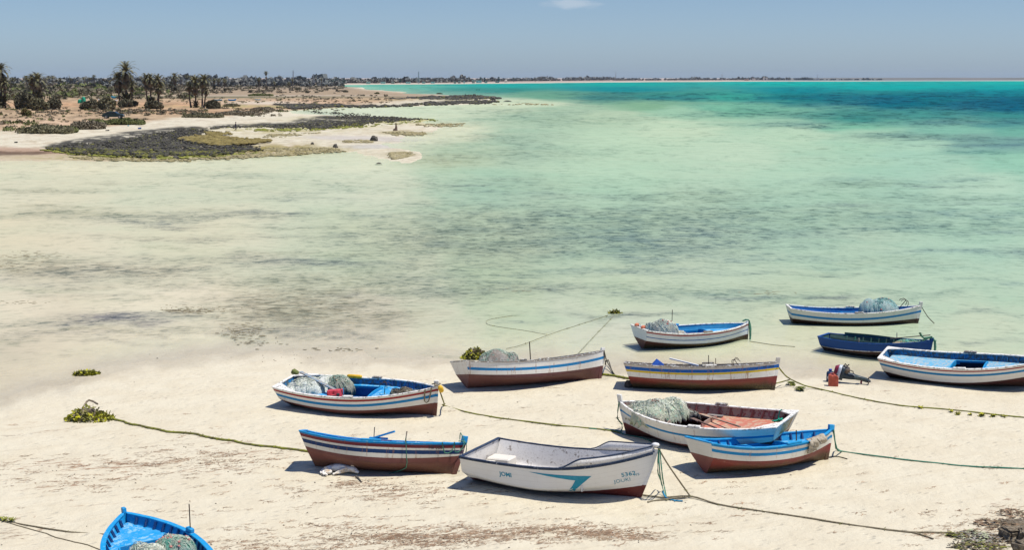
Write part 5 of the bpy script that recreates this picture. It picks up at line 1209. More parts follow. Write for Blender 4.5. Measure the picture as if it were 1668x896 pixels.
# ---------------------------------------------- weedy stones, weed patches
stone_m=simple('brown_rock',(.16,.125,.085),.95,(.30,.24,.17),scale=5);stone_d=simple('dark_rock',(.07,.065,.055),.95,(.14,.125,.10),scale=8)
def weedy(label,px,py,w,h,seed,yellow=1.,cat='rock'):
    p=onground(px,py);rnd=random.Random(seed);root=empty('weedy_rock',label,cat,Matrix.Translation(p),'rocks grown over with yellow green weed')
    mb=MB()
    for k in range(4):
        mb.blob((rnd.uniform(-.35,.35)*w*.5,rnd.uniform(.0,.3)*w*.3,h*.2),(w*rnd.uniform(.16,.24),w*.18,h*rnd.uniform(.38,.58)),seed+k,.25,1.6,2)
    mb.build('stone',stone_m,root)
    for nm,m,cnt,s in(('weed',weed_y,260,.10),('dark_weed',algae,170,.10)):
        wm=MB()
        for _ in range(cnt):
            a=rnd.uniform(0,6.28);r=math.sqrt(rnd.random());x=math.cos(a)*r*w*.52;y=math.sin(a)*r*w*.3;z=h*(1-r*r)*rnd.uniform(.35,1.0)*(1.05 if nm!='weed' else .9)
            d=Vector((math.cos(a)*.5+rnd.uniform(-.5,.5),math.sin(a)*.5+rnd.uniform(-.6,.4),rnd.uniform(-.7,.5))).normalized()*s*rnd.uniform(.6,1.4);q=Vector((rnd.uniform(-1,1),rnd.uniform(-1,1),rnd.uniform(-1,1))).normalized()*s*.5
            b=Vector((x,y,max(z,.01)));wm.add([b-q,b+q,b+d+q*.6,b+d-q*.6],[(0,1,2,3)])
        wm.build(nm,m,root)['kind']='stuff'
    return root
weedy('mound of yellow green weed over an anchor stone on the left sand',146,684,1.35,.40,31)
weedy('dark green and yellow weed mound behind the stern of the blue striped boat',775,584,.95,.42,32)
weedy('small weedy rock poking out of the shallow water',1001,515,.72,.26,33)
weedy('low flat patch of bright yellow weed on the far sand edge',141,610,.80,.12,34)
rope('brown twist of weedy stick leaning on the left weed mound',[[onground(135,684,.35),onground(146,676,.45),onground(160,680,.4)]],.03,stone_m,0,3,name='stick',cat='stick')
def rock(label,px,py,w,h,seed,mat=None,group=None,name='rock',d=None):
    p=onground(px,py);mb=MB();mb.blob((0,0,h*.25),(w/2,(d or w*.8)/2,h*.75),seed,.22,1.5,2);o=mb.build(name,mat or stone_d,None,loc=p);return tag(o,label,'rock',group)
rock('dark rock beside the stern of the yellow striped boat',1024,631,.28,.24,3,simple('wet_rock',(.09,.075,.06)))
rock('small dark stone standing in the left shallows',327,464,.24,.14,4)
rock('brown block of rock alone in the far shallow flats',609,229.5,1.3,.9,5,stone_d);rock('small black rock in the far shallow flats left of the brown block',546,240,.7,.5,6)
rock('low black rock beneath the far sandbank',617,269.5,.9,.3,7);rock('dark rock off the tip of the far reef',827,165.5,3.2,.7,8);rock('dark block standing on the far reef tip',803,162.5,2.6,1.6,9)
rock('dark rock at the foot of the near left reef, right of two',287,259,.8,.45,10);rock('dark rock at the foot of the near left reef, left of two',250,260.5,.8,.3,11)
# orange float in the left shallows
p=onground(110,495);o=MB().blob((0,0,.06),(.10,.09,.09),2,.15).build('float',simple('orange_buoy',(.6,.16,.08)),None,True,loc=p);tag(o,'small red orange float lying in the left shallows','float')
# blocks of rock in the lower right corner
def bigrock(label,px,py,w,d,h,seed,rz):
    p=onground(px,py,-.05);bm=bmesh.new();bmesh.ops.create_cube(bm,size=1);bmesh.ops.bevel(bm,geom=bm.edges[:],offset=.1,segments=2,affect='EDGES');bmesh.ops.subdivide_edges(bm,edges=bm.edges[:],cuts=3,use_grid_fill=True)
    for v in bm.verts:
        q=v.co.copy();k=1+.22*mnoise.noise(q*1.7+Vector((seed,0,0)))+.12*mnoise.noise(q*5+Vector((0,seed,0)))+.05*mnoise.noise(q*13);v.co=Vector((q.x*w*k,q.y*d*k,(q.z+.5)*h*(1+.25*mnoise.noise(q*2.3+Vector((0,0,seed))))))
    me=bpy.data.meshes.new('rock');bm.to_mesh(me);bm.free();o=bpy.data.objects.new('rock',me);COL.objects.link(o);o.location=p;o.rotation_euler=(0,0,rz)
    me.materials.append(bigrock_m);return tag(o,label,'rock','big rocks in the lower right corner')
n=NT('corner_rock');oc=n.obj();a=n.noise(oc,3,8,.7);b=n.noise(oc,14,6,.7);c=n.mix(n.mapr(a,.4,.6),(.13,.105,.075),(.30,.24,.165));c=n.mix(n.mapr(b,.5,.66,0,.7),c,(.42,.37,.28));c=n.mix(n.mapr(b,.42,.32,0,.8),c,(.05,.04,.03));n.princ(c,.95,.1,bump=n.math('ADD',a,n.math('MULTIPLY',b,.5)),bs=1.,bd=.12);bigrock_m=n.m
bigrock('brown blocky rock at the right edge, upper of the corner rocks',1655,878,.62,.5,.28,1,.2)
bigrock('grey brown rock at the right edge, middle of the corner rocks',1682,888,.62,.5,.38,2,-.3)
bigrock('dark brown rock cut by the bottom right corner',1678,908,.60,.5,.40,3,.5)
bigrock('low flat brown rock slab above the corner rocks',1650,853,.7,.35,.10,4,.1);bigrock('small brown rock left of the flat slab near the right edge',1634,851,.2,.2,.10,5,.6)
# fishing net scrap and weed heaps by the corner
def heap(label,px,py,w,d,h,seed,mats,name='seaweed_heap',cat='seaweed'):
    p=onground(px,py);rnd=random.Random(seed);root=empty(name,label,cat,Matrix.Translation(p),'washed up weed in the lower right')
    for nm,m,c in mats:
        wm=MB()
        for _ in range(c):
            a=rnd.uniform(0,6.28);r=math.sqrt(rnd.random());b=Vector((math.cos(a)*r*w/2,math.sin(a)*r*d/2,h*(1-r*r)*rnd.random()+.005))
            t=rnd.uniform(0,6.28);dd=Vector((math.cos(t),math.sin(t)*.6,rnd.uniform(-.2,.3)))*rnd.uniform(.05,.16);q=Vector((-dd.y,dd.x,rnd.uniform(0,.03))).normalized()*rnd.uniform(.008,.025)
            wm.add([b-q,b+q,b+dd+q,b+dd-q],[(0,1,2,3)])
        wm.build(nm,m,root)['kind']='stuff'
green_w=simple('green_net_scrap',(.30,.33,.18),.9,(.45,.45,.32),scale=15);grey_w=simple('grey_scrap',(.34,.31,.27),.95,(.2,.18,.15),scale=12)
heap('heap of green and grey net scrap left of the corner rocks',1587,878,.9,1.,.14,1,(('net_scrap',green_w,156),('dry_weed',weed_b,132),('grey_scrap',grey_w,132)))
heap('olive weed clump left of the net scrap',1557,874,.42,.3,.08,2,(('weed',algae,72),('dry_weed',weed_b,30)))
heap('tangle of weed and dark rope at the bottom right edge',1590,892,1.2,.5,.10,3,(('weed',algae,102),('dark_weed',rope_d,72),('dry_weed',weed_b,90)))
heap('brown dry weed strewn by the flat rock at the right edge',1625,856,1.1,.9,.06,4,(('dry_weed',weed_b,156),('red_weed',simple('tan_weed',(.34,.22,.13)),96)))
heap('brown weed and shell litter beside the corner rocks',1622,880,.8,1.,.06,5,(('dry_weed',weed_b,120),('pale_weed',grey_w,72)))
heap('thin brown weed scatter at the right edge of the sand',1650,838,.6,.7,.05,6,(('dry_weed',weed_b,54),('red_weed',simple('tan_weed',(.34,.22,.13)),72)))
# ---------------------------------------------- litter of the beach: too many to count
def scatter():
    rnd=random.Random(77);mb=MB();wb=MB();st=MB()
    zones=[(200,760,260,24,300),(340,738,160,16,130),(360,752,130,14,130),(90,790,160,18,120),(640,800,170,22,240),(660,880,150,16,420),(780,872,160,20,420),(900,865,130,16,260),(1010,872,100,14,260),(560,860,110,16,120),(834,760,900,140,300),(400,850,400,50,140),(1300,800,400,80,60),(980,640,600,40,80),(1590,860,100,30,160),(430,890,140,10,140),(590,790,60,8,90)]
    for cx,cy,rx,ry,n in zones:
        n=int(n*.5)
        pts=[(rnd.gauss(cx,rx*.5),rnd.gauss(cy,ry*.5)) for _ in range(n)]
        P=[G(a,max(b,598)) for a,b in pts];zz=height(np.array([p.x for p in P]),np.array([p.y for p in P]))[0]
        for p,z in zip(P,zz):
            p.z=z+.006;a=R(-24)*-1+rnd.gauss(0,.5)
            k=rnd.random()
            if k<.72:
                tgt=mb if k<.42 else wb;a=R(14)+rnd.gauss(0,.25);ca,sa=math.cos(a),math.sin(a)
                for _ in range(rnd.randint(4,15)):
                    L=rnd.uniform(.015,.07);w=rnd.uniform(.003,.007);u=rnd.gauss(0,.15);q_=rnd.gauss(0,.035);o=Vector((u*ca-q_*sa,u*sa+q_*ca,0));b=a+rnd.gauss(0,.6)
                    d=Vector((math.cos(b),math.sin(b),0))*L;q=Vector((-d.y,d.x,0)).normalized()*w;h=rnd.uniform(.0,.012)
                    c=p+o;tgt.add([c-d-q,c-d+q,c+d+q+Vector((0,0,h)),c+d-q+Vector((0,0,h))],[(0,1,2,3)])
            elif rnd.random()<.5: st.blob((p.x,p.y,p.z),(rnd.uniform(.012,.03),rnd.uniform(.01,.025),rnd.uniform(.01,.02)),rnd.random()*50,.2,sub=1)
    tag(mb.build('dry_weed_litter',simple('dry_litter',(.34,.22,.13),.95,(.20,.13,.08),scale=3)),kind='stuff');tag(wb.build('reddish_weed_litter',simple('reddish_weed',(.48,.31,.19),.95)),kind='stuff');tag(st.build('pebbles',simple('pebble',(.12,.10,.08),.9,(.3,.26,.2))),kind='stuff')
scatter()
# litter at the far tideline and clods in the shallows
def clods():
    rnd=random.Random(9);mb=MB()
    for cx,cy,rx,ry,n,s in[(300,511,45,3.5,70,.10),(320,508,50,6,60,.06),(395,545,38,14,110,.08),(420,560,40,4,20,.05),(50,422,60,6,50,.12),(20,440,30,8,30,.10),(560,570,45,3,26,.06),(30,500,50,3,18,.08),(470,585,200,8,24,.03),(1260,483,60,3,12,.12),(840,478,50,2,8,.1)]:
        for _ in range(n):
            p=onground(rnd.gauss(cx,rx*.55),rnd.gauss(cy,ry*.55));mb.blob((p.x,p.y,max(p.z,WL)+.0),(s*rnd.uniform(.3,1.9),s*rnd.uniform(.2,.8),.014),rnd.random()*99,.3,sub=1)
    tag(mb.build('weed_clods',simple('weed_clod',(.12,.10,.07),.9,(.20,.17,.09))),kind='stuff')
clods()
# ---------------------------------------------- the dog
def dog():
    p=onground(550,769);root=empty('dog','white dog asleep on its side in the shade under the maroon striped boat','dog',Matrix.Translation(p)@Matrix.Rotation(R(-6),4,'Z'))
    # lies on its side, head to the right, belly and legs toward the viewer; metres, x right, y away, z up
    J=[(-.22,.02,.13,.13),(-.08,.02,.12,.125),(.08,.02,.125,.135),(.22,.01,.12,.12),(.31,-.01,.10,.082),(.39,-.03,.105,.09),(.45,-.06,.10,.085),(.53,-.11,.065,.045),(.585,-.14,.05,.034)]
    E=[(i,i+1) for i in range(8)]
    def limb(root_i,pts):
        a=root_i
        for q in pts: J.append(q);E.append((a,len(J)-1));a=len(J)-1
    limb(0,[(-.20,-.10,.10,.085),(-.12,-.22,.07,.05),(-.28,-.24,.05,.032),(-.22,-.34,.04,.028),(-.17,-.36,.035,.03)])
    limb(0,[(-.25,-.08,.12,.08),(-.20,-.19,.09,.05),(-.33,-.20,.08,.03),(-.30,-.31,.04,.028),(-.25,-.33,.035,.03)])
    limb(3,[(.20,-.10,.08,.055),(.10,-.18,.06,.038),(-.02,-.25,.04,.026),(-.07,-.27,.035,.03)])
    limb(3,[(.22,-.09,.14,.055),(.13,-.17,.12,.038),(.02,-.22,.06,.026),(-.02,-.25,.04,.028)])
    limb(0,[(-.33,.0,.10,.04),(-.39,-.08,.06,.03),(-.40,-.18,.04,.028),(-.36,-.24,.035,.022)])
    bm=bmesh.new();lay=bm.verts.layers.skin.verify()
    vs=[]
    for (x,y,z,r) in J:
        v=bm.verts.new((x,y,z));v[lay].radius=(r,r*.92);vs.append(v)
    vs[0][lay].use_root=True
    for a,b in E: bm.edges.new((vs[a],vs[b]))
    me=bpy.data.meshes.new('body');bm.to_mesh(me);bm.free();o=bpy.data.objects.new('body',me);COL.objects.link(o);o.parent=root
    o.modifiers.new('k','SKIN').use_smooth_shade=True;s=o.modifiers.new('s','SUBSURF');s.levels=s.render_levels=2
    n=NT('dog_fur');oc=n.obj();a=n.noise(oc,7,4,.6);n.princ(n.mix(n.mapr(a,.45,.65),(.84,.80,.72),(.62,.50,.36)),.95,.1,bump=n.noise(oc,60,3),bs=.4,bd=.02);me.materials.append(n.m)
    tan=simple('dog_ear',(.62,.50,.36),.9,(.6,.5,.38))
    for (x,y,z,h) in((.40,-.05,.20,.10),(.44,.02,.19,.10)):
        MB().add([(x-.05,y,z-.02),(x+.045,y+.01,z-.02),(x,y+.025,z-.025),(x+.012,y-.01,z+h)],[(0,1,3),(1,2,3),(2,0,3),(0,2,1)]).build('ear',tan,root)
    MB().blob((.603,-.158,.050),(.016,.016,.014),1,.05,sub=1).build('nose',black_m,root,True)
    MB().blob((.50,-.155,.10),(.008,.006,.005),1,.0,sub=1).build('eye',black_m,root,True)
dog()
def stick(label,px0,py0,px1,py1,r=.02,col=stone_d):
    a=onground(px0,py0,.02);b=onground(px1,py1,.02);mb=MB();mb.tube([Vector((0,0,0)),(b-a)*.5+Vector((0,.02,.01)),b-a],[r,r*.8,r*.5],6);o=mb.build('stick',col,None,loc=a);tag(o,label,'stick')
stick('short dark stick on the sand below the sleeping dog',580,778,589,787,.03)
# ---------------------------------------------- people and the pointed stump far off
def person(label,px,py,J,E,root_i,height_,mats,face=0.):
    p=onground(px,py);root=empty('person',label,'person',Matrix.Translation(p)@Matrix.Rotation(face,4,'Z'))
    bm=bmesh.new();lay=bm.verts.layers.skin.verify();vs=[]
    for (x,y,z,r) in J:
        v=bm.verts.new((x,y,z));v[lay].radius=(r,r);vs.append(v)
    vs[root_i][lay].use_root=True
    for a,b in E: bm.edges.new((vs[a],vs[b]))
    me=bpy.data.meshes.new('body');bm.to_mesh(me);bm.free();o=bpy.data.objects.new('body',me);COL.objects.link(o);o.parent=root
    o.modifiers.new('k','SKIN').use_smooth_shade=True;s=o.modifiers.new('s','SUBSURF');s.levels=s.render_levels=1
    n=NT('clothes_'+label[:8]);sp=n.n('ShaderNodeSeparateXYZ');n.L(n.obj(),sp.inputs[0]);c=n.mix(n.mapr(sp.outputs[2],.86,.88),mats[0],mats[1]);c=n.mix(n.mapr(sp.outputs[2],1.42,1.44),c,(.25,.15,.1));c=n.mix(n.mapr(sp.outputs[2],.2,.18),c,(.25,.15,.1));n.princ(c,.9);me.materials.append(n.m)
    hz_=J[7][2];MB().blob((J[7][0],J[7][1],hz_+.035),(.105,.105,.10),2,.05).build('hair',simple('hair_dark',(.02,.018,.015)),root,True)
    return root
# walking to the right: hips, chest, neck, head; rear leg lifted
J=[(0,0,.92,.14),(.0,0,1.08,.13),(.01,0,1.25,.16),(.02,0,1.40,.13),(.04,0,1.50,.06),(.05,0,1.57,.085),(.06,0,1.62,.10),(.06,0,1.66,.09),
 (.03,-.09,.88,.10),(.13,-.09,.50,.07),(.03,-.09,.08,.045),(.13,-.09,.03,.035),
 (-.03,.09,.88,.10),(.06,.09,.48,.07),(-.24,.09,.22,.045),(-.30,.09,.14,.035),
 (.0,-.20,1.38,.06),(-.03,-.23,1.10,.045),(.08,-.22,.88,.035),(.0,.20,1.38,.06),(.06,.23,1.12,.045),(.16,.2,.92,.035)]
E=[(0,1),(1,2),(2,3),(3,4),(4,5),(5,6),(6,7),(0,8),(8,9),(9,10),(10,11),(0,12),(12,13),(13,14),(14,15),(3,16),(16,17),(17,18),(3,19),(19,20),(20,21)]
person('person in dark clothes walking along the far white beach',384,213.5,J,E,0,1.7,((.02,.02,.04),(.035,.03,.05)),R(0))
def stump():
    p=onground(645,212.5);mb=MB();pts=[(0,0,0),(.02,0,.3),(.05,0,.7),(.02,0,1.1),(.03,0,1.6)]
    mb.tube([Vector(q) for q in pts],[.34,.26,.20,.13,.045],9);mb.blob((-.22,0,.15),(.30,.22,.26),4,.2)
    o=mb.build('stump',simple('stump_brown',(.17,.11,.08),.95,(.10,.07,.055),scale=3),None,loc=p);tag(o,'tall pointed brown stump standing alone on the far sandbank','stump')
stump()
J2=[(0,0,.55,.15),(0,0,.75,.14),(0,0,.95,.16),(0,0,1.1,.13),(0,0,1.2,.06),(0,0,1.27,.085),(0,0,1.32,.10),(0,0,1.36,.09),(0,-.1,.5,.1),(0,-.1,.2,.07),(0,-.1,-.3,.05),(0,-.1,-.35,.05),(0,.1,.5,.1),(0,.1,.2,.07),(0,.1,-.3,.05),(0,.1,-.35,.05),(0,-.2,1.08,.06),(.05,-.25,.85,.05),(.1,-.25,.65,.04),(0,.2,1.08,.06),(.05,.25,.85,.05),(.1,.25,.65,.04)]
for (x,nm) in((776.5,'leftmost of three'),(778.7,'middle one of three'),(780.8,'rightmost of three')):
    person('tiny dark person wading in the far turquoise water, '+nm,x,147.6,J2,E,0,1.4,((.02,.03,.05),(.03,.03,.05)))['group']='people wading far off'
# ============================================================ far shore: reefs, scrub, palms, town
def tomesh(name,V,Fq,mat,parent=None,loc=None):
    V=np.asarray(V,np.float32);Fq=np.asarray(Fq,np.int32);me=bpy.data.meshes.new(name)
    me.vertices.add(len(V));me.vertices.foreach_set('co',V.ravel());k=Fq.shape[1]
    me.loops.add(Fq.size);me.loops.foreach_set('vertex_index',Fq.ravel());me.polygons.add(len(Fq));me.polygons.foreach_set('loop_start',np.arange(0,Fq.size,k,dtype=np.int32));me.update(calc_edges=True)
    o=bpy.data.objects.new(name,me);COL.objects.link(o);me.materials.append(mat);o.parent=parent
    if loc is not None:o.location=loc
    return o
def leaves(n,cen,rad,size,seed,up=.3,elong=1.6):
    """n quads scattered in lobes; cen/rad lists"""
    r=np.random.RandomState(seed);k=r.randint(0,len(cen),n);cen=np.array(cen,float)[k];rad=np.array(rad,float)[k]
    d=r.normal(size=(n,3));d/=np.linalg.norm(d,axis=1)[:,None];q=r.rand(n)**.45
    p=cen+d*rad*q[:,None];p[:,2]=np.maximum(p[:,2],.02)
    a=r.normal(size=(n,3));a[:,2]+=up;a/=np.linalg.norm(a,axis=1)[:,None];b=np.cross(a,r.normal(size=(n,3)));b/=np.linalg.norm(b,axis=1)[:,None]
    s=size*(.6+.8*r.rand(n))[:,None];a=a*s*elong;b=b*s*.5
    V=np.stack([p-b-a*.5,p+b-a*.5,p+b*.5+a*.5,p-b*.5+a*.5],1).reshape(-1,3);F=np.arange(4*n).reshape(-1,4);return V,F
def leaf_mat(name,c1,c2,c3=None,scale=.5):
    if name in _mc:return _mc[name]
    n=NT(name);oc=n.obj();a=n.noise(oc,scale,4,.65);b=n.noise(oc,scale*9,2,.6)
    c=n.mix(n.mapr(a,.4,.62),c1,c2)
    if c3:c=n.mix(n.mapr(b,.55,.68,0,.8),c,c3)
    n.princ(c,.85,.12);_mc[name]=n.m;return n.m
pg=leaf_mat('palm_green',(.13,.125,.06),(.20,.185,.10),(.27,.23,.15));pd=leaf_mat('palm_dry',(.20,.155,.095),(.14,.11,.07),(.28,.22,.15));pb=simple('palm_bark',(.085,.062,.045),.95,(.13,.10,.075),scale=3)
sk_dark=leaf_mat('scrub_dark',(.085,.08,.048),(.14,.125,.078),(.20,.17,.115));sk_tan=leaf_mat('scrub_tan',(.16,.135,.09),(.24,.20,.14),(.12,.11,.07));sk_green=leaf_mat('scrub_green',(.105,.125,.040),(.16,.17,.065),(.20,.19,.10));sk_olive=leaf_mat('scrub_olive',(.145,.135,.075),(.20,.18,.11),(.12,.12,.06))
def crown_mesh(name,Rr,nf,seed,lo=-.5,hi=1.45,mat=pg,droop=1.,lw=.16):
    rnd=random.Random(seed);V=[];Fc=[]
    for i in range(nf):
        az=i*2.39996+rnd.uniform(-.2,.2);el=lo+(hi-lo)*((i+.5)/nf)**.8;L=Rr*rnd.uniform(.85,1.12)*(1. if el>0 else .9)
        ns=11;p=Vector((0,0,0));e=el;pts=[];
        for k in range(ns+1):
            pts.append(p.copy());st=L/ns;p=p+Vector((math.cos(az)*math.cos(e),math.sin(az)*math.cos(e),math.sin(e)))*st;e-=droop*(.05+.018*k)*(1.2-.4*math.sin(max(e,0)))
        side=Vector((-math.sin(az),math.cos(az),0))
        for k in range(ns):
            a,b=pts[k],pts[k+1];w=.03*Rr/3.5
            n0=len(V);V+=[a-side*w,a+side*w,b+side*w*.8,b-side*w*.8];Fc.append((n0,n0+1,n0+2,n0+3))
            if k<1:continue
            d=(b-a).normalized();ll=Rr*.17*math.sin(math.pi*(k+.8)/(ns+1.2))**.6+.05
            for s_ in(1,-1):
                for m in range(3):
                    q=a.lerp(b,m/3);dirr=(side*s_*.75+d*.75+Vector((0,0,rnd.uniform(-.25,.25)))).normalized();t=q+dirr*ll*rnd.uniform(.8,1.15);wd=d*lw*.5*Rr/3.5
                    n0=len(V);V+=[q-wd,q+wd,t+wd*.25,t-wd*.25];Fc.append((n0,n0+1,n0+2,n0+3))
    me=bpy.data.meshes.new(name);me.from_pydata([tuple(v) for v in V],[],Fc);me.update();me.materials.append(mat);return me
CR=[crown_mesh('crown',3.9,34,s,-.35,1.45,pg,1.,.13) for s in(1,2,3)]
CRS=[crown_mesh('crown',3.5,26,s,-.3,1.4,pg,1.3,.3) for s in(4,5)]
SK=[crown_mesh('dead_fronds',2.6,22,s,-1.4,-.5,pd,.6,.25) for s in(7,8)]
BS=[crown_mesh('suckers',2.4,34,s,.15,1.5,leaf_mat('sucker_green',(.045,.045,.025),(.085,.078,.045),(.13,.11,.07)),.8,.25) for s in(10,11)]
def inst(name,me,parent,loc,s,rz=0.):
    o=bpy.data.objects.new(name,me);COL.objects.link(o);o.parent=parent;o.location=loc;o.scale=(s,s,s) if not isinstance(s,tuple) else s;o.rotation_euler=(0,0,rz);return o
def palm(label,px,pyb,pyt,rpx,seed,tops=None,suck=1.,dead=True,small=False,grp='date palms on the left shore'):
    """base pixel row, crown centre row, crown radius in pixels; tops: extra stems (dx px, row, radius)"""
    p=onground(px,pyb);sc=F_PX/math.hypot(p.x,p.y,CAMH);rnd=random.Random(seed);root=empty('date_palm',label,'palm tree',Matrix.Translation(p),grp)
    for i,(dx,pt,rr) in enumerate([(0,pyt,rpx)]+(tops or [])):
        h=(pyb-pt)/sc;x=dx/sc;b=Vector((x*.75,rnd.uniform(-.3,.3),0));t=Vector((x,rnd.uniform(-.5,.5),h));R0=rr/sc
        m=b.lerp(t,.5)+Vector((rnd.uniform(-.3,.3),0,0));tr=.24 if not small else .22
        MB().tube([b,b.lerp(m,.6),m,m.lerp(t,.6),t],[tr*1.5,tr*1.1,tr,tr,tr*1.3],8).build('trunk',pb,root,True)
        s=R0/3.5;inst('crown',(CRS if small else CR)[(seed+i)%(2 if small else 3)],root,t,s,rnd.uniform(0,6))
        if dead:
            inst('dead_fronds',SK[(seed+i)%2],root,t-Vector((0,0,.1)),s*1.25,rnd.uniform(0,6))
            if h>7: inst('dead_fronds',SK[(seed+i+1)%2],root,t-Vector((0,0,h*.22)),s*1.05,rnd.uniform(0,6))
    if suck>0: inst('suckers',BS[seed%2],root,(0,0,0),(suck*rpx/sc/2.4*1.0,suck*rpx/sc/2.4,suck*rpx/sc/2.4*1.55),rnd.uniform(0,6))
    return root
palm('palm cut by the left edge with a dark thick base',3,176,121,17,1,[(-9,130,13),(7,138,11)],1.0)
palm('wide bushy palm second from the left edge',62,164,135,17,2,[(-8,133,11)],.8)
palm('tallest palm with three stems and wide star crown',207,174,121,20,3,[(-13,133,16),(9,142,10)],.85)
palm('double headed palm right of the tallest palm, brown skirts and dark bush',247,175,133,13,4,[(11,135,14),(-7,131,11),(14,146,9)],.95)
palm('dense palm clump on the plain behind the double headed palm',285,152,127,9.5,5,[(-6,138,6)],.75)
palm('slim distant palm between two clumps on the left plain',304,138.5,125,4.5,6,None,0,False,True)
palm('twin palm with drooping crowns at the edge of the beach',319,175,136,15,7,[(14,133,14),(-10,142,10),(17,150,8)],.6)
palm('pair of shaggy palms in the middle distance',349,145.5,130.5,5.5,8,[(7,131,5)],.9,True,True)
palm('short shaggy palm with bush base right of the pair',366,149.5,132,5.5,9,None,.9,True,True)
palm('small lone palm stick on the tan plain',387,146.5,140,2.6,10,None,0,False,True)
palm('palm with rounded head left of the tall lollipop palm',422,147,130,4.6,11,[(-4,139,3.5)],.6,True,True)
palm('tall lollipop palm with bare trunk and bushy foot',434,145.5,119.5,4.8,12,None,.7,True,True)
palm('squat palm right of the tall lollipop palm',447,145.5,135,3.8,13,None,.8,True,True)
palm('palm with slim trunk beside a round bush on the far plain',477,147.5,131,3.8,14,[(-6,136,4)],.5,True,True)
palm('thin dark lone palm on the far right of the plain',524,145.5,129,2.6,15,None,0,True,True)
palm('thin dark lone palm left of the far plain point',504.5,145.5,134,2.2,16,None,0,True,True)
palm('tiny palm with bushy base near the far plain point',532,146,139,2.6,17,None,.8,False,True)
for i,(x,b,t,r,l) in enumerate([(43,147,128,6,'thin palm rising from scrub near the left edge'),(80,146,127.5,5,'small palm behind the scrub, left of a pair'),(87,146,127,5,'small palm behind the scrub, right of a pair'),(98,145,131,4,'low palm head in the scrub beyond the left beach'),(137,145,128.5,3.6,'small palm head left of the slender skyline palm'),(146,145,129,3.6,'small palm head just left of the slender skyline palm'),(154,145,125.5,4.5,'slender skyline palm left of the tallest palm'),(22,148,131,6,'palm head in the scrub beside the left edge palm'),(116,145,130,3.5,'faint palm top above the scrub left of the green bush')]):
    palm(l,x,b,t,r,20+i,None,0,False,True)
# shrubs
def shrub(label,px,py,w,h,mat,seed,n=900,size=None,name='shrub',cat='shrub',grp='shrubs of the left shore',stems=True):
    p=onground(px,py);sc=F_PX/math.hypot(p.x,p.y,CAMH);W=w/sc;Hh=h/sc;rnd=random.Random(seed);cen=[];rad=[]
    k=max(4,int(w/h*3))
    for i in range(k):
        x=(i+.5)/k*2-1;cen.append((x*W*.42,rnd.uniform(-.25,.25)*min(W,6),Hh*rnd.uniform(.30,.5)*(1-.4*x*x)));rad.append((W/k*1.1+.2,min(W*.25,3)+.3,Hh*rnd.uniform(.38,.55)*(1-.35*x*x)))
    V,F_=leaves(int(n*1.7),cen,rad,(size or Hh*.13)*.72,seed);root=empty(name,label,cat,Matrix.Translation(p),grp)
    tomesh('foliage',V,F_,mat,root)
    if stems:
        mb=MB()
        for i in range(5): mb.tube([(0,0,0),(rnd.uniform(-.3,.3)*W,rnd.uniform(-.2,.2),Hh*.6)],.03*Hh,4)
        mb.build('stems',pb,root)
    return root
shrub('dark tall bush beside the second palm from the left',42,177,24,30,sk_dark,1,1500)
shrub('grey green spiky bush on the orange bank near the left edge',63,180,26,22,sk_olive,2,1100)
shrub('dark rounded dwarf bush on the orange bank',89,178,17,23,sk_dark,3,1100)
shrub('dark bush in front of the green tent on the orange bank',147,177,25,18,sk_dark,4,1200)
shrub('tan and dark dwarf palm bush left of the tallest palm',174,178,22,24,sk_olive,5,1100)
shrub('dark bush at the foot of the twin palm, right side',346,177,20,17,sk_dark,6,900)
shrub('dark bush around the foot of the double headed palm',251,177,25,17,sk_dark,61,1000)
shrub('dark bush around the foot of the tallest palm',207,175,26,16,sk_dark,62,1100)
shrub('low bright green round tree behind the orange bank',163,150,30,11,leaf_mat('tree_green',(.07,.10,.02),(.11,.14,.035)),7,1200)
shrub('low green bush behind the tallest palm',225,156,22,9,sk_green,8,700)
shrub('long olive mound of scrub at the left beach edge',76,216,90,16,sk_olive,9,3200,.30)
shrub('green scrub mound at the near end of the left beach edge scrub',108,215,36,12,sk_green,91,1400,.28)
shrub('grey brown scrub mound between two green mounds',142,211,50,16,sk_tan,10,2200,.30)
shrub('green scrub mound left of the parked car',165,203,40,10,sk_green,11,1600,.28)
shrub('broad green scrub mound right of the parked car',205,202,66,12,sk_green,12,2600,.28)
shrub('olive scrub patch below the double headed palm',330,191,66,9,sk_olive,13,2200,.30)
shrub('tan scrub patch stretching along the beach top',390,187,80,8,sk_tan,14,2200,.3)
shrub('pale tan scrub hump right of the tan patch',428,181,40,8,sk_tan,15,1200,.3)
shrub('small olive bush on the sand spit by the far reef',377,173,26,6,sk_olive,16,700,.3)
shrub('thin upright reddish bush at the left beach edge',43,189,12,14,leaf_mat('reddish_scrub',(.15,.11,.05),(.12,.13,.04)),17,500,.3)
shrub('long low dark green bush row in the middle distance',425,156,44,5,sk_green,18,900,.4)
shrub('round dark bush right of the slim palm on the far plain',486,146.5,12,5,sk_dark,19,400)
shrub('small round bush left of the long bush row',408,151,5,6,sk_dark,20,260)
shrub('small dark bush on the far plain point',563,150,8,4.5,sk_dark,21,260,.4);shrub('little green bush on the far tan point',614,153,7,3.4,sk_green,22,220,.4);shrub('dark little bush at the tip of the far tan point',716,153,10,2.5,sk_dark,23,220,.4)
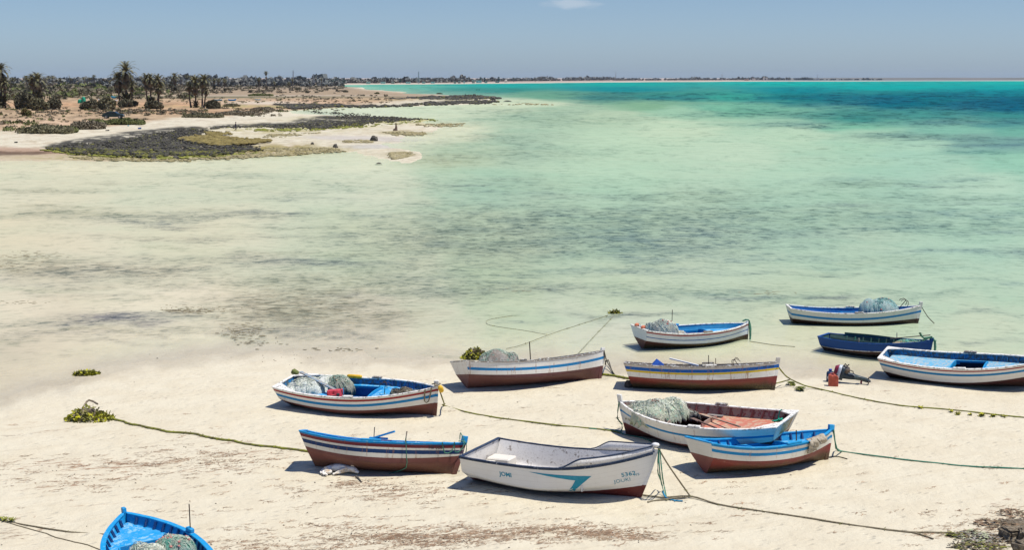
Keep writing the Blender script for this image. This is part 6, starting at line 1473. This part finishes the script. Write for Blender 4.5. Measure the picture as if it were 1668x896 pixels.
# near-horizontal scrub: many low clumps nobody could count
def scrub_cover():
    rnd=random.Random(41);C=[[],[],[]];Rd=[[],[],[]]
    def zone(x0,x1,y0,y1,n,hp,kinds):
        for _ in range(n):
            y=rnd.uniform(y0,y1);x=rnd.uniform(x0,x1);p=onground(x,y);sc=F_PX/p.length;h=hp*rnd.uniform(.4,1.2)/sc*(1.)
            k=rnd.choice(kinds);C[k].append((p.x,p.y,p.z+h*.35));Rd[k].append((h*rnd.uniform(.9,2.2),h*rnd.uniform(1,2),h*.6))
    zone(-250,560,146,152,260,3.5,(0,1,1));zone(-250,250,139,149,420,6,(0,1,2));zone(-250,190,140,152,360,9,(0,1,1,2));zone(190,300,140,147,90,5,(0,1));zone(-250,120,146,158,200,8,(0,1,2));zone(240,560,139,145,300,2.4,(0,1));zone(-250,100,147,163,170,9,(0,0,2));zone(90,330,150,161,130,5,(0,1,2));zone(-250,460,176,190,380,3.,(1,1,2,0));zone(-250,60,200,214,120,5,(1,2));zone(150,330,180,186,90,3.4,(1,0));zone(-200,250,190,200,100,3,(1,1,2));zone(380,560,176,182,70,2.6,(1,2));zone(450,640,155,168,150,2.,(1,1,0));zone(230,520,158,168,120,1.8,(2,0))
    for k,(m,nm) in enumerate(((sk_dark,'dark_scrub'),(sk_tan,'tan_scrub'),(sk_green,'green_scrub'))):
        n=len(C[k]);r=np.random.RandomState(k+5);cen=np.repeat(np.array(C[k]),34,0);rad=np.repeat(np.array(Rd[k]),34,0);N=len(cen)
        d=r.normal(size=(N,3));d/=np.linalg.norm(d,axis=1)[:,None];p=cen+d*rad*(r.rand(N)**.4)[:,None]
        a=r.normal(size=(N,3));a/=np.linalg.norm(a,axis=1)[:,None];b=np.cross(a,r.normal(size=(N,3)));b/=np.linalg.norm(b,axis=1)[:,None];s=rad[:,2:3]*.5*(.5+r.rand(N))[:,None]
        V=np.stack([p-a*s-b*s*.6,p-a*s+b*s*.6,p+a*s+b*s*.5,p+a*s-b*s*.5],1).reshape(-1,3)
        tag(tomesh(nm,V,np.arange(4*N).reshape(-1,4),m),kind='stuff')
scrub_cover()
# the far wood along the horizon
def far_wood():
    rnd=random.Random(55);cen=[];rad=[]
    m=leaf_mat('far_trees',(.16,.17,.16),(.20,.195,.17),None,.02)
    def zone(x0,x1,yb,ht,n,jit=1.,yj=.6):
        for _ in range(n):
            x=rnd.uniform(x0,x1);yy=yb(x)+rnd.uniform(-yj,yj*.3);p=G(x,max(yy,127.3),1.2 if yy<137 else .3);sc=F_PX/p.length;h=ht(x)/sc*rnd.uniform(.55,1.15)*(1.5 if rnd.random()<.06 else 1.)
            w=h*rnd.uniform(.4,.9)
            for q in range(3): cen.append((p.x+rnd.uniform(-w,w),p.y+rnd.uniform(-w,w),p.z+h*rnd.uniform(.35,.7)));rad.append((w*.8,w*.8,h*.38))
    cb=lambda x:float(np.interp(x,[-2500,600,700,800,1000,1200,1400,1700],[136.4,136,135.2,134,131.8,131,130.6,130.3]))
    zone(-900,560,lambda x:137.5,lambda x:9.,900);zone(-900,560,lambda x:140.5,lambda x:8.,500);zone(540,760,lambda x:cb(x)-.7,lambda x:6.2,300,1,.4);zone(760,1000,lambda x:cb(x)-1.3,lambda x:4.6,260,1,.3);zone(1000,1320,lambda x:cb(x)-.8,lambda x:3.4,230,1,.2);zone(1320,1440,lambda x:130.2,lambda x:2.2,60,1,.2);zone(-900,250,lambda x:144,lambda x:10.,260)
    r=np.random.RandomState(3);cen=np.repeat(np.array(cen),16,0);rad=np.repeat(np.array(rad),16,0);N=len(cen)
    d=r.normal(size=(N,3));d/=np.linalg.norm(d,axis=1)[:,None];p=cen+d*rad*(r.rand(N)**.4)[:,None];a=r.normal(size=(N,3));a/=np.linalg.norm(a,axis=1)[:,None];b=np.cross(a,r.normal(size=(N,3)));b/=np.linalg.norm(b,axis=1)[:,None];s=rad[:,2:3]*.55*(.5+r.rand(N))[:,None]
    V=np.stack([p-a*s-b*s,p-a*s+b*s,p+a*s+b*s,p+a*s-b*s],1).reshape(-1,3);tag(tomesh('distant_wood',V,np.arange(4*N).reshape(-1,4),m),kind='stuff')
    # solid understorey so that the wood has body: trunks and low bushes
far_wood()
# far hills closing the bay on the right
def hills():
    xs=np.linspace(1180,2600,200);V=[];Fc=[]
    for i,x in enumerate(xs):
        top=3.2*float(sstep(1180,1420,x))*(1+.25*(vnoise(np.array([x*.02]),np.array([1.]))[0]-.5))+.4
        for (py,k) in((130.2,0.),(129.0,.75),(128.2,1.),(127.6,.6)):
            p=G(x,py,0);sc=F_PX/p.length;V.append((p.x,p.y,1.4+top*k*2.2/1.0))
    for i in range(199):
        for k in range(3): a=i*4+k;Fc.append((a,a+4,a+5,a+1))
    o=mesh('hills',V,Fc,leaf_mat('far_hill',(.11,.12,.10),(.20,.17,.14),None,.004),None,True);tag(o,kind='structure')
hills()
# white and pink houses of the far town
wallm=[simple('far_wall_white',(.80,.70,.60),.8),simple('far_wall_pink',(.62,.36,.28),.8),simple('far_wall_cream',(.60,.52,.42),.8)];winm=simple('far_window',(.03,.035,.04),.4)
def house(label,px,py,w,h,k,dome=False):
    p=G(px,py+.1,1.6);sc=F_PX/p.length;W=w*1.25/sc;Hh=h*1.25/sc;root=empty('house',label,'house',Matrix.Translation(p),'small houses of the far town')
    MB().box((0,0,Hh/2),(W,W*.7,Hh)).build('wall',wallm[k],root);MB().box((0,0,Hh+.15),(W*1.03,W*.73,.35)).build('roof',wallm[0],root)
    n=max(2,int(W/3))
    for i in range(min(n,4)): MB().box(((i+.5)/min(n,4)*W-W/2,-W*.35-.02,Hh*.55),(W*.09,.1,Hh*.28)).build('window',winm,root)
    if dome: MB().blob((0,0,Hh+.2),(W*.32,W*.32,Hh*.45),1,.0).build('dome',wallm[0],root,True)
HS=[(741,135.6,3,2.2,1,'pinkish house at the left end of the far town'),(748,135.4,3.4,3,1,'steep pink house in the far town'),(756,135.3,1.6,2.6,0,'narrow white house in the far town'),(771,135.1,3.6,3.8,1,'tall pink and white house in the far town'),(780,134.8,7,3,0,'long pale house row by the far trees'),(792,134.8,3,1.6,2,'low cream house on the far shore'),(810,134.4,5,1.6,1,'low pink wall house on the far shore'),(824,133.9,4,2.6,0,'white domed house standing clear on the far sandy shore'),(624,136,6,2.4,0,'long white house left of the far channel'),(600,136.2,5,2.4,2,'cream house beside the far trees, left'),(640,136,4,2,1,'pink house beside the far trees'),(665,135.8,6,2.2,0,'pale house above the far turquoise channel'),(690,135.6,4,2,2,'cream house before the mast'),(705,135.5,5,2,0,'white house right of the mast'),(376,135.5,6,2.2,0,'white house seen over the left plain'),(1228,130.6,4,2.6,0,'white house group left of centre on the far right shore'),(1244,130.4,2,4,0,'tall white house on the far right shore'),(1249,130.4,1.6,3.6,0,'second tall white house on the far right shore'),(1216,130.7,5,1.6,1,'pink low house on the far right shore'),(1330,130.2,7,1.5,0,'long low white house further right on the far shore')]
for (x,y,w_,h_,k,l) in HS: house(l,x,y,w_,h_,k,'domed' in l)
# tall separate trees on the far skyline
def fartree(label,px,yb,h,w,seed,grp='taller trees on the far skyline'):
    p=G(px,yb,1.5);sc=F_PX/p.length;Hh=h/sc;W=w/sc;rnd=random.Random(seed);root=empty('tree',label,'tree',Matrix.Translation(p),grp)
    MB().tube([(0,0,0),(.2,0,Hh*.5)],[Hh*.03,Hh*.02],6).build('trunk',pb,root)
    cen=[(rnd.uniform(-.2,.2)*W,rnd.uniform(-.2,.2)*W,Hh*q) for q in(.4,.6,.8)];rad=[(W*.5,W*.5,Hh*.22)]*2+[(W*.35,W*.35,Hh*.2)]
    V,F_=leaves(260,cen,rad,Hh*.09,seed);tomesh('crown',V,F_,leaf_mat('far_trees',(.05,.06,.05),(.08,.09,.07),None,.02),root)
for i,(x,yb,h,w_,l) in enumerate([(783,135,10,4.5,'tallest rounded tree over the far town'),(789.5,135,9.5,2.6,'narrow tree right of the tallest one over the far town'),(812.5,134.4,9.5,3,'narrow tree above the far sandy shore'),(837,134,8,4,'rounded tree right of the white domed house'),(872,133.5,8,3.6,'dark tree standing out beyond the white domed house'),(652,136,9,3.4,'tree above the far channel, left of the mast'),(561,137.5,11,3,'skyline tree above the far plain point'),(547,137.5,10,3,'skyline tree left of the far plain point'),(1407,130.5,4,4,'dark small tree on the thin right shore'),(1432,130.5,3,2.6,'lone small dark tree near the right end of the shore')]): fartree(l,x,yb,h,w_,i+60)
def mast(label,px,yb,top):
    p=G(px,yb,1.5);sc=F_PX/p.length;h=(yb-top)/sc;root=empty('radio_mast',label,'mast',Matrix.Translation(p),'thin masts on the horizon');m=simple('mast_grey',(.32,.33,.36),.7);w=1.2
    mb=MB()
    for a in(90,210,330):
        c,s=math.cos(R(a))*w,math.sin(R(a))*w;mb.tube([(c,s,0),(c*.3,s*.3,h)],.16,4)
    mb.build('legs',m,root);mb=MB()
    for k in range(14):
        z0=h*k/14;z1=h*(k+1)/14;f0=1-.7*k/14;f1=1-.7*(k+1)/14
        for a in(90,210,330):
            b=a+120;mb.tube([(math.cos(R(a))*w*f0,math.sin(R(a))*w*f0,z0),(math.cos(R(b))*w*f1,math.sin(R(b))*w*f1,z1)],.10,3)
    mb.build('bracing',m,root)
for (x,yb,t,l) in((682,136,116.5,'tall thin mast on the horizon over the far channel'),(478,137.5,115,'tall thin mast on the horizon over the left plain'),(511,137.5,122,'short thin mast left of the thin lone palm'),(1003,131.5,117,'thin mast on the horizon right of centre'),(1176,130.8,120,'faint thin mast far right of centre'),(1331,130.4,121,'faint thin mast over the thin right shore')): mast(l,x,yb,t)
# reefs of countless rocks
def reef():
    r=random.Random(8);bm=bmesh.new();bmesh.ops.create_icosphere(bm,subdivisions=1,radius=1);bv=np.array([v.co[:] for v in bm.verts]);bf=np.array([[v.index for v in f.verts] for f in bm.faces]);bm.free()
    V=[];Fq=[];V2=[];F2=[];rs=np.random.RandomState(4)
    for P,n,s in zip(REEFS,(5600,4200,2200,900,300),(.34,.36,.6,.8,.3)):
        A=np.array(P);x0,x1,y0,y1=A[:,0].min()-8,A[:,0].max()+8,A[:,1].min()-2,A[:,1].max()+2;xs=rs.uniform(x0,x1,n*4);ys=rs.uniform(y0,y1,n*4)
        m=polymask(xs+(fbm(xs*.05,ys*.3,3)-.5)*30,ys+(fbm(xs*.04,ys*.2,8)-.5)*5,P,4.)*(.35+1.3*(fbm(xs*.06,ys*.35,12)>.47))
        k=rs.rand(len(xs))<m;xs=xs[k][:n];ys=ys[k][:n];yb=np.array([np.interp(x,A[:,0],A[:,1]) for x in xs])
        for x,y in zip(xs,ys):
            p=G(x,y,.33);sc=F_PX/p.length;h=rs.uniform(.3,1.25)*s*(1.0 if y>180 else 1.6);w=h*rs.uniform(.45,1.0)
            q=bv*(1+.35*(rs.rand(len(bv),1)-.5))*np.array([w,w*rs.uniform(.7,1.3),h*.38]);q[:,0]+=p.x;q[:,1]+=p.y;q[:,2]+=p.z-.05
            gr=rs.rand()<(.08 if y<np.interp(x,[100,250,420,560,690],[240,246,244,201,195]) else .5)
            (V2 if gr else V).append(q);(F2 if gr else Fq).append(bf+12*0)
    n=NT('reef_rock');g=n.geo();a=n.noise(g,.35,5,.7);b=n.noise(g,3.,5,.7);c=n.mix(n.mapr(a,.4,.6),(.032,.030,.025),(.085,.078,.062));c=n.mix(n.mapr(b,.55,.68,0,.7),c,(.26,.24,.19));n.princ(c,.9,.2,bump=b,bs=.8,bd=.1)
    for VV,nm,m in((V,'reef_rocks',n.m),(V2,'weedy_reef_rocks',simple('reef_weed',(.05,.052,.02),.9,(.20,.19,.04),scale=.3))):
        k=len(bv);F_=np.concatenate([bf+i*k for i in range(len(VV))]);tag(tomesh(nm,np.concatenate(VV),F_,m),kind='stuff')
reef()
def weed_flats():
    bm=bmesh.new();bmesh.ops.create_icosphere(bm,subdivisions=1,radius=1);bv=np.array([v.co[:] for v in bm.verts]);bf=np.array([[v.index for v in f.verts] for f in bm.faces]);bm.free();rs=np.random.RandomState(14)
    mats=[('brown_weed',simple('flat_brown_weed',(.15,.115,.035),.9,(.28,.22,.075),scale=.5)),('bright_weed',simple('flat_bright_weed',(.17,.18,.035),.9,(.33,.33,.07),scale=.4)),('olive_weed',simple('flat_olive_weed',(.24,.20,.09),.9,(.42,.36,.21),scale=.5))]
    Z=[(0,[(292,225),(320,220),(345,221),(400,225),(440,228),(410,232),(360,236),(316,231)],2600,.26,.33),(0,[(335,214),(372,215),(376,218),(340,219)],350,.2,.30),
       (1,[(70,243),(110,247.5),(180,252.5),(256,255.5),(330,253.5),(390,249.5),(420,247),(420,249),(380,252),(330,256),(256,258),(170,254.5),(100,249.5)],1000,.20,.12),
       (2,[(300,257),(420,247),(440,240),(540,241),(560,246),(470,252),(400,257),(300,260)],1300,.2,.06),(2,[(100,256),(256,259),(330,258),(300,262),(180,261)],350,.2,.05),
       (1,[(400,209),(470,210),(560,205.5),(640,199.5),(705,194),(710,196),(640,202),(560,208),(480,213),(410,212)],1400,.2,.15),
       (2,[(625,215),(690,215),(690,219),(640,219)],350,.22,.08),(2,[(636,249),(668,248),(672,252),(645,259),(636,256)],420,.2,.05),(2,[(680,202),(755,201.5),(750,204.5),(690,205)],220,.25,.05),
       (2,[(440,219),(520,216),(470,222),(430,223)],260,.2,.08),(2,[(560,229),(610,228),(606,231.5),(560,232)],200,.2,.06),(2,[(800,169.6),(880,169),(900,170.4),(830,171)],90,.4,.0)]
    VV=[[],[],[]]
    for k,P,n,h0,zz in Z:
        A=np.array(P,float);x0,x1,y0,y1=A[:,0].min()-10,A[:,0].max()+10,A[:,1].min()-1.5,A[:,1].max()+1.5;xs=rs.uniform(x0,x1,n*5);ys=rs.uniform(y0,y1,n*5)
        m=polymask(xs,ys+(fbm(xs*.04,ys*.2,8)-.5)*2,P,5.)*(.25+1.4*(fbm(xs*.05,ys*.5,17)>.48));kk=rs.rand(len(xs))<m;xs=xs[kk][:n];ys=ys[kk][:n]
        for x,y in zip(xs,ys):
            p=G(x,y,zz);h=rs.uniform(.3,1.2)*h0;w=h*rs.uniform(.8,2.2);q=bv*(1+.4*(rs.rand(len(bv),1)-.5))*np.array([w,w,h*.45]);q[:,0]+=p.x;q[:,1]+=p.y;q[:,2]+=p.z;VV[k].append(q)
    for k,(nm,m) in enumerate(mats):
        F_=np.concatenate([bf+i*len(bv) for i in range(len(VV[k]))]);tag(tomesh(nm,np.concatenate(VV[k]),F_,m),kind='stuff')
weed_flats()
# car, tent and small boats by the palms
def car():
    p=onground(185,192.3);root=empty('parked_car','dark car parked behind green scrub on the left shore','car',Matrix.Translation(p)@Matrix.Rotation(R(4),4,'Z'))
    s=1.12;pm=simple('car_paint',(.012,.035,.035),.35,(.02,.04,.04));
    prof=[(-2.2,.35),(-2.2,.85),(-2.05,.98),(-1.7,1.02),(-1.25,1.45),(.35,1.48),(1.05,1.02),(2.0,.9),(2.2,.7),(2.2,.35)]
    def ext(pr,w,nm,m):
        V=[(x*s,-w,z*s) for x,z in pr]+[(x*s,w,z*s) for x,z in pr];k=len(pr);F_=[tuple(range(k))[::-1],tuple(range(k,2*k))]+[(i,(i+1)%k,(i+1)%k+k,i+k) for i in range(k)];o=mesh(nm,V,F_,m,root);bevel(o,.06,2);return o
    ext(prof,.86,'body',pm)
    g=simple('car_glass',(.02,.03,.035),.1);
    for a,b,c,d in((-1.35,-.35,-.95,-.35),(-.25,.85,-.2,.35)):
        for sd in(-1,1): MB().add([(a*s,sd*.875,1.05*s),(b*s,sd*.875,1.05*s),(d*s,sd*.868,1.40*s),(c*s if c!=-.95 else -1.1*s,sd*.868,1.40*s)],[(0,1,2,3)]).build('side_window',g,root)
    MB().add([(1.0*s,-.75,1.06*s),(1.0*s,.75,1.06*s),(.42*s,.7,1.44*s),(.42*s,-.7,1.44*s)],[(0,1,2,3)]).build('windscreen',g,root,loc=(.05,0,.03))
    for x in(-1.4,1.4):
        for y in(-.8,.8):
            w=MB().lathe([(.30*s,-.1),(.34*s,-.08),(.34*s,.08),(.30*s,.1)],18,Matrix.Rotation(R(90),4,'X')).build('wheel',black_m,root,True,loc=(x*s,y,.34*s))
            MB().lathe([(.17*s,-.115),(.18*s,-.11),(.18*s,.11),(.17*s,.115)],12,Matrix.Rotation(R(90),4,'X')).build('rim',simple('rim_grey',(.4,.4,.4),.4),w)
    for y in(-.6,.6): MB().box((2.19*s,y,.75*s),(.06,.3,.14)).build('headlight',simple('headlight',(.7,.7,.7),.2),root)
car()
def tent():
    p=onground(135,167.5);root=empty('tent','green tarpaulin shelter in two humps on the orange bank','tent',Matrix.Translation(p));m=simple('tent_green',(.01,.22,.13),.7,(.015,.30,.18),scale=.6);sc=F_PX/p.length
    def hump(x,w,h,nm):
        V=[];Fc=[];N=8
        for j,y in enumerate((-1.2,-.9,.9,1.2)):
            for i in range(N+1):
                t=math.pi*i/N;k=.85 if j in(0,3) else 1;V.append((x+math.cos(t)*w/2*k,y,math.sin(t)**.7*h*k))
        for j in range(3):
            for i in range(N): a=j*(N+1)+i;Fc.append((a,a+1,a+N+2,a+N+1))
        Fc.append(tuple(range(N+1)));Fc.append(tuple(reversed(range(3*(N+1),4*(N+1)))));mesh(nm,V,Fc,m,root)
    hump(.3,5.4/sc*1.,10/sc,'canopy');hump(-4.6/sc,4.6/sc,6/sc,'side_canopy')
    MB().tube([(.3,-1.3,0),(.3,-1.3,10/sc)],.05,6).build('pole',pb,root)
tent()
def dinghy(label,px,py,wp,hp,col,grp='small beached craft on the left shore'):
    p=onground(px,py);sc=F_PX/p.length;L=wp/sc;Hh=hp/sc;root=empty('small_boat',label,'boat',Matrix.Translation(p),grp);V=[];Fc=[];N=14;Mm=7
    for i in range(N+1):
        t=i/N*2-1;b=L*.16*(1-abs(t)**2.4)+.02;z0=Hh*.25*t*t
        for j in range(Mm+1):
            a=math.pi*j/Mm;V.append((t*L/2*(1-.08*math.sin(a)),-math.cos(a)*b,z0+Hh*.8*(1-math.sin(a))+.03))
    for i in range(N):
        for j in range(Mm): a=i*(Mm+1)+j;Fc.append((a,a+Mm+1,a+Mm+2,a+1))
    o=mesh('hull',V,Fc,simple('dinghy_'+label[:6],col,.6),root,True);s=o.modifiers.new('s','SOLIDIFY');s.thickness=.05
    MB().box((0,0,Hh*.55),(.3,L*.28,.05)).build('thwart',white_p,root)
dinghy('light blue boat hull seen behind the dwarf palm on the orange bank',186,160,9,4,(.05,.36,.55))
dinghy('white boat hull behind the dwarf palm on the orange bank',186,166,11,3,(.65,.65,.68))
dinghy('white small craft left of the dwarf palm on the orange bank',164,165,8,3.4,(.6,.62,.64))
dinghy('pale blue boats on the spit right of the twin palm, left one',355,164,14,2.6,(.22,.42,.50))
dinghy('bright blue boat on the spit right of the twin palm',378,164,13,2.6,(.03,.28,.60))
dinghy('pale blue boat far right on the spit',420,163.5,9,2,(.25,.42,.5))
def tin(label,px,py,w,h,col,name='drum'):
    p=onground(px,py);sc=F_PX/p.length;W=w/sc;Hh=h/sc;o=MB().lathe([(Hh*.4,-W/2),(Hh*.5,-W/2+.05),(Hh*.5,-.1),(Hh*.46,0),(Hh*.5,.1),(Hh*.5,W/2-.05),(Hh*.4,W/2)],10,Matrix.Translation((0,0,Hh*.45))@Matrix.Rotation(R(84),4,'Y')).build(name,simple('tin_'+label[:9],col),None,True,loc=p);tag(o,label,'barrel','washed up drums on the left beach')
tin('navy blue drum lying on the left beach',227.5,210.5,5,2.6,(.02,.07,.25));tin('black drum lying on the left beach below the scrub',175,212.8,6,1.6,(.02,.02,.02));tin('brown drum lying on the left beach by the grey scrub',149,211.5,4.6,1.6,(.05,.03,.02));tin('small turquoise drum on the left beach below the green scrub',209,205.5,2.4,1.6,(.2,.5,.55));tin('dark drum lying on the wet edge of the left beach',26,230.5,5,2,(.03,.03,.03))
# bird-sized dark stone spots of the flats
rock('small dark stone in the far shallows left of the low black rock',548,240.8,.5,.35,40);rock('small stone by the far algae flat',509,235,.5,.35,41)
